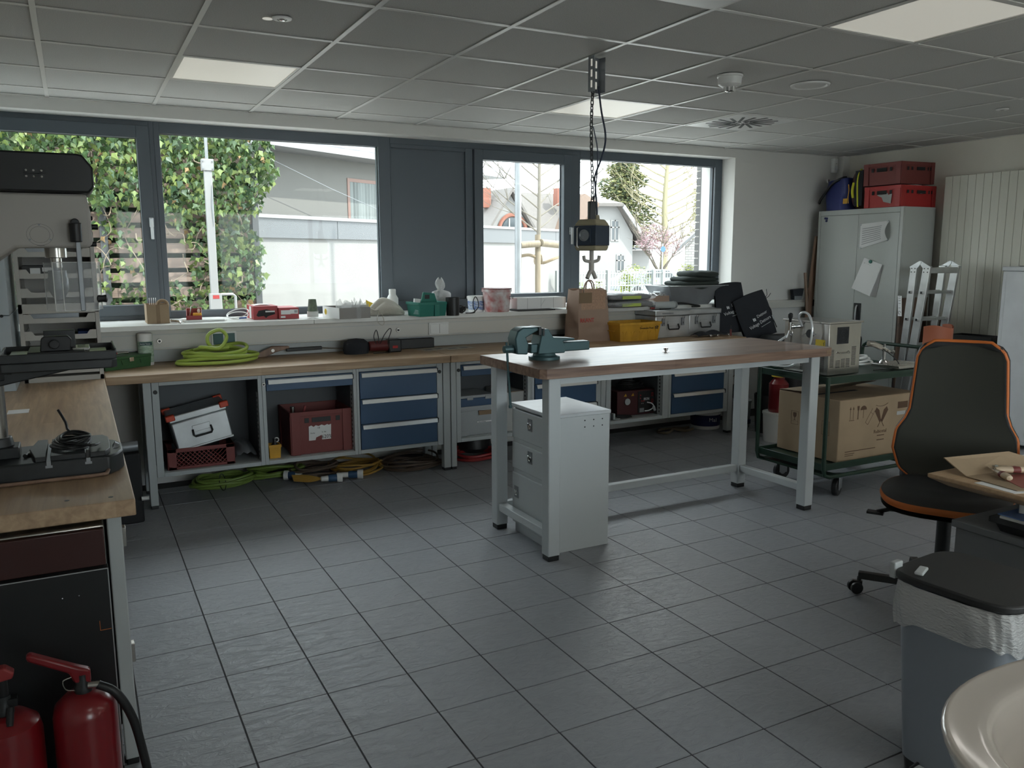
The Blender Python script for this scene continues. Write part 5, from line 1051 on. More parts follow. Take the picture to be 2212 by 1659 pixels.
G().tube([(.035, -.02, h_+.018), (.075, -.03, h_-.01), (.11, -.03, h_-.09), (.13, -.03, h_-.20), (.14, -.02, h_-.30), (.13, -.01, .06)], .0115, 12, sm=6).build('hose', 'black', t)
G().tube([(.13, -.01, .07), (.115, 0, .03), (.07, .01, .015)], .016, 10).build('nozzle', 'red_ext', t)
t, nk, h_ = extinguisher('red fire extinguisher with a folded-down cap-like handle, at the left edge', (-.243, 2.34, 0), .082, .40, 0, 0)
G().prism([(-.035, h_+.10), (-.03, h_+.125), (.01, h_+.128), (.03, h_+.11), (.025, h_+.095), (-.02, h_+.09), (-.025, h_+.08)], -.016, .016, fm((0, 0, 0), (1, 0, 0), (0, 0, 1))).build('handle', 'red_plastic', t, bev=.005); G().cyl((0, 0, h_+.03), (0, 0, h_+.10), .013, n=12).box(-.03, .03, -.014, .014, h_+.02, h_+.04).cyl((.015, -.02, h_+.02), (.012, -.05, h_-.015), .009, n=10).build('valve_head', 'black', t)
# ================= HANGING SOCKET CUBE =================
hb = thing('hanging_socket_cube', 'yellow and dark blue power cube hanging from the ceiling on a chain', 'power outlet', (2.43, 3.70, 1.585))
R_ = Matrix.Rotation(.42, 4, 'Z')
mk('cube_yellow', (.34, .30, .20), .5); mk('cube_blue', (.02, .035, .06), .45)
G().frus((-.060, .060, -.060, .060, .0), (-.067, .067, -.067, .067, .025), R_).box(-.067, .067, -.067, .067, .025, .135, R_).frus((-.067, .067, -.067, .067, .135), (-.05, .05, -.05, .05, .162), R_).build('housing', 'cube_yellow', hb, bev=.006)
G().box(-.068, .068, -.068, .068, .026, .130, R_).build('panel', 'cube_blue', hb, bev=.003)
for M_ in (R_ @ fm((-.068, 0, .078), (0, -1, 0), (0, 0, 1)), R_ @ fm((0, .068, .078), (-1, 0, 0), (0, 0, 1))):
    f_ = G().box(-.036, .036, -.038, .038, 0, .004, M_).build('socket_plate', 'cube_blue', hb, bev=.003); G().lathe([(.030, .004), (.030, .010), (.026, .010), (.024, .0045), (0, .0045)], 24, M_).build('socket_lid', 'alu_dark', f_)
g = G().cyl((0, 0, .0), (0, 0, -.05), .011, n=14).cyl((0, 0, -.05), (0, 0, -.10), .014, n=14)
g.tube([(-.068, 0, -.028), (-.062, 0, -.048), (-.04, 0, -.055), (0, 0, -.058), (.04, 0, -.055), (.062, 0, -.048), (.068, 0, -.028)], .0085, 10, sm=3).tube([(-.036, 0, -.145), (-.02, 0, -.12), (0, 0, -.10)], .011, 10).tube([(.036, 0, -.145), (.02, 0, -.12), (0, 0, -.10)], .011, 10)
g.v = [Matrix.Rotation(.35, 4, 'Z') @ v_ for v_ in g.v]; g.build('hook_handle', 'drill_white', hb)
G().box(-.022, .018, -.012, .012, .155, .255).build('wire_grip', 'black', hb, bev=.004)
G().cyl((.03, .0, .155), (.03, 0, .185), .018, .012, 14).build('cable_gland', 'cube_yellow', hb)
G().tube([(-.095, -.02, .12), (-.105, -.02, .115), (-.105, -.02, .02), (-.095, -.02, .015)], .003, 6).build('side_clip', 'steel', hb)
ch = thing('chain', 'dark steel link chain hanging from the slotted ceiling rail', 'chain', (2.425, 3.70, 2.39))
z = .03; k = 0
while z > -.60:
    M_ = Matrix.Translation((.006*math.sin(z*9), 0, z)) @ Matrix.Rotation(PI/2*(k % 2)+.3, 4, 'Z')
    G().tube([(.008*math.cos(a)*(1), 0, .020*math.sin(a)*1) for a in [2*PI*q/14 for q in range(14)]], .0028, 6, closed=True, M=M_).build('link', 'cast_dark', ch); z -= .0275; k += 1
t = thing('supply_cable', 'black supply cable looping from the ceiling rail down to the power cube', 'cable', (2.46, 3.70, 2.40)); G().tube([(.0, 0, .02), (.02, 0, -.10), (.045, 0, -.20), (.045, 0, -.27), (.015, 0, -.36), (-.015, 0, -.43), (-.01, 0, -.50), (.0, 0, -.60), (.0, 0, -.645)], .005, 8, sm=6).tube([(-.03, 0, -.18), (.0, 0, -.30), (-.005, 0, -.45), (-.02, 0, -.56)], .0035, 6, sm=4).build('cable', 'blue_cable' if 'blue_cable' in MATS else mk('blue_cable', (.01, .02, .05), .4), t)
t = thing('ceiling_bracket', 'slotted grey U-profile bracket hanging from the ceiling', 'bracket', (2.45, 3.70, 2.39)); RB = Matrix.Rotation(.25, 4, 'Z')
G().box(-.042, .042, .018, .022, 0, .175, RB).box(-.042, -.038, -.02, .02, 0, .175, RB).box(.038, .042, -.02, .02, 0, .175, RB).build('profile', 'alu_dark', t)
for q in range(3): G().box(.008, .018, .0165, .0178, .02+.052*q, .055+.052*q, RB).box(-.0430, -.0421, -.006, .004, .02+.052*q, .055+.052*q, RB).build('slot', 'white_text' if 0 else 'lamp_panel', t)
# smoke detector, speaker, sprinklers, motion sensor
t = thing('smoke_detector', 'white domed smoke detector on the ceiling', 'detector', (3.368, 3.727, ZC)); G().lathe([(.072, 0), (.072, -.010), (.066, -.012), (.064, -.05), (.045, -.062), (.040, -.063), (0, -.063)], 36).build('body', 'white_plastic', t)
g = G().lathe([(.026, -.064), (.026, -.085), (.016, -.090), (0, -.090)], 20); g.build('sensor', 'chrome', t)
for q in range(8): a = 2*PI*q/8; G().box(.028, .032, -.004, .004, -.088, -.062, Matrix.Rotation(a, 4, 'Z')).build('cage_rib', 'white_plastic', t)
t = thing('ceiling_speaker', 'round flush speaker grille in the ceiling right of the smoke detector', 'speaker', (3.986, 3.713, ZC)); G().lathe([(.115, .002), (.112, -.006), (.098, -.008), (.092, -.002), (.088, .0), (0, .0)], 44).build('ring', 'white_plastic', t); G().lathe([(.088, -.001), (.085, -.004), (0, -.005)], 40).build('grille', 'ceil_rail', t)
for lb_, p in (('flat round sprinkler head in the ceiling above the left window', (.865, 3.743)), ('flat round sprinkler head in the ceiling at the far right', (5.843, 3.691))):
    t = thing('sprinkler', lb_, 'sprinkler', (p[0], p[1], ZC)); G().lathe([(.042, .001), (.040, -.004), (.022, -.006), (.02, -.003), (0, -.003)], 30).build('rosette', 'white_plastic', t); G().lathe([(.012, -.003), (.012, -.010), (0, -.012)], 12).build('nozzle', 'chrome', t)
t = thing('ceiling_sticker', 'small round pale sticker beside the left sprinkler head', 'sticker', (.815, 3.79, ZC+.004)); G().lathe([(.022, 0), (.022, -.0008), (0, -.0008)], 24).build('sticker', 'lamp_panel', t)
t = thing('motion_sensor', 'white motion sensor on the wall in the top right corner', 'sensor', (7.04, 6.2, 2.40)); G().prism([(-.035, 0), (.035, 0), (.035, -.03), (.02, -.045), (-.02, -.045), (-.035, -.03)], .0, .145).build('housing', 'white_plastic', t, bev=.008); G().cyl((0, -.046, .045), (0, -.044, .045), .025, n=20).build('lens', 'white_text', t); G().cyl((0, -.048, .09), (0, -.045, .09), .003, n=8).build('indicator', 'black', t)
# ================= TROLLEY (right of the work table) =================
t = thing('trolley', 'dark green two-shelf trolley on casters carrying the drinks cooler', 'trolley', (4.62, 3.86, 0))
X0, X1, Y0_, Y1_ = 4.12, 5.12, 3.57, 4.15
for z in (.80, .24):
    f_ = G().box(X0, X1, Y0_, Y0_+.006, z-.045, z).box(X0, X1, Y1_-.006, Y1_, z-.045, z).box(X0, X0+.006, Y0_, Y1_, z-.045, z).box(X1-.006, X1, Y0_, Y1_, z-.045, z).box(X0, X1, Y0_, Y1_, z-.028, z-.022)
    f_.build('shelf', 'green_cart', t, w=True, bev=.002)
for y in (Y0_+.0, Y1_):
    pts = [(X0, y, .80), (X0, y, .21), (X0+.015, y, .165), (X0+.06, y, .15), (X1-.05, y, .15), (X1, y, .165), (X1+.012, y, .21), (X1+.012, y, .80)]
    G().tube(pts, .0135, 12).build('side_tube', 'green_cart', t, w=True)
G().tube([(X1+.012, Y0_, .78), (X1+.014, Y0_, .88), (X1+.014, Y0_+.03, .918), (X1+.014, Y0_+.08, .925), (X1+.014, Y1_-.08, .925), (X1+.014, Y1_-.03, .918), (X1+.014, Y1_, .88), (X1+.012, Y1_, .78)], .0125, 12, sm=3).build('push_handle', 'green_cart', t, w=True)
G().box(X0+.05, X0+.14, Y0_, Y1_, .142, .160).box(X1-.18, X1-.09, Y0_, Y1_, .142, .160).build('cross_plate', 'green_cart', t, w=True)
for (x, y, sw) in ((4.31, 3.62, .4), (4.31, 4.10, -.2), (4.98, 3.62, .9), (4.98, 4.10, .1)):
    M_ = Matrix.Translation((x, y, 0)) @ Matrix.Rotation(sw, 4, 'Z')
    g = G().cyl((0, 0, .125), (0, 0, .145), .035, n=18, M=M_).box(-.03, .03, -.026, -.021, .05, .13, M_).box(-.03, .03, .021, .026, .05, .13, M_)
    c_ = g.build('caster', 'alu_dark', t, w=True, bev=.002)
    G().cyl((0, -.018, .058), (0, .018, .058), .058, n=28, M=M_).build('wheel', 'black', c_, w=True, bev=.006)
    G().cyl((0, -.02, .058), (0, .02, .058), .022, n=18, M=M_).build('wheel_hub', 'alu_dark', c_, w=True)
# big carton on lower shelf
t = thing('shipping_carton', 'large brown shipping carton with fragile symbols on the lower trolley shelf', 'carton', (4.66, 3.87, .245))
bx0, bx1, by0, by1, bz0, bz1 = 4.28, 5.045, 3.605, 4.125, .223, .633
G().box(bx0, bx1, by0, by1, bz0, bz1).build('carton', 'cardboard', t, w=True, bev=.005)
g = G().add([(bx0, by0, bz1+.001), (bx1-.15, by0+.0, bz1+.001), (bx1-.15, by0+.22, bz1+.004), (bx0, by0+.22, bz1+.006)], [(0, 1, 2, 3)]); 
G().grid(lambda u, v: (bx0+.62*u, by1-.30*v, bz1+.003+.055*v*(.3+.7*u)), 10, 6).grid(lambda u, v: (bx0+.62*u, by1-.30*v, bz1+.0055+.055*v*(.3+.7*u)), 10, 6).build('raised_flap', 'cardboard', t, w=True)
G().box(bx0+.05, bx0+.45, 3.84, 3.87, bz1-.001, bz1+.001).build('opening', 'black_matt', t, w=True)
G().box(bx0-.0008, bx0, 3.80, 3.86, .54, bz1).box(bx0-.0008, bx0, 3.80, 3.86, bz0, .36).build('packing_tape', 'cardboard_dark', t, w=True)
def onside(g, name, mat, y_, z_):  # print on the -x face
    g.v = [Matrix(((0, 0, -1, bx0-.0006), (-1, 0, 0, y_), (0, 1, 0, z_), (0, 0, 0, 1))) @ v for v in g.v]; return g.build(name, mat, t, w=True, smooth=False)
def frm(g, w_, h_):
    for a in ((0, w_, 0, .0018), (0, w_, h_-.0018, h_), (0, .0018, 0, h_), (w_-.0018, w_, 0, h_), (0, w_, h_*.24, h_*.25)): g.box(a[0], a[1], a[2], a[3], 0, .0006)
    return g
g = frm(G(), .062, .092); g.prism([(.018, .082), (.044, .082), (.046, .065), (.040, .052), (.033, .048), (.033, .034), (.042, .030), (.020, .030), (.029, .034), (.029, .048), (.022, .052), (.016, .065)], 0, .0006); onside(g, 'fragile_mark', 'print_brown', 4.005, .415)
g = frm(G(), .062, .092); g.prism([(.031+.010*math.cos(a), .072+.010*math.sin(a)) for a in [2*PI*k/12 for k in range(12)]], 0, .0006)
for s_ in (-1, 1): g.prism([(.031+s_*.022, .078), (.031+s_*.026, .058), (.031+s_*.016, .045), (.031+s_*.014, .028), (.031+s_*.005, .028), (.031+s_*.008, .05), (.031+s_*.018, .06)], 0, .0006)
onside(g, 'handle_with_care_mark', 'print_brown', 3.925, .408)
g = frm(G(), .062, .092); g.box(.018, .024, .035, .07, 0, .0006).prism([(.012, .068), (.030, .068), (.021, .082)], 0, .0006).box(.038, .044, .035, .07, 0, .0006).prism([(.032, .068), (.050, .068), (.041, .082)], 0, .0006).box(.012, .05, .028, .032, 0, .0006); onside(g, 'this_way_up_mark', 'print_brown', 3.845, .400)
g = frm(G(), .062, .092); g.prism([(.015, .035), (.047, .035), (.047, .055), (.036, .06), (.036, .08), (.026, .08), (.026, .06), (.015, .055)], 0, .0006); onside(g, 'stacking_mark', 'print_brown', 3.74, .39)
g = G(); MF = fm((bx0, by0-.0006, 0), (1, 0, 0), (0, 0, 1))
for x in (.10, .128): g.box(x, x+.003, .50, .57, 0, .0006, MF).prism([(x-.006, .565), (x+.009, .565), (x+.0015, .585)], 0, .0006, MF)
g.box(.092, .14, .492, .496, 0, .0006, MF)
g.prism([(.165, .585), (.185, .585), (.183, .56), (.178, .553), (.178, .50), (.184, .497), (.166, .497), (.172, .50), (.172, .553), (.167, .56)], 0, .0006, MF)
g.prism([(.195+.03+.03*math.cos(a), .555+.028*math.sin(a)) for a in [PI*k/10 for k in range(11)]], 0, .0006, MF).box(.2235, .2265, .50, .555, 0, .0006, MF)
for s_ in (-1, 1): g.prism([(.40, .47), (.40+s_*.012, .455), (.40+s_*.065, .535), (.40+s_*.050, .56), (.40+s_*.022, .54)], 0, .0006, MF).prism([(.40, .475), (.40+s_*.004, .475), (.40-s_*.028, .425), (.40-s_*.032, .428)], 0, .0006, MF)
g.tube([(.345, .575, 0), (.37, .568, 0), (.40, .566, 0), (.43, .57, 0), (.46, .582, 0)], .002, 4, sm=3, M=MF)
M45 = MF @ Matrix.Translation((.29, .50, 0)) @ Matrix.Rotation(.95, 4, 'Z')
for a in ((-.05, .06, -.016, -.014), (-.05, .06, .014, .016), (-.05, -.048, -.016, .016), (.03, .032, -.016, .016)): g.box(a[0], a[1], a[2], a[3], 0, .0006, M45)
for z in (.365, .335): g.box(.37, .44, z, z+.006, 0, .0006, MF)
g.box(.07, .36, .285, .290, 0, .0006, MF).box(.07, .16, .27, .274, 0, .0006, MF).box(.07, .15, .258, .262, 0, .0006, MF)
for q in range(4): g.box(.60+.02*q, .615+.02*q, .275, .295, 0, .0006, MF)
g.box(.56, .66, .535, .58, 0, .0006, MF)
g.build('print', 'print_brown', t, w=True, smooth=False)
txt('Rubicetal', .034, MF @ Matrix.Translation((.335, .385, .0004)), 'print_brown', t, name='carton_lettering')
G().box(.555, .64, .49, .515, 0, .0008, MF).build('address_label', 'white_carton', t, w=True)
# drinks cooler with tap
t = thing('drinks_cooler', 'stainless drinks cooler with a beer tap and ventilation slots on the trolley', 'cooler', (4.42, 3.90, .779))
G().box(4.272, 4.570, 3.715, 4.095, .782, 1.118).build('housing', 'steel', t, w=True, bev=.003)
G().box(4.262, 4.580, 3.705, 4.105, 1.118, 1.130).build('lid', 'steel', t, w=True, bev=.002)
G().box(4.345, 4.455, 3.7145, 3.7155, .985, 1.095).build('fan_opening', 'black_matt', t, w=True)
fg = G()
for r in (.012, .024, .036, .046): fg.tube([(4.40+r*math.cos(a), 3.7125, 1.04+r*math.sin(a)) for a in [2*PI*k/20 for k in range(20)]], .001, 4, closed=True)
fg.build('fan_guard', 'cast_dark', t, w=True)
g = G()
for (xa, xb, za, zb) in ((4.292, 4.325, .835, .95), (4.49, 4.53, .84, .96), (4.345, 4.385, .83, .88), (4.395, 4.43, .83, .885), (4.44, 4.475, .83, .885)):
    z = za
    while z < zb: g.box(xa, xb, 3.7142, 3.7152, z, z+.0035); z += .0085
for (ya, yb, za, zb) in ((3.90, 3.945, .80, .95), (3.745, 3.79, .80, .95)):
    z = za
    while z < zb: g.box(4.2712, 4.2722, ya, yb, z, z+.0035); z += .0085
g.build('vent_slot', 'black_matt', t, w=True)
G().tube([(4.36, 3.713, .935), (4.362, 3.702, .925), (4.46, 3.702, .925), (4.462, 3.713, .935)], .003, 6).build('side_handle', 'steel', t, w=True)
G().box(4.2705, 4.272, 3.745, 3.822, .965, 1.012).build('warning_label', 'yellow', t, w=True); G().prism([(.0, .0), (.008, .006), (.004, .012), (.010, .03), (.0, .014), (.004, .009)], 0, .0006, fm((4.2702, 3.757, .975), (0, -1, 0), (0, 0, 1))).build('bolt_mark', 'black', t, w=True)
G().cyl((4.272, 3.872, 1.045), (4.262, 3.872, 1.045), .028, n=24).build('thermostat_dial', 'black', t, w=True, bev=.003)
for y in (3.832, 3.91): G().cyl((4.272, y, 1.045), (4.264, y, 1.045), .004, n=10).build('screw', 'chrome', t, w=True)
ring = G().tube([(4.2705, 4.04+.016*math.cos(a), .905+.016*math.sin(a)) for a in [2*PI*k/20 for k in range(20)]], .0018, 5, closed=True).box(4.2702, 4.2712, 4.02, 4.025, .89, .93).build('red_mark', 'red_print', t, w=True)
tp = G().cyl((4.272, 3.955, 1.09), (4.215, 3.985, 1.085), .013, n=16).cyl((4.235, 3.975, 1.088), (4.225, 3.98, 1.088), .018, n=16).cyl((4.21, 3.99, 1.06), (4.21, 3.99, 1.115), .011, n=16).cyl((4.21, 3.99, 1.062), (4.20, 4.0, 1.01), .008, .007, 14).tube([(4.215, 3.985+.014*math.cos(a), 1.045+.018*math.sin(a)) for a in [2*PI*k/16 for k in range(16)]], .0025, 6, closed=True).build('tap', 'chrome', t, w=True)
G().lathe([(.008, 0), (.009, .02), (.016, .035), (.015, .055), (.008, .062), (0, .063)], 18, None, (4.21, 3.99, 1.115)).build('tap_knob', 'black', tp, w=True)
h = thing('drink_hose', 'clear hose looping from the tap side of the cooler down and back up', 'hose', (4.2, 3.95, .80))
G().tube([(4.268, 3.94, 1.09), (4.23, 3.935, 1.15), (4.225, 3.90, 1.185), (4.22, 3.84, 1.17), (4.215, 3.806, 1.09), (4.21, 3.815, .98), (4.20, 3.87, .88), (4.19, 3.95, .825), (4.19, 4.05, .812), (4.19, 4.12, .815), (4.19, 4.155, .86), (4.195, 4.12, .94), (4.22, 4.07, .99), (4.265, 4.04, 1.03)], .0075, 10, sm=6).build('hose', mk('hose_clear', (.72, .74, .76), .15, metal=.3), h, w=True)
# keg coupler, drip tray, hose coil on trolley
t = thing('drip_plate', 'ribbed stainless drip plate lying on the right half of the trolley', 'plate', (4.98, 3.72, .80)); G().box(-.16, .13, -.12, .10, -.0, .022).build('plate', 'steel', t, bev=.003)
g = G()
for q in range(6): g.box(-.15, .12, -.10+.035*q, -.092+.035*q, .022, .0255)
g.build('rib', 'steel', t)
t = thing('tap_stand', 'chrome tap fitting with a black-handled lever standing on the drip plate', 'tap', (4.87, 3.76, .824)); G().lathe([(.032, 0), (.028, .01), (.013, .025), (.012, .08), (.018, .085), (.018, .10), (.008, .102), (.008, .13), (0, .131)], 20).cyl((0, 0, .085), (.07, -.01, .075), .008, n=12).cyl((.055, -.01, .078), (.075, -.01, .074), .016, n=14).build('column', 'chrome', t)
G().tube([(-.14, .02, .14), (-.10, .01, .135), (-.04, 0, .11)], .02, 10).tube([(-.04, 0, .11), (.02, -.01, .085)], .012, 8).build('spray_grip', 'steel', t)
G().tube([(-.14, .02, .12), (-.3, .06, .115), (-.34, .1, .05)], .003, 6, sm=4).tube([(-.03, -.01, .10), (.05, -.04, .04), (.06, -.08, -.01), (.01, -.10, -.02), (-.06, -.10, -.022), (-.25, -.12, -.02)], .003, 6, sm=4).build('cable', 'black', t)
t = thing('hose_coil', 'coil of clear-white hose behind the chrome tap on the trolley', 'hose', (4.86, 3.98, .80)); g = G()
for q in range(3): g.tube([((.13-.025*q)*math.cos(a), (.09-.015*q)*math.sin(a), .012+.014*q+.01*math.sin(a+q)) for a in [2*PI*k/22 for k in range(22)]], .008, 8, closed=True)
g.build('hose', 'white_plastic', t)
# ================= TALL CABINET =================
t = thing('tall_cabinet', 'tall pale grey two-door metal cabinet in the right corner', 'cabinet', (6.95, 5.55, 0))
mk('cab_grey', (.48, .50, .475), .42); mk('cab_side', (.30, .30, .28), .45)
G().box(6.722, 7.15, 5.070, 6.042, .0, 1.994).build('carcass', 'cab_grey', t, w=True, bev=.003)
fr = G(); 
fr.box(6.70, 6.722, 5.070, 5.103, 0, 1.994).box(6.70, 6.722, 6.012, 6.042, 0, 1.994).box(6.70, 6.722, 5.103, 6.012, 1.945, 1.994).box(6.70, 6.722, 5.103, 6.012, 0, .05).build('front_frame', 'cab_grey', t, w=True, bev=.002)
d1 = G().box(6.702, 6.720, 5.559, 6.009, .053, 1.942).build('door', 'cab_grey', t, w=True, bev=.002)
d2 = G().box(6.702, 6.720, 5.106, 5.556, .053, 1.942).build('door', 'cab_grey', t, w=True, bev=.002)
hp_ = G().box(6.694, 6.702, 5.468, 5.548, .86, 1.096).build('handle_plate', 'black', d2, w=True, bev=.006)
G().tube([(6.692, 5.505, .90), (6.672, 5.505, .92), (6.668, 5.505, .98), (6.674, 5.505, 1.05), (6.692, 5.508, 1.075)], .008, 10, sm=3).build('lever', 'alu', hp_, w=True)
g = G()
for (y, z) in ((5.955, 1.92), (5.935, 1.918), (5.94, 1.895)): g.cyl((6.70, y, z), (6.694, y, z), .011, n=14)
g.build('magnet', 'bk_blue', d1, w=True)
# papers
t = thing('notice_sheet', 'printed list held by four round magnets, one edge curling up, on the cabinet door', 'notice', (6.70, 5.37, 1.62))
def ns(u, v):
    y = 5.525-.31*u; z = 1.615+.235*v-.0*u+(.02*u*v)+(.08*u*(1-v)*1.0); off = .004+.05*max(0, (u-.55)/.45)*math.sin(PI*max(0, min(1, v*1.05)))*(1-.2*v)
    return (6.699-off, y, z)
G().grid(ns, 20, 14).build('sheet', 'paper', t, w=True)
g = G()
for q in range(8):
    v0 = .14+.09*q; g.grid(lambda u, v: (ns(.08+.72*u, v0+.035*v)[0]-.0012, ns(.08+.72*u, v0+.035*v)[1], ns(.08+.72*u, v0+.035*v)[2]), 14, 1)
g.build('printed_rows', 'row_grey' if 'row_grey' in MATS else mk('row_grey', (.42, .42, .43), .8), t, w=True)
for (u, v) in ((0.01, .97), (.97, .97), (.98, .02), (.04, .03)):
    x, y, z = ns(u, v); G().lathe([(.011, 0), (.010, .006), (.006, .008), (0, .008)], 16, fm((6.699, y, z), (0, -1, 0), (0, 0, 1))).build('magnet', 'alu', t, w=True)
t = thing('notice_pad', 'tilted pad of printed sheets under a green magnet on the cabinet door', 'notice', (6.70, 5.38, 1.35))
a_, b_, c_, d_ = (5.456, 1.532), (5.250, 1.466), (5.341, 1.170), (5.560, 1.240)
for q in range(4):
    o1 = .002+.0035*q; dy = .004*q
    G().add([(6.699-o1, a_[0]-dy*.3, a_[1]), (6.699-o1, b_[0]-0, b_[1]), (6.699-o1-.010*q, c_[0]-.012*(3-q), c_[1]-.004*(3-q)), (6.699-o1-.008*q, d_[0], d_[1])], [(0, 1, 2, 3)]).build('sheet', 'paper', t, w=True)
g = G(); R2 = Vector((0, b_[0]-a_[0], b_[1]-a_[1])).normalized(); U2 = (Vector((0, a_[0]-d_[0], a_[1]-d_[1]))).normalized()
for q in range(8): g.box(.03, .185, .05+.022*q, .061+.022*q, 0, .0006, fm((6.699-.030+.0016*q, d_[0], d_[1]), R2, U2))
g.build('printed_rows', 'row_grey', t, w=True)
txt('Bestellung\nWerkstatt', .02, fm((6.699-.0165, 5.45, 1.475), R2, U2), 'print_grey', t, name='heading')
G().lathe([(.017, 0), (.016, .008), (0, .009)], 18, fm((6.682, 5.375, 1.495), (0, -1, 0), (0, 0, 1))).build('green_magnet', 'green_plastic', t, w=True)
# crates on the cabinet
def e_crate(label, O, rz, H_, mat):
    t = thing('red_crate', label, 'crate', O, rz); W_, D_ = .50, .385
    crate_geo(W_, D_, H_).build('crate', mat, t, bev=.003)
    g = G()
    for (a, b_) in ((-.05, .055), (-.105, -.08), (.085, .11)):
        G().box(-W_/2-.0095, -W_/2-.005, a, b_, H_*.60, H_*.60+.035).build('hand_hole', 'black_matt', t, bev=.003)
    for (a, b_) in ((-.17, -.145), (-.11, -.085), (-.03, .09), (.13, .145), (.17, .185)): G().box(a, b_, -D_/2-.0095, -D_/2-.005, H_*.62, H_*.62+.03).build('hand_hole', 'black_matt', t, bev=.003)
    return t
mk('crate_red', (.45, .035, .035), .42)
t = e_crate('lower bright red crate with torn sticker remains on top of the cabinet', (6.96, 5.315, 1.996), 0, .195, 'crate_red')
G().prism([(-.10, .05), (-.02, .03), (-.01, .12), (-.05, .11), (-.06, .13), (-.09, .12), (-.13, .115), (-.16, .13), (-.17, .11), (-.12, .09)], 0, .001, fm((-.2565, 0, 0), (0, -1, 0), (0, 0, 1)) @ Matrix.Translation((.12, 0, 0))).build('torn_sticker', 'white_carton', t)
t = e_crate('upper dull red crate, tilted on the lower one, on top of the cabinet', (6.955, 5.335, 2.205), .03, .20, 'red_faded'); t.rotation_euler = (.0, -.02, .04)
t = thing('white_roll', 'white rounded pack showing between the two red crates', 'pack', (7.0, 5.25, 2.06)); G().lathe([(0, 0), (.12, .02), (.13, .08), (.10, .14), (0, .16)], 26).build('pack', 'white_plastic', t)
# bags on cabinet
t = thing('blue_bag', 'blue tarpaulin bag with a black strap on the left end of the cabinet', 'bag', (6.93, 5.90, 1.996))
def bb_(u, v):
    a = 2*PI*u; sx = .19*(1-.12*v); sy = .155*(1-.05*v); c1 = math.cos(a); s1 = math.sin(a)
    return (sx*math.copysign(abs(c1)**.5, c1)+.006*math.sin(7*v+3*a), sy*math.copysign(abs(s1)**.5, s1)+.008*math.sin(5*v+2*a), .30*v+.012*math.sin(2*a)*v)
G().grid(bb_, 36, 12, closeu=True).build('bag', 'blue_bag', t, ang=70); G().add([bb_(k/36, 1) for k in range(36)], [tuple(range(36))]).build('top', 'blue_bag', t)
G().tube([(-.19, .18, .08), (-.21, .14, .12), (-.19, .04, .25), (-.17, -.04, .30), (-.10, -.06, .32)], .014, 6, sm=4).tube([(-.05, -.05, .30), (-.06, -.02, .33), (-.05, .03, .33), (-.05, .05, .30)], .006, 6, sm=3).build('strap', 'black', t)
G().box(-.175, -.171, -.15, -.10, .06, .11).build('yellow_tab', 'yellow_post', t); G().box(-.18, -.165, .09, .11, .28, .31).build('clip', 'chrome', t)
t = thing('equipment_case', 'dark red and black soft case with neon yellow bands beside the red crates', 'bag', (6.95, 5.625, 1.996))
def ec(u, v):
    a = 2*PI*u; c1, s1 = math.cos(a), math.sin(a); z = .192+.19*math.copysign(abs(s1)**.55, s1)
    w_ = 1 if 0 < v < 1 else .85
    return ((.22*math.copysign(abs(c1)**.55, c1))*w_, .082-.164*v, .192+(z-.192)*w_)
G().grid(ec, 32, 6, closeu=True).add([ec(k/32, 0) for k in range(32)], [tuple(range(32))]).add([ec(k/32, 1) for k in range(32)], [tuple(range(32))]).build('case', 'case_red' if 'case_red' in MATS else mk('case_red', (.06, .02, .018), .6), t, ang=60)
for yy, m_ in ((-.045, 'neon'), (.06, 'neon')):
    if 'neon' not in MATS: mk('neon', (.62, .62, .03), .5)
G().tube([(-.222, -.025, .02), (-.226, -.02, .10), (-.226, -.01, .25), (-.222, -.02, .33), (-.20, -.03, .375)], .008, 6, sm=3).build('yellow_band', 'neon', t); G().tube([(-.222, .035, .11), (-.236, .035, .16), (-.236, .035, .20), (-.222, .035, .25)], .012, 8, sm=3).build('neon_handle', 'neon', t)
G().box(-.223, -.218, -.07, .02, .03, .36).build('black_panel', 'black_cloth', t)
G().tube([(-.22, .088, .06), (-.225, .092, .12), (-.22, .088, .18), (-.225, .092, .24)], .004, 5, sm=3).build('cord', 'yellow_post', t)
# ladder
t = thing('step_ladder', 'folded aluminium step ladder leaning beside the cabinet', 'ladder', (6.65, 4.75, 0))
mk('ladder_alu', (.66, .67, .66), .33, metal=.75, var=.22, scale=7)
for (ya, yb, sh) in ((4.775, 4.712, .10), (4.655, 4.585, .17)):
    for x in (6.45, 6.83):
        g = G().prism([(ya, 1.462), (yb, 1.462), (yb+sh, 0.02), (ya+sh, .02)], 0, .028, Matrix(((0, 0, 1, x), (1, 0, 0, 0), (0, 1, 0, 0), (0, 0, 0, 1))))
        st = g.build('stile', 'ladder_alu', t, w=True, bev=.003)
        G().box(x-.002, x+.03, yb+sh-.003, ya+sh+.003, 0, .03).build('foot', 'black', st, w=True)
        if x < 6.6:
            q_ = G()
            for z in (1.41, 1.44):
                for f in (.25, .75): q_.cyl((x+.001, ya+(yb-ya)*f+sh*(1.462-z)/1.44, z), (x-.003, ya+(yb-ya)*f+sh*(1.462-z)/1.44, z), .005, n=8)
            q_.build('rivet', 'black', st, w=True)
    for z in (1.235, 1.0, .765, .53, .295):
        yy = (ya+yb)/2+sh*(1.462-z)/1.44
        r_ = G().box(6.44, 6.84, yy-.012, yy+.012, z-.013, z+.013).build('rung', 'ladder_alu', t, w=True, bev=.003)
        G().box(6.4375, 6.4405, yy-.009, yy+.009, z-.010, z+.010).build('rung_plug', 'black', r_, w=True)
G().box(6.47, 6.84, 4.59, 4.64, 1.40, 1.45).build('top_rung', 'ladder_alu', t, w=True, bev=.004)
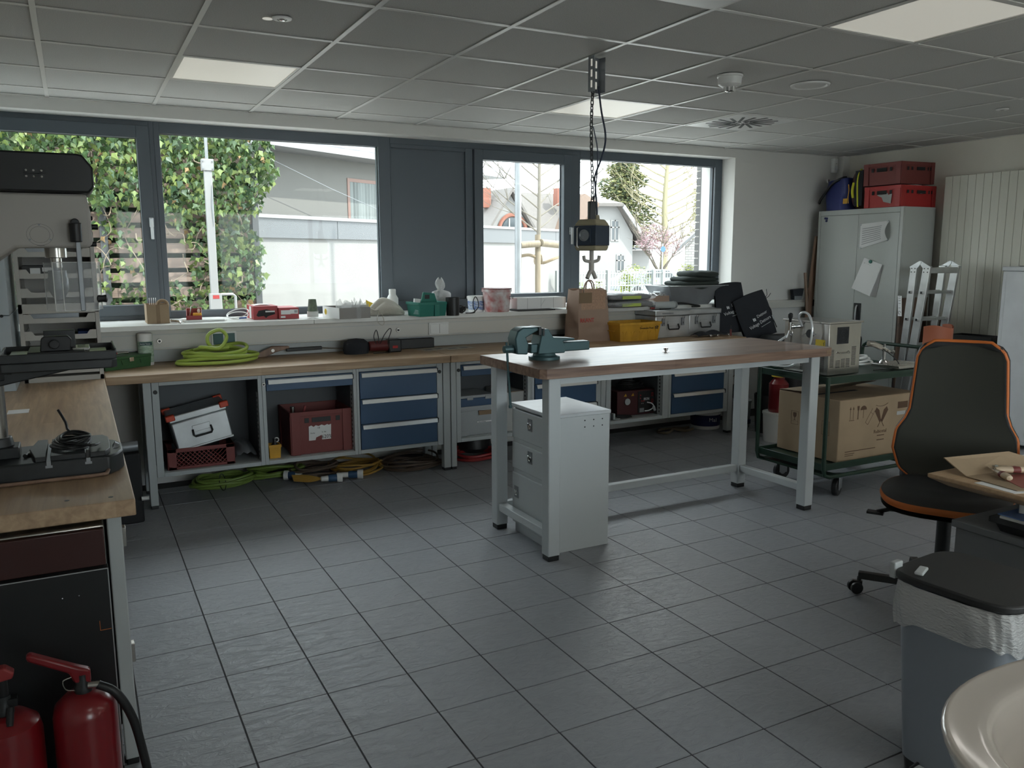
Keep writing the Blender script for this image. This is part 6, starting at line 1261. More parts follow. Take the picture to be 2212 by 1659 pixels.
for x in (6.446, 6.855): G().prism([(4.78, 1.455), (4.69, 1.505), (4.675, 1.505), (4.58, 1.455), (4.58, 1.445), (4.655, 1.445), (4.68, 1.475), (4.705, 1.445), (4.78, 1.445)], 0, .006, Matrix(((0, 0, 1, x), (1, 0, 0, 0), (0, 1, 0, 0), (0, 0, 0, 1)))).cyl((x-.004, 4.683, 1.49), (x+.012, 4.683, 1.49), .012, n=14).build('hinge', 'alu', t, w=True)
ML = Matrix(((0, 0, -1, 6.4485), (-1, .075, 0, 4.79), (0, 1, 0, 0), (0, 0, 0, 1)))
G().box(.0, .04, 1.02, 1.20, 0, .0005, ML).build('label', 'paper', t, w=True)
g = G(); 
for z in (1.19, 1.175, 1.155, 1.13, 1.09): g.box(.008, .03, z, z+.003, 0, .0009, ML)
for (cz, r) in ((1.05, .013), (.94, .015)): g.tube([(.018+r*math.cos(a), cz+r*math.sin(a), 0) for a in [2*PI*k/14 for k in range(12)]], .0022, 4, M=ML)
g.build('label_print', 'lead_text', t, w=True)
# radiator
t = thing('panel_radiator', 'tall cream vertical-panel radiator on the right wall', 'radiator', (7.14, 4.2, .5)); M_R = None
for q in range(19):
    y1_ = 4.952-.0737*q
    o = G().box(7.085, 7.10, y1_-.0715, y1_, .30, 2.26).build('panel', 'radiator', t, w=True, bev=.003)
G().box(7.10, 7.17, 3.60, 4.94, .34, 2.22).build('core', 'cab_side', t, w=True)
# grey metal locker at right edge
t = thing('metal_locker', 'scuffed white-grey metal locker cut by the right edge of the photo', 'locker', (6.88, 3.75, 0)); G().box(6.655, 7.06, 3.30, 4.085, .03, 1.425).build('body', 'white_box', t, w=True, bev=.012, seg=3)
G().box(6.648, 7.06, 3.30, 4.09, 1.425, 1.462).build('top', 'white_box', t, w=True, bev=.01, seg=3); G().box(6.649, 6.655, 3.34, 4.045, .06, 1.41).build('door', 'white_box', t, w=True, bev=.002)
G().box(6.70, 7.0, 3.5, 3.98, 1.463, 1.468).build('mat', 'black', t, w=True)
# boards / broom / tube
t = thing('wood_board', 'dark brown wooden board standing behind the ladder', 'board', (6.75, 4.97, 0)); G().box(6.60, 6.98, 4.96, 4.985, 0, 1.17).build('board', 'old_board', t, w=True, bev=.006)
t = thing('wood_board', 'shorter brown wooden board with a black crate, right of the ladder rungs', 'board', (6.95, 4.90, 0)); G().box(6.86, 7.06, 4.80, 4.82, 0, .98).build('board', 'old_board', t, w=True, bev=.004)
t = thing('black_crate', 'black plastic crate on the floor behind the chair beside the ladder', 'crate', (6.95, 4.45, 0)); G().obox(.2, .4, .86, .01).build('crate', 'black', t, bev=.003)
t = thing('wood_plank', 'long brown plank leaning between wall and tall cabinet', 'plank', (6.68, 6.10, 0)); G().prism([(6.56, 0), (6.63, 0), (6.80, 1.75), (6.74, 1.75)], 0, .03, fm((0, 6.12, 0), (1, 0, 0), (0, 0, 1))).build('plank', 'broom_wood', t, w=True, bev=.003)
t = thing('broom', 'broom with wooden handle standing in front of the wall by the cabinet', 'broom', (6.60, 6.08, 0)); G().tube([(6.595, 6.085, 1.38), (6.62, 6.07, 1.1), (6.66, 6.05, .5), (6.68, 6.05, .12)], .014, 10).build('handle', 'broom_wood', t, w=True); G().box(6.56, 6.80, 6.02, 6.08, .0, .12).build('brush_head', 'black_matt', t, w=True, bev=.01)
t = thing('hand_brush', 'dark wide brush with its bristles up resting on the wall trunking', 'brush', (6.52, 6.12, 1.106)); G().prism([(-.045, 0), (.06, 0), (.075, .06), (.085, .115), (-.07, .105), (-.055, .05)], 0, .045, fm((0, .02, 0), (1, 0, 0), (0, 0, 1))).build('bristles', 'black_cloth', t, bev=.004); G().box(-.045, .06, -.027, .022, .0, .04).build('stock', 'alu_dark', t, bev=.003)
t = thing('terracotta_pipe', 'terracotta half-round pipe standing upright behind the chair', 'pipe', (5.80, 4.05, 0))
def tp_(r): return lambda u, v: (r*math.cos(PI*(1.0+u*1.05)), r*math.sin(PI*(1.0+u*1.05)), 1.02*v+.012*math.sin(9*u)*(v > .9))
G().grid(tp_(.13), 20, 12).grid(tp_(.12), 20, 12).build('pipe', 'terracotta', t)
t = thing('black_machine', 'black rounded machine casing on the floor right of the white locker base', 'machine', (5.6, 5.1, 0)); G().box(-.25, .6, -.1, .35, 0, .86).build('body', 'black_matt', t, bev=.05, seg=4); G().tube([(-.24, -.11, .80), (-.1, -.12, .90), (.05, -.12, .93)], .012, 8).build('handle', 'cast_dark', t)
G().cyl((-.02, -.13, .84), (.08, -.13, .90), .02, n=12).build('tube', 'alu_dark', t); G().tube([(-.20+.05*math.cos(a), -.11, .82+.07*math.sin(a)) for a in [2*PI*k/16 for k in range(16)]], .01, 6, closed=True).build('wheel_ring', 'grey_steel', t)
# ================= CHAIR =================
rzc = -math.radians(60); t = thing('work_chair', 'black swivel work chair with orange edges and five casters', 'chair', (3.32, 2.20, .0), rzc)
def back_out(s):  # half width vs height s 0..1 (bottom..top)
    K = [(0, .17), (.06, .215), (.2, .243), (.34, .235), (.42, .205), (.5, .188), (.75, .178), (.9, .172), (.97, .155), (1, .11)]
    for (a, b_), (c_, d_) in zip(K, K[1:]):
        if s <= c_: return b_+(d_-b_)*(s-a)/(c_-a)
    return K[-1][1]
BH = .62
def backp(s, w_, off): # w_ -1..1
    hw = back_out(s)
    y = .225+.05*s+.02*math.sin(PI*s)-.035*math.exp(-((s-.28)/.16)**2)*(1-.4*w_*w_)-.03*(w_*w_)*(-1)*-.6
    return (hw*w_, y+off, .53+BH*s)
g = G().grid(lambda u, v: backp(v, 2*u-1, 0), 16, 30).grid(lambda u, v: backp(v, 2*u-1, .04), 16, 30)
g.build('backrest', 'chair_green', t, ang=70)
rim = [backp(k/40, -1, .02) for k in range(41)]+[backp(1, -1+2*k/8, .02) for k in range(1, 8)]+[backp(1-k/40, 1, .02) for k in range(41)]+[backp(0, 1-2*k/8, .02) for k in range(1, 8)]
rg = G().tube(rim, .020, 8, closed=True); rg.build('padding_edge', 'chair_black', t, ang=80)
G().tube([(x*1.045, y-.010, z+(.016 if z > .53+BH*.98 else 0)) for x, y, z in rim], .0085, 8, closed=True).build('orange_piping', 'orange', t, ang=80)
def seatp(u, v, z):
    a = 2*PI*u; c1, s1 = math.cos(a), math.sin(a); e = .62
    x = .255*math.copysign(abs(c1)**e, c1); y = .235*math.copysign(abs(s1)**e, s1); x *= (1-.10*(y > 0)*abs(y)/.235)
    return (x*v, y*v-.02, z(v)-(.02*max(0, (-y*v-.12)/.1)))
G().grid(lambda u, v: seatp(u, v, lambda q: .555-.03*q**6+.012*q*q), 44, 10, closeu=True).build('seat', 'chair_black', t, ang=80)
G().grid(lambda u, v: seatp(u, 1.0+.02*math.sin(PI*v), lambda q: .538-.030*v), 44, 4, closeu=True).build('orange_edge', 'orange', t, ang=80)
G().grid(lambda u, v: seatp(u, v, lambda q: .488), 44, 4, closeu=True).build('seat_pan', 'black', t)
G().box(-.10, .10, -.10, .16, .42, .490).build('mechanism', 'black', t, bev=.02); G().box(-.03, .03, .10, .27, .42, .45).box(-.035, .035, .25, .275, .42, .72).build('back_bracket', 'cast_dark', t, bev=.006)
G().tube([(-.08, -.02, .425), (-.22, -.03, .42), (-.27, -.05, .405)], .010, 8).box(-.31, -.24, -.075, -.035, .398, .408).build('adjust_lever', 'black', t)
G().cyl((0, 0, .10), (0, 0, .22), .032, n=22).build('gas_column', 'black', t); G().cyl((0, 0, .22), (0, 0, .26), .024, n=18).build('gas_piston', 'chrome', t); G().cyl((0, 0, .245), (0, 0, .41), .030, n=20).build('column_cover', 'black', t)
G().cyl((0, 0, .07), (0, 0, .125), .045, n=22).build('base_hub', 'black', t, bev=.004)
for q in range(5):
    wa = math.atan2(.27, -.20)+2*PI*q/5-rzc; ca_, sa_ = math.cos(wa), math.sin(wa); R_ = .335
    M_ = Matrix.Rotation(wa, 4, 'Z')
    ar = G().frus((.03, R_, -.022, .022, .075), (.03, R_, -.018, .018, .105), M_).build('base_arm', 'black', t, bev=.004)
    c_ = G().cyl((R_-.005, 0, .04), (R_-.005, 0, .08), .009, n=10, M=M_).box(R_-.02, R_+.02, -.008, .008, .02, .06, M_).build('caster', 'black', t)
    MW = M_ @ Matrix.Translation((R_+.01, 0, .028)) @ Matrix.Rotation(.5, 4, 'Z')
    G().cyl((0, -.026, 0), (0, -.010, 0), .028, n=22, M=MW).cyl((0, .010, 0), (0, .026, 0), .028, n=22, M=MW).build('wheel', 'cast_dark', c_, bev=.003)
# ================= RIGHT FOREGROUND =================
t = thing('desk', 'pale wooden desk top with undercut edges at the right, steel legs', 'desk', (3.4, 1.4, 0))
G().frus((2.825, 4.0, .95, 1.87, .705), (2.770, 4.05, .9, 1.918, .735)).box(2.770, 4.05, .9, 1.918, .735, .75).build('desk_top', 'desk_wood', t, w=True, bev=.003)
for (x, y) in ((3.20, 1.79), (3.9, 1.79), (3.9, 1.0)): G().box(x, x+.04, y, y+.04, 0, .706).build('leg', 'lgrey_steel', t, w=True, bev=.003)
t = thing('torn_cardboard', 'bent piece of brown cardboard on the desk with one flap raised', 'cardboard', (2.98, 1.73, .752))
G().add([(2.84, 1.815, .7525), (3.29, 1.76, .7525), (3.14, 1.846, .805), (2.838, 1.906, .803), (2.84, 1.812, .7545), (3.29, 1.757, .7545), (3.14, 1.842, .807), (2.838, 1.902, .805)], [(0, 1, 2, 3), (7, 6, 5, 4), (0, 4, 5, 1), (1, 5, 6, 2), (2, 6, 7, 3), (3, 7, 4, 0)]).build('raised_flap', 'cardboard', t, w=True, smooth=False)
G().prism([(2.84, 1.815), (2.815, 1.61), (3.10, 1.50), (3.40, 1.55), (3.29, 1.76)], .7522, .7545).build('flat_part', 'cardboard', t, w=True, smooth=False)
t = thing('red_sheet', 'dull red sheet lying on the cardboard under the carving tools', 'sheet', (3.0, 1.68, .755)); G().prism([(2.93, 1.74), (2.86, 1.62), (3.05, 1.52), (3.35, 1.60), (3.25, 1.74)], .7547, .7555).build('sheet', mk('red_sheet', (.30, .09, .07), .6), t, w=True)
t = thing('paper_sheet', 'white paper edge under the cardboard on the desk', 'paper', (2.82, 1.68, .7502)); G().prism([(2.792, 1.75), (2.782, 1.60), (2.95, 1.55), (2.95, 1.74)], .7502, .7512).build('sheet', 'paper', t, w=True)
t = thing('paper_sheet', 'white papers at the far edge of the desk behind the cardboard', 'paper', (3.45, 1.87, .7502)); G().prism([(3.30, 1.915), (3.32, 1.84), (3.7, 1.84), (3.7, 1.915)], .7502, .7515).build('sheet', 'paper', t, w=True)
mk('handle_wood', (.60, .47, .33), .4)
def gouge(label, p, d, L_=.125, r=.0125):
    t = thing('carving_tool', label, 'carving tool', p); Q_ = Vector(d).to_track_quat('Z', 'Y').to_matrix().to_4x4() @ Matrix.Diagonal((1, .8, 1, 1))
    G().lathe([(.0, 0), (r*.75, .004), (r, .02), (r*1.05, L_*.5), (r*.8, L_*.95), (r*.6, L_), (0, L_)], 16, Q_).build('handle', 'handle_wood', t); G().lathe([(r*1.06, L_*.42), (r*1.09, L_*.43), (r*1.09, L_*.58), (r*1.03, L_*.60)], 16, Q_).build('red_band', 'red_faded', t)
    G().lathe([(r*.62, L_), (r*.62, L_+.012), (.003, L_+.016), (.0025, L_+.09), (0, L_+.1)], 10, Q_).build('blade', 'chrome', t)
gouge('red-banded carving tool lying farthest back against the flap', (2.945, 1.775, .775), (.8, -.50, .0), .15, .014)
gouge('red-banded carving tool pointing away, in front of the others, butt end facing', (2.892, 1.682, .770), (.35, .55, .0), .10, .0145)
gouge('red-banded carving tool at the right edge, tip to the left', (3.06, 1.69, .770), (-.2, .5, .0), .12, .0135)
# grey pedestal + tray
t = thing('grey_cabinet', 'flat grey pedestal cabinet under the desk behind the waste bin', 'cabinet', (3.1, 1.3, 0)); mk('ped_grey', (.13, .135, .14), .5)
G().box(2.785, 3.35, .7, 1.80, 0, .572).build('body', 'ped_grey', t, w=True, bev=.003); G().box(2.775, 3.36, .69, 1.812, .574, .60).build('top', 'ped_grey', t, w=True, bev=.003)
t = thing('letter_tray', 'black plastic tray with papers on the grey pedestal', 'tray', (2.98, 1.50, .6005)); G().obox(.40, .34, .052, .004, .022, .006).build('tray', 'black_matt', t, bev=.002)
t = thing('paper_stack', 'stack of white sheets with a blue folder in the black tray', 'papers', (2.98, 1.52, .615)); G().box(-.17, .16, -.15, .14, 0, .037).build('sheets', 'paper', t, bev=.002); G().box(-.165, .15, .06, .15, .038, .041).build('blue_folder', mk('folder_blue', (.12, .22, .50), .5), t)
t = thing('tissue_carton', 'small white carton with printed text and a paper end on the tray', 'carton', (2.93, 1.60, .658), .35)
G().box(-.04, .05, -.03, .05, 0, .085).build('carton', 'paper', t, bev=.002); g = G()
for q in range(6): g.box(-.0405, -.0402, -.02, .03, .035+.007*q, .038+.007*q).box(-.03, .03, -.0305, -.0302, .035+.007*q, .038+.007*q)
g.build('text_rows', 'print_grey', t); txt('200 x', .010, WM[t.name] @ fm((-.035, -.0308, .018), (1, 0, 0), (0, 0, 1)), 'print_grey', t)
G().grid(lambda u, v: (-.03-.06*u, -.02+.04*v, .085+.012*math.sin(2*u)-.02*u*u), 6, 2).build('tissue', 'paper', t)
# ================= WASTE BIN =================
t = thing('waste_bin', 'silver-grey pedal bin with a black lid and clear liner in front of the desk', 'bin', (2.245, 1.375, 0), .10)
def rr(u, wx, wy, e=.32):
    a = 2*PI*u; c1, s1 = math.cos(a), math.sin(a); return wx*math.copysign(abs(c1)**e, c1), wy*math.copysign(abs(s1)**e, s1)
def binf(u, v):
    k = .80+.20*v; x, y = rr(u, .158*k, .17*k, .42); return (x, y, .055+.545*v)
G().grid(binf, 44, 12, closeu=True).build('body', 'bin_grey', t, ang=60)
G().grid(lambda u, v: (*rr(u, .118+.006*v, .128+.006*v, .42), .06*v), 40, 2, closeu=True).build('base', 'black', t)
def linf(u, v):
    x, y = rr(u, .163, .175, .42); k = 1+.035*math.sin(PI*v)+.012*math.sin(2*PI*u*9+v*5)+.008*math.sin(2*PI*u*23+3*v); return (x*k, y*k, .487+.125*v+.018*math.sin(2*PI*u*2+.6)*(1-v)+.006*math.sin(2*PI*u*11)*(1-v))
G().grid(linf, 140, 14, closeu=True).build('liner', 'bag_film', t, ang=80)
g = G(); lp_ = [rr(k/44, .166, .182, .42) for k in range(44)]; g.prism(lp_, .613, .637); g.build('lid', 'lid_black', t, bev=.006)
G().box(-.10, -.035, .12, .145, .637, .647, Matrix.Rotation(.3, 4, 'Z')).box(-.14, -.10, .165, .185, .605, .655).build('lid_clip', 'grey_steel', t, bev=.004)
G().tube([(-.12, .06, .06), (-.165, .06, .055), (-.175, .04, .055), (-.175, -.01, .055), (-.165, -.03, .055), (-.12, -.03, .06)], .006, 8).build('pedal', 'black', t); G().box(-.172, -.13, -.02, .055, .052, .060).build('pedal_pad', 'grey_steel', t)
# ================= WASHBASIN =================
struct(G().box(1.66, 1.80, YB, .72, -.1, 2.75).build('wall_basin', 'wall_warm', smooth=False))
t = thing('washbasin', 'rounded cream ceramic washbasin in the lower right corner', 'washbasin', (1.36, .513, .845))
def ell(u, a, b_, e=.9):
    an = 2*PI*u; c1, s1 = math.cos(an), math.sin(an); return a*math.copysign(abs(c1)**e, c1), b_*math.copysign(abs(s1)**e, s1)
prof = [(.40, -.17), (.62, -.155), (.85, -.10), (.965, -.035), (1.0, -.008), (1.0, 0), (.985, .004), (.93, .0), (.80, -.006), (.775, -.012), (.755, -.03), (.70, -.08), (.50, -.13), (.15, -.145), (0, -.145)]
def bas(u, v):
    f = v*(len(prof)-1); i = min(int(f), len(prof)-2); k = f-i; s_ = prof[i][0]+(prof[i+1][0]-prof[i][0])*k; z = prof[i][1]+(prof[i+1][1]-prof[i][1])*k
    x, y = ell(u, .33*s_, .28*s_); return (x, y, z)
G().grid(bas, 64, 42, closeu=True).build('basin', 'ceramic', t, ang=80)
G().box(.20, .304, -.12, .12, -.14, -.02).build('wall_mount', 'ceramic', t, bev=.01)
t = thing('floor_debris', 'small white flake lying on the dark floor tiles', 'flake', (1.40, 1.62, 0)); G().lathe([(.006, 0), (.009, .003), (0, .005)], 7).build('flake', 'white_plastic', t)
# ================= OUTSIDE =================
mk('render_white', (.20, .198, .19), .9, bump=.3, bscale=120, dist=.002, var=.06, scale=3)
mk('render_grey', (.13, .128, .12), .9, bump=.3, bscale=120, dist=.002)
mk('zinc', (.09, .094, .098), .45, metal=.3); mk('zinc_light', (.18, .18, .18), .4)
mk('slate_roof', (.17, .185, .22), .5, var=.15, scale=4)
mk('asphalt', (.45, .44, .42), .9, var=.15, scale=2)
mk('grass', (.08, .12, .03), .9, var=.4, scale=3)
mk('ivy_leaf', (.06, .105, .03), .35, col2=(.018, .045, .018), scale=3.5)
mk('ivy_light', (.15, .19, .05), .4, col2=(.075, .12, .035), scale=6)
mk('ivy_dead', (.22, .14, .06), .7)
mk('ivy_stem', (.20, .16, .115), .8)
mk('gap_shade_dark', (.015, .03, .012), .9)
mk('galv', (.24, .255, .265), .4, metal=.35, var=.15, scale=9)
mk('bark', (.16, .145, .12), .85, bump=.6, bscale=20)
mk('bark_dark', (.09, .077, .06), .9)
mk('tile_grey', (.11, .10, .093), .8, var=.2, scale=8); mk('tile_brown', (.13, .085, .06), .8, var=.2, scale=8); mk('tile_red', (.18, .08, .055), .8, var=.2, scale=8)
mk('brick_red', (.20, .08, .055), .85, var=.2, scale=12)
mk('house_white', (.19, .188, .184), .9); mk('house_yellow', (.22, .19, .12), .9)
mk('conifer', (.08, .10, .035), .8, col2=(.03, .05, .03), scale=2); mk('conifer_light', (.19, .185, .07), .8, col2=(.11, .125, .045), scale=2)
mk('blossom', (.26, .14, .16), .7, col2=(.26, .20, .20), scale=8); mk('shrub', (.20, .21, .03), .7, col2=(.08, .12, .025), scale=8)
mk('win_dark', (.04, .048, .052), .1); mk('curtain', (.16, .18, .176), .7, var=.45, scale=14, stretch=(1, 1, .02)); mk('win_frame_brown', (.16, .09, .07), .5)
mk('car_paint', (.20, .22, .23), .2, metal=.3); mk('bars', (.19, .205, .20), .5); mk('white_brick', (.15, .148, .145), .85, bump=.5, bscale=30)
mk('mortar', (.40, .38, .36), .95)
gd = G().box(-60, 90, -40, 110, -.35, -.13).build('ground', 'asphalt', smooth=False); gd['kind'] = 'structure'
gs = G().box(6, 40, 16, 60, -.2, -.17).build('lawn', 'grass', smooth=False); gs['kind'] = 'structure'
# outer facade: reveal and brick edge right of the last window
fa = struct(G().box(5.725, 5.90, 6.68, 6.76, -.2, 3.0).build('trim_5', 'mortar', smooth=False))
mk('reveal', (.16, .155, .15), .8); struct(G().box(5.712, 5.735, 6.465, 6.70, 1.1, 2.6).build('trim_6', 'reveal', smooth=False))
for k in range(28):
    z = .80+.0735*k; G().box(5.722, 5.83+.012*(k % 2), 6.70, 6.775, z, z+.064).build('brick', 'white_brick', fa, bev=.004)
# outer sill
struct(G().box(XL, 5.71, 6.46, 6.78, 1.05, 1.10).build('trim_7', 'zinc', smooth=False))
# fence with boards
t = thing('wooden_fence', 'weathered horizontal board fence under the ivy outside the left windows', 'fence', (.3, 9.5, -.2))
k = 0; z = -.1
while z < 2.6:
    for (xa, xb) in ((-2.6, -.55), (-.54, .28), (.30, 1.82)):
        G().box(xa, xb, 9.5-(.012 if k % 2 else 0), 9.52-(.012 if k % 2 else 0), z+rnd.uniform(-.004, .004), z+.104).build('board', 'fence_wood', t, w=True, bev=.003)
    z += .1545; k += 1
for x in (-.6, .29, 1.18, 1.80): G().box(x-.035, x+.035, 9.53 if x > .9 and x < 1.5 else 9.44, 9.60, -.2, 2.6).build('post', 'zinc', t, w=True, bev=.004)
t = thing('concrete_panel', 'pale grey concrete slab leaning on the fence at lower left', 'panel', (.1, 9.36, -.2)); G().box(-.35, .16, -.02, .02, 0, 1.45).build('panel', 'render_grey', t, bev=.004)
# ivy
t = thing('ivy', 'dense green ivy climbing over the fence, outside the left windows', 'ivy', (.4, 9.3, 0))
rv = random.Random(3)
bk = G().grid(lambda u, v: (-2.8+4.6*u, 9.66+.05*math.sin(9*u+7*v), -.2+3.7*v), 20, 8); bk.build('shade_backing', 'gap_shade_dark', t, w=True)  # added dark sheet: shade behind ivy and fence gaps put into its colour
def dens(x, z):
    e = 1.86+.14*math.sin(z*5+1)+(.10 if 2.0 < z < 2.5 else 0)-(.12 if z < 1.6 else 0)
    if x > e: return 0
    if z > 1.98+.10*math.sin(x*4): return 1
    if x > 1.33: return .85 if z > 1.5 else .6
    if 1.1 < x: return .5
    return .30*(math.sin(x*7+z*3)+.6 > .3)*max(0, 1-(1.95-z)*.6) if z > 1.3 else .45
def leafs(n, mats, ybase, srange):
    gl = {m_: G() for m_, _ in mats}
    made = 0
    while made < n:
        x = rv.uniform(-1.6, 2.15); z = rv.uniform(.9, 3.1)
        if rv.random() > dens(x, z): continue
        made += 1; r = rv.random(); acc = 0
        for m_, p_ in mats:
            acc += p_
            if r <= acc: break
        depth = ybase-rv.random()**2*.22-(.12 if z > 2 else 0); s_ = rv.uniform(*srange)
        M_ = Matrix.Translation((x, depth, z)) @ Matrix.Rotation(rv.uniform(-.9, .9), 4, 'Z') @ Matrix.Rotation(rv.uniform(-.2, 1.1), 4, 'X') @ Matrix.Rotation(rv.uniform(-.9, .9), 4, 'Y')
        gl[m_].add([(0, 0, s_*.45), (-s_*.28, -.004, s_*.22), (-s_*.5, .004, s_*.12), (-s_*.22, -.003, -.1*s_), (0, -.012, -s_*.55), (s_*.22, -.003, -.1*s_), (s_*.5, .004, s_*.12), (s_*.28, -.004, s_*.22)], [(0, 1, 2, 3, 4), (0, 4, 5, 6, 7)], M_)
    for m_, g in gl.items():
        if g.v: o_ = g.build('foliage', m_, t, w=True, smooth=False); o_['kind'] = 'stuff'
leafs(6500, (('ivy_leaf', .58), ('ivy_light', .40), ('ivy_dead', .02)), 9.46, (.05, .095))
for q in range(70):
    x = rv.uniform(-1.3, 1.7); z = rv.uniform(1.0, 2.9); pts = [(x, 9.44, z)]
    for s_ in range(5): x += rv.uniform(-.12, .12); z += rv.uniform(-.03, .18); pts.append((x, 9.42-rv.random()*.18, z))
    G().tube(pts, rv.uniform(.003, .008), 5, sm=3).build('stem', 'ivy_stem', t, w=True)
# white barrier post in front of ivy
t = thing('barrier_post', 'tall white square post with a bracket and a red-white base lock, before the ivy', 'post', (1.22, 8.6, -.2))
mk('post_white', (.24, .24, .24), .4)
G().box(1.175, 1.245, 8.57, 8.64, -.2, 2.46).build('post', 'post_white', t, w=True, bev=.004); G().box(1.195, 1.222, 8.59, 8.62, 2.44, 3.1).build('inner_tube', 'galv', t, w=True)
G().box(1.155, 1.265, 8.56, 8.65, 2.38, 2.49).build('bracket', 'post_white', t, w=True, bev=.004); G().box(1.16, 1.27, 8.55, 8.66, -.2, 1.20).build('base_box', 'post_white', t, w=True, bev=.004)
for (x, z) in ((1.165, 2.40), (1.165, 2.47), (1.255, 2.40), (1.255, 2.47)): G().cyl((x, 8.56, z), (x, 8.55, z), .008, n=8).build('bolt', 'galv', t, w=True)
G().box(1.185, 1.245, 8.548, 8.552, 1.15, 1.185).build('red_label', 'red_plastic', t, w=True); G().tube([(1.27, 8.6, 1.19), (1.38, 8.6, 1.19), (1.405, 8.6, 1.17), (1.405, 8.6, .2)], .013, 8).build('grab_bar', 'post_white', t, w=True)
G().prism([(1.232, 1.85), (1.242, 2.1), (1.236, 2.25), (1.222, 2.05)], 0, .005, fm((0, 8.568, 0), (1, 0, 0), (0, 0, 1))).build('pennant', 'galv', t, w=True)
# garage wall + house behind it (rotated 30 deg)
D_ = Vector((.8660, .5, 0)); N_ = Vector((-.5, .8660, 0)); P0 = Vector((2.016, 10.5, 0))
MG = Matrix(((D_.x, N_.x, 0, P0.x), (D_.y, N_.y, 0, P0.y), (0, 0, 1, 0), (0, 0, 0, 1)))
t = thing('garage_annex', 'white rendered annex with a grey metal fascia outside the middle windows', 'building', P0)
G().box(-.15, 8.9, 0, 3.0, -.3, 1.86, MG).build('wall', 'render_white', t, w=True, smooth=False)
for q in range(6): G().box(-.17+1.52*q, -.17+1.52*(q+1)-.008, -.04, 0, 1.79, 2.03, MG).build('fascia_panel', 'zinc', t, w=True, bev=.002)
for q in range(11): G().cyl((-.0+.45*q+.05, -.043, 1.87), (-.0+.45*q+.05, -.040, 1.87), .008, n=8, M=MG).build('fixing', 'zinc_light', t, w=True)
G().box(-.19, 9.0, -.07, .10, 2.03, 2.075, MG).build('coping', 'zinc_light', t, w=True, bev=.004)
G().box(-.15, 8.9, .05, 3.0, 1.86, 2.0, MG).build('roof', 'zinc', t, w=True)
t = thing('white_house', 'white rendered house with slate eaves and one curtained window', 'building', P0+N_*.5)
MU = Matrix.Translation(N_*.5) @ MG
G().box(.1, 5.2, 0, 4.0, -.2, 3.25, MU).build('wall', 'render_grey', t, w=True, smooth=False)
G().box(.1, 5.75, -.45, .05, 2.93, 2.97, MU).box(.1, 5.75, -.47, -.44, 2.93, 3.02, MU).build('soffit', 'zinc_light', t, w=True)
G().add([(.1, -.44, 3.02), (5.75, -.44, 3.02), (5.75, 2.6, 5.1), (.1, 2.6, 5.1)], [(0, 1, 2, 3)], MU).build('roof_deck', 'slate_roof', t, w=True, smooth=False)
rw = Vector((0, .826, .564)); 
for r_ in range(3):
    for q in range(34):
        x = .1+.168*q+(.084 if r_ % 2 else 0); y = -.47+r_*.145; z = 3.015+r_*.099
        G().add([(x, y, z), (x+.163, y, z), (x+.163, y+.15, z+.102), (x, y+.15, z+.102), (x, y, z+.012), (x+.163, y, z+.012), (x+.163, y+.15, z+.108), (x, y+.15, z+.108)], [(0, 3, 2, 1), (4, 5, 6, 7), (0, 1, 5, 4), (1, 2, 6, 5), (2, 3, 7, 6), (3, 0, 4, 7)], MU).build('slate', 'slate_roof', t, w=True, smooth=False)
fr = G(); frame_rect(fr, 2.13, 2.85, 2.02, 2.69, .05, .07, .05, .05, -.01, .04); fr.v = [MU @ v for v in fr.v]; wn = fr.build('window_frame', 'win_frame_brown', t, w=True)
G().grid(lambda u, v: (2.17+.62*u, -.004+.004*math.sin(u*60), 2.06+.60*v), 80, 1, MU).build('curtain', 'curtain', wn, w=True)
G().box(2.0, 2.98, -.10, 0, 1.98, 2.02, MU).build('window_sill', 'zinc_light', wn, w=True)
t = thing('overhead_wire', 'thin wire running down across the white house wall', 'wire', MU @ Vector((.5, -.06, 2.7))); g = G().tube([(.45, -.3, 2.78), (1.5, -.3, 2.48), (2.9, -.3, 2.13)], .004, 5, M=MU); g.build('wire', 'galv', t, w=True)
# lamp post, young tree with stakes
t = thing('lamp_post', 'galvanised round lamp post outside the third window', 'lamp post', (4.835, 9.0, -.2)); G().cyl((0, 0, 0), (0, 0, 5.5), .044, .036, 28).build('post', 'galv', t)
t = thing('street_lamp_head', 'lamp head on the tall galvanised post', 'lamp', (4.835, 9.0, 5.3)) if 0 else None
t = thing('young_tree', 'bare young tree tied to stakes outside the third window', 'tree', (5.29, 9.3, -.2))
rt_ = random.Random(12)
def branch(g, p, d, L_, r, lev):
    pts = [p]; q = Vector(p); dd = Vector(d).normalized()
    for s_ in range(4):
        dd = (dd+Vector((rt_.uniform(-.14, .14), rt_.uniform(-.14, .14), rt_.uniform(-.02, .12)))).normalized(); q = q+dd*L_/4; pts.append(tuple(q))
        if lev > 0 and s_ > 0:
            for _ in range(2 if lev > 1 else 1):
                d2 = (dd*.8+Vector((rt_.uniform(-1, 1), rt_.uniform(-1, 1), rt_.uniform(-.1, .7)))*.75).normalized(); branch(g, tuple(q), d2, L_*rt_.uniform(.4, .6), r*.5, lev-1)
    g.tube(pts, lambda v: max(.0012, r*(1-.75*v)), 5)
G().tube([(0, 0, 0), (-.005, 0, 1.5), (.01, 0, 2.2), (.015, 0, 3.0), (.0, 0, 4.2)], lambda v: .036*(1-.55*v), 12, sm=3).build('trunk', 'bark', t)
g = G()
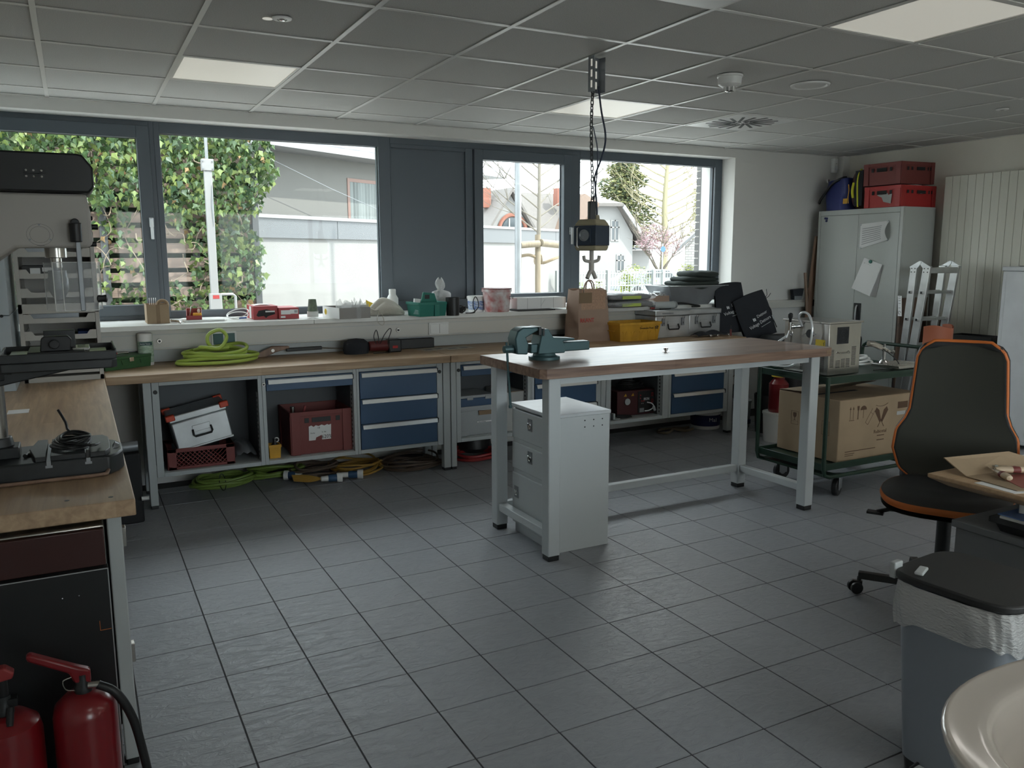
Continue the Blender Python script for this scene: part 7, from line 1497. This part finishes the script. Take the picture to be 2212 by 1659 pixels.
for q, (z, a, L_) in enumerate(((2.05, 3.2, .9), (2.1, .1, .7), (2.2, 2.7, 1.0), (2.25, -.2, 1.0), (2.35, 3.6, .9), (2.4, .6, .9), (2.5, 2.9, 1.1), (2.55, -.4, 1.0), (2.7, 3.1, 1.0), (2.75, .2, .9), (2.85, 2.4, .9), (2.9, .8, .8))):
    n0 = len(g.v); branch(g, (.01, 0, z), (math.cos(a), .25*math.sin(a*3), .55), L_, .011, 2)
g.build('branches', 'bark', t)
t = thing('tree_stake', 'left rear vertical round stake of the tree support', 'stake', (4.93, 9.15, -.2)); G().cyl((0, 0, 0), (0, 0, 1.92), .032, n=14).build('stake', 'stake_wood', t)
t = thing('tree_stake', 'slightly leaning round stake in front of the young tree trunk', 'stake', (5.12, 9.0, -.2)); G().cyl((0, 0, 0), (.05, .1, 2.02), .036, n=14).build('stake', 'stake_wood', t)
t = thing('tree_stake', 'right vertical round stake of the tree support, beside the mullion', 'stake', (5.62, 9.25, -.2)); G().cyl((0, 0, 0), (0, 0, 1.9), .032, n=14).build('stake', 'stake_wood', t)
t = thing('stake_rail', 'short horizontal half-round rail, left one, on the tree stakes', 'rail', (5.0, 9.05, 1.69)); G().cyl((-.12, -.02, 0), (.16, .0, .02), .042, n=14).build('rail', 'stake_wood', t)
t = thing('stake_rail', 'long horizontal round rail, right one, on the tree stakes', 'rail', (5.4, 9.1, 1.70)); G().cyl((-.22, -.06, .02), (.28, .12, -.012), .046, n=14).build('rail', 'stake_wood', t)
t = thing('tie_rope', 'thick coir rope tying the young tree to its stakes', 'rope', (5.25, 9.15, 1.52)); G().tube([(-.33, .0, .03), (-.2, -.03, .05), (-.1, -.05, .02), (.0, .05, .03), (.04, .12, -.03), (.08, .08, -.05), (.2, .02, .0), (.38, .1, .04)], .020, 8, sm=4).lathe([(.05, -.07), (.06, -.03), (.055, .03), (.045, .06)], 14, None, (.04, .15, 0)).build('rope', 'rope' if 0 else mk('coir', (.24, .19, .13), .9, bump=1, bscale=40, dist=.01), t)
# houses (far)
K = 1.70
def P(x, y, z, k): return (x*k, y*k, 1.558+(z-1.558)*k)
t = thing('grey_roof_house', 'far house with grey tiled roof and arched red-trimmed attic window', 'house', (27, 51, 0))
y = 51
def Q_(x, z, yy=30): return (x*y/yy, 1.558+(z-1.558)*y/yy)
A0, A1, A2, A3 = Q_(16.1, 4.30), Q_(19.6, 4.30), Q_(19.6, 2.45), Q_(15.6, 2.60)
G().add([(A0[0], y+4, A0[1]), (A1[0], y+4, A1[1]), (A2[0], y+1, A2[1]), (A3[0], y+1, A3[1]), (A0[0], y+4, A0[1]-.2), (A1[0], y+4, A1[1]-.2), (A2[0], y+1, A2[1]-.2), (A3[0], y+1, A3[1]-.2)], [(0, 1, 2, 3), (7, 6, 5, 4), (0, 4, 5, 1), (1, 5, 6, 2), (2, 6, 7, 3), (3, 7, 4, 0)]).build('main_roof', 'tile_grey', t, w=True, smooth=False)
G().box(26.5, 33.0, y+1.3, y+8, -.2, 3.0).build('wall', 'house_white', t, w=True, smooth=False)
Lp, Pk, Rp = Q_(14.78, 2.64), Q_(15.89, 4.30), Q_(17.0, 2.64)
G().prism([(Lp[0]+.5, 0), (Rp[0]-.5, 0), (Rp[0]-.5, Lp[1]+.4), (Pk[0], Pk[1]-.4), (Lp[0]+.5, Lp[1]+.4)], 0, 6, fm((0, y+6.5, 0), (1, 0, 0), (0, 0, 1))).build('gable_wall', 'house_white', t, w=True, smooth=False)
for (a, b_) in ((Lp, Pk), (Rp, Pk)):
    g = G().add([(a[0], y, a[1]), (b_[0], y, b_[1]), (b_[0], y+6, b_[1]), (a[0], y+6, a[1]), (a[0], y, a[1]-.28), (b_[0], y, b_[1]-.28), (b_[0], y+6, b_[1]-.28), (a[0], y+6, a[1]-.28)], [(0, 1, 2, 3), (7, 6, 5, 4), (0, 4, 5, 1), (1, 5, 6, 2), (2, 6, 7, 3), (3, 7, 4, 0)]); g.build('gable_roof', 'tile_grey', t, w=True, smooth=False)
cx_, cz_ = Q_(16.0, 2.60)
ag = [(cx_+1.0*math.cos(a)*1.05, y+.42, cz_+1.05*math.sin(a)) for a in [PI*k/16 for k in range(17)]]
G().tube(ag, .14, 6).build('red_arch', 'brick_red', t, w=True)
G().prism([(cx_-.85, cz_)]+[(cx_+.85*math.cos(PI-PI*k/12), cz_+.85*math.sin(PI-PI*k/12)) for k in range(13)], 0, .1, fm((0, y+.48, 0), (1, 0, 0), (0, 0, 1))).build('arched_window', 'win_dark', t, w=True, smooth=False)
for dx in (-.3, .3): G().box(cx_+dx-.05, cx_+dx+.05, y+.32, y+.38, cz_, cz_+.8).build('window_bar', 'house_white', t, w=True)
c0 = Q_(15.25, 3.9); G().box(c0[0]-.4, c0[0]+.4, y+2, y+2.8, c0[1]-.6, c0[1]+.75).build('chimney', 'brick_red', t, w=True)
t = thing('red_roof_house', 'small distant yellow house with red roof and chimney, left of the grey roof', 'house', (33, 68, 0)); y = 68
def Q4(x, z): return (x*y/40, 1.558+(z-1.558)*y/40)
a, b_, c_ = Q4(18.6, 4.30), Q4(20.9, 4.42), Q4(18.3, 2.4)
G().add([(a[0], y, a[1]), (b_[0], y, b_[1]), (Q4(19.4, 2.9)[0], y-2, Q4(19.4, 2.9)[1]), (c_[0], y-2, c_[1])], [(0, 1, 2, 3)]).build('roof', 'tile_red', t, w=True, smooth=False)
G().prism([(30, 0), (36, 0), (36, 6.2), (35, 6.2), (32.2, 3.4), (30, 3.0)], 0, 2, fm((0, y+3, 0), (1, 0, 0), (0, 0, 1))).build('wall', 'house_yellow', t, w=True, smooth=False)
c0 = Q4(19.5, 4.5); G().box(c0[0]-.45, c0[0]+.35, y, y+.8, c0[1]-.5, c0[1]+.45).build('chimney', 'brick_red', t, w=True)
# white gable house
t = thing('white_gable_house', 'large white gabled house with hipped tile roof outside the last window', 'house', (34, 50, 0)); y = 50
def Q5(x, z): return (x*y/24, 1.558+(z-1.558)*y/24)
T1, T2, T3, T4 = Q5(15.95, 3.32), Q5(16.75, 3.30), Q5(17.48, 2.28), Q5(17.48, .2)
L1 = Q5(15.1, 2.55)
G().prism([(Q5(14.9, 0)[0], -.5), (T4[0], -.5), (T3[0], T3[1]), (T2[0], T2[1]), (T1[0], T1[1]), (L1[0], L1[1]), (Q5(14.9, 0)[0], L1[1]-.8)], 0, 9, fm((0, y+9, 0), (1, 0, 0), (0, 0, 1))).build('wall', 'house_white', t, w=True, smooth=False)
def slab(pts, name, mat, th=.22):
    g = G().add([tuple(p) for p in pts]+[(p[0], p[1], p[2]-th) for p in pts], [(0, 1, 2, 3), (7, 6, 5, 4), (0, 4, 5, 1), (1, 5, 6, 2), (2, 6, 7, 3), (3, 7, 4, 0)]); return g.build(name, mat, t, w=True, smooth=False)
pk = Q5(16.16, 3.72); e0 = Q5(17.99, 2.04); lh = Q5(15.85, 3.32); rh = Q5(16.85, 3.34)
slab([(pk[0], y+2.2, pk[1]), (pk[0], y+2.2, pk[1]), (rh[0], y-.6, rh[1]), (lh[0], y-.6, lh[1])], 'hip_roof', 'tile_grey')
slab([(pk[0], y+2.2, pk[1]+.02), (pk[0], y+9, pk[1]), (e0[0]+.0, y+9, e0[1]), (e0[0], y-.6, e0[1])], 'right_roof', 'tile_grey')
slab([(rh[0], y-.6, rh[1]), (pk[0], y+2.2, pk[1]), (pk[0], y+3, pk[1]), (e0[0], y-.6, e0[1])], 'right_roof_front', 'tile_grey')
ll = Q5(14.2, 1.70)
slab([(pk[0], y+2.2, pk[1]), (lh[0], y-.6, lh[1]), (ll[0], y-.6, ll[1]), (ll[0], y+9, ll[1])], 'left_roof', 'tile_brown')
slab([(pk[0], y+2.2, pk[1]+.01), (ll[0], y+9, ll[1]), (ll[0], y+9.2, ll[1]), (pk[0], y+9.2, pk[1])], 'left_roof_back', 'tile_brown')
G().prism([(rh[0]-.1, rh[1]-.35), (rh[0]+.05, rh[1]-.1), (e0[0], e0[1]-.05), (e0[0]-.1, e0[1]-.35)], 0, .1, fm((0, y-.62, 0), (1, 0, 0), (0, 0, 1))).build('verge_board', 'zinc_light', t, w=True, smooth=False)
for (xa, xb, za, zb) in ((16.53, 16.88, 2.06, 2.78), (16.79, 17.14, 1.0, 1.60)):
    a, b_ = Q5(xa, za), Q5(xb, zb); fr = G(); frame_rect(fr, a[0], b_[0], a[1], b_[1], .09, .09, .09, .09, y-.06, y); fr.box(a[0], b_[0], y-.06, y, a[1]+(b_[1]-a[1])*.62, a[1]+(b_[1]-a[1])*.68).box((a[0]+b_[0])/2-.04, (a[0]+b_[0])/2+.04, y-.06, y, a[1], b_[1])
    w_ = fr.build('window', 'house_white', t, w=True); G().box(a[0]+.08, b_[0]-.08, y-.03, y-.01, a[1]+.08, b_[1]-.08).build('pane', 'win_dark', w_, w=True)
c0 = Q5(15.38, 3.75); G().box(c0[0]-.28, c0[0]+.28, y+3, y+3.6, c0[1]-.9, c0[1]+.35).build('chimney', 'brick_red', t, w=True)
G().box(Q5(17.5, 0)[0], Q5(18.6, 0)[0], y+1, y+5, -.2, Q5(0, 1.75)[1]).build('porch', 'house_white', t, w=True); G().box(Q5(17.5, 0)[0], Q5(18.8, 0)[0], y-.2, y+5, Q5(0, 1.78)[1], Q5(0, 1.84)[1]).build('porch_roof', 'zinc', t, w=True)
# trees
def cloud_tree(name, label, loc, pts, mat, n, s_, seed, trunk=None, cat='tree', mat2=None):
    t = thing(name, label, cat, loc); r_ = random.Random(seed); g = G(); g2 = G()
    for q in range(n):
        c_, R_ = pts[q % len(pts)]; v_ = Vector((r_.gauss(0, 1), r_.gauss(0, 1), r_.gauss(0, 1))).normalized()*(r_.random()**.33)
        p_ = Vector((c_[0]+v_.x*R_[0], c_[1]+v_.y*R_[1], c_[2]+v_.z*R_[2])); k = s_*r_.uniform(.6, 1.4)
        M_ = Matrix.Translation(p_) @ Matrix.Rotation(r_.random()*6, 4, 'Z') @ Matrix.Rotation(r_.random()*3, 4, 'X')
        (g2 if mat2 and r_.random() < .45 else g).add([(-k, 0, 0), (0, -k*.35, 0), (k, 0, 0), (0, k*.35, 0)], [(0, 1, 2, 3)], M_)
    o_ = g.build('foliage', mat, t, smooth=False); o_['kind'] = 'stuff'
    if g2.v: o_ = g2.build('foliage', mat2, t, smooth=False); o_['kind'] = 'stuff'
    if trunk: G().tube(*trunk).build('trunk', 'bark_dark', t)
    return t
cp = []
for q in range(16):
    f = q/15; R_ = 2.9*(1-.55*f); cp.append(((rnd.uniform(-.6, .6)*R_, 0, 4.2+6.6*f), (R_, R_*.8, .75)))
cloud_tree('conifer', 'tall drooping yellow-green conifer behind the white gabled house', (41.5, 58, -.2), [((x, y_, z-1.5), r_) for (x, y_, z), r_ in cp], 'conifer', 15000, .15, 4, ([(0, 0, 0), (0, 0, 8)], .25, 8), mat2='conifer_light')
cloud_tree('conifer', 'smaller yellow-green conifer at the right above the garage roof', (56.5, 66, -.2), [((0, 0, .9+1.0*k), (1.8-.2*k, 1.5, .9)) for k in range(8)], 'conifer_light', 3500, .14, 6)
t = thing('bare_tree', 'large bare tree with spreading branches right of the conifer', 'tree', (44, 56, -.2)); g = G(); g.tube([(0, 0, 0), (.1, 0, 3), (0, 0, 6), (.2, 0, 9.5)], lambda v: .38*(1-.55*v), 10, sm=3)
rt_ = random.Random(5)
for q in range(22):
    z = 2.2+.33*q; a = (-.3 if q % 2 else PI+.3)+rt_.uniform(-.5, .5); branch(g, (.1, 0, z), (math.cos(a), .4*math.sin(a*2), .35), rt_.uniform(3.0, 4.8), .09, 2)
g.build('trunk_and_branches', 'bark_light' if 'bark_light' in MATS else mk('bark_light', (.20, .18, .11), .85), t)
t = cloud_tree('blossom_tree', 'small tree covered in pink blossom before the last window', (27.3, 35, -.2), [((0, 0, 2.3), (1.1, .9, .8)), ((-.5, 0, 2.9), (.9, .8, .5)), ((.5, 0, 2.5), (.7, .7, .6)), ((-.9, 0, 2.4), (.6, .6, .4))], 'blossom', 3000, .055, 8)
g = G(); rt_ = random.Random(8)
for q in range(7): branch(g, (0, 0, .8), (math.cos(q*.9), math.sin(q*.9)*.5, 1.0), 2.2, .06, 2)
g.cyl((0, 0, 0), (0, 0, .9), .10, .08, 10); g.build('branches', 'bark_dark', t)
cloud_tree('shrub', 'rounded yellow-green shrub in front of the white gabled house', (24.2, 33, -.2), [((0, 0, .75), (.8, .6, .6)), ((.7, 0, .6), (.5, .5, .45)), ((-.5, 0, .5), (.4, .4, .4))], 'shrub', 2600, .06, 9, cat='shrub')
cloud_tree('shrub', 'low yellow-green shrub between blossom tree and garage', (29.9, 36, -.2), [((0, 0, .8), (.7, .5, .5)), ((.6, 0, .6), (.5, .5, .4))], 'shrub', 1500, .06, 10, cat='shrub')
for q, (x, y_) in enumerate(((9.6, 14.5), (10.4, 14.6), (9.0, 14.3))): cloud_tree('garden_plant', ['leafy green plant behind the metal fence, middle one', 'leafy green plant behind the metal fence, right one', 'leafy green plant behind the metal fence, left one'][q], (x, y_, -.2), [((0, 0, .8), (.25, .25, .35)), ((.1, 0, 1.05), (.12, .12, .2)), ((0, 0, .3), (.15, .15, .3))], 'shrub', 350, .05, 11+q, cat='plant')
# metal fence
t = thing('metal_fence', 'pale grey metal bar fence across the street outside the last window', 'fence', (10.5, 14, -.2)); g = G()
x = 8.4
while x < 13.0: g.box(x-.008, x+.008, 13.995, 14.005, -.1, 1.24); x += .068
o_ = g.build('bars', 'bars', t, w=True, smooth=False); o_['kind'] = 'stuff'
for z in (.30, .62, .94, 1.19): G().box(8.4, 13.0, 13.985, 14.015, z, z+.022).build('rail', 'bars', t, w=True)
for x in (8.4, 9.6, 10.75, 11.0, 12.2): G().box(x-.035, x+.035, 13.96, 14.04, -.2, 1.27).build('post', 'bars', t, w=True, bev=.004)
t = thing('parked_car', 'pale silver car parked behind the metal fence', 'car', (25.5, 33.5, -.55))
G().prism([(-2.1, .3), (2.1, .3), (2.15, .75), (1.9, .9), (1.1, 1.0), (.6, 1.42), (-.9, 1.45), (-1.6, 1.05), (-2.1, .95), (-2.2, .6)], -.8, .8, fm((0, 0, 0), (1, 0, 0), (0, 0, 1))).build('body', 'car_paint', t, bev=.08, seg=3)
G().prism([(-.85, 1.05), (.95, 1.03), (.55, 1.36), (-.8, 1.38)], -.81, .81, fm((0, 0, 0), (1, 0, 0), (0, 0, 1))).build('side_windows', 'win_dark', t)
for x in (-1.35, 1.35): G().cyl((x, -.82, .32), (x, -.6, .32), .32, n=24).build('wheel', 'black', t)
# garage right
t = thing('brick_garage', 'white brick outbuilding with a dark sloping verge at the right of the last window', 'building', (30, 36, -.2)); K2 = 36/16
def Q6(x, z): return (x*K2, 1.558+(z-1.558)*K2)
def brickmat():
    mt = mk('white_bricks', (.8, .78, .76), .85); n = mt.node_tree; b = n.nodes['Principled BSDF']; t_ = n.nodes.new('ShaderNodeTexCoord'); mp_ = n.nodes.new('ShaderNodeMapping'); mp_.inputs['Rotation'].default_value = (PI/2, 0, 0)
    bk = n.nodes.new('ShaderNodeTexBrick'); bk.inputs['Scale'].default_value = 1; bk.inputs['Brick Width'].default_value = .42; bk.inputs['Row Height'].default_value = .14; bk.inputs['Mortar Size'].default_value = .012
    bk.inputs['Color1'].default_value = (.20, .196, .19, 1); bk.inputs['Color2'].default_value = (.17, .166, .16, 1); bk.inputs['Mortar'].default_value = (.09, .088, .086, 1)
    n.links.new(t_.outputs['Object'], mp_.inputs[0]); n.links.new(mp_.outputs[0], bk.inputs['Vector']); n.links.new(bk.outputs['Color'], b.inputs['Base Color'])
brickmat()
a, b_, c_ = Q6(13.22, 1.80), Q6(13.6, 2.05), Q6(14.4, 2.55)
G().add([(x_+dx_, y_, z_) for (y_, dx_) in ((36, 0), (41, 4.4)) for (x_, z_) in ((a[0], -.2), (c_[0], -.2), (c_[0], c_[1]), (a[0], a[1]))], [(0, 1, 2, 3), (7, 6, 5, 4), (0, 4, 5, 1), (1, 5, 6, 2), (2, 6, 7, 3), (3, 7, 4, 0)]).build('wall', 'white_bricks', t, w=True, smooth=False)
v0, v1 = Q6(12.88, 1.76), Q6(14.4, 2.82)
G().add([(v0[0], 35.6, v0[1]), (v1[0], 35.6, v1[1]), (v1[0]+5, 42, v1[1]), (v0[0]+5, 42, v0[1]), (v0[0], 35.6, v0[1]-.22), (v1[0], 35.6, v1[1]-.22), (v1[0]+5, 42, v1[1]-.22), (v0[0]+5, 42, v0[1]-.22)], [(0, 1, 2, 3), (7, 6, 5, 4), (0, 4, 5, 1), (1, 5, 6, 2), (2, 6, 7, 3), (3, 7, 4, 0)]).build('roof', 'zinc', t, w=True, smooth=False)
# traffic sign blue
t = thing('blue_sign', 'small round blue sign on a post beside the blossom tree', 'sign', (24.3, 31, -.2)); G().cyl((0, 0, 0), (0, 0, 2.3), .03, n=8).build('post', 'galv', t); G().cyl((0, -.04, 2.05), (0, -.03, 2.05), .13, n=20).build('disc', 'blue_print', t)
# leaning board casting shadow on annex
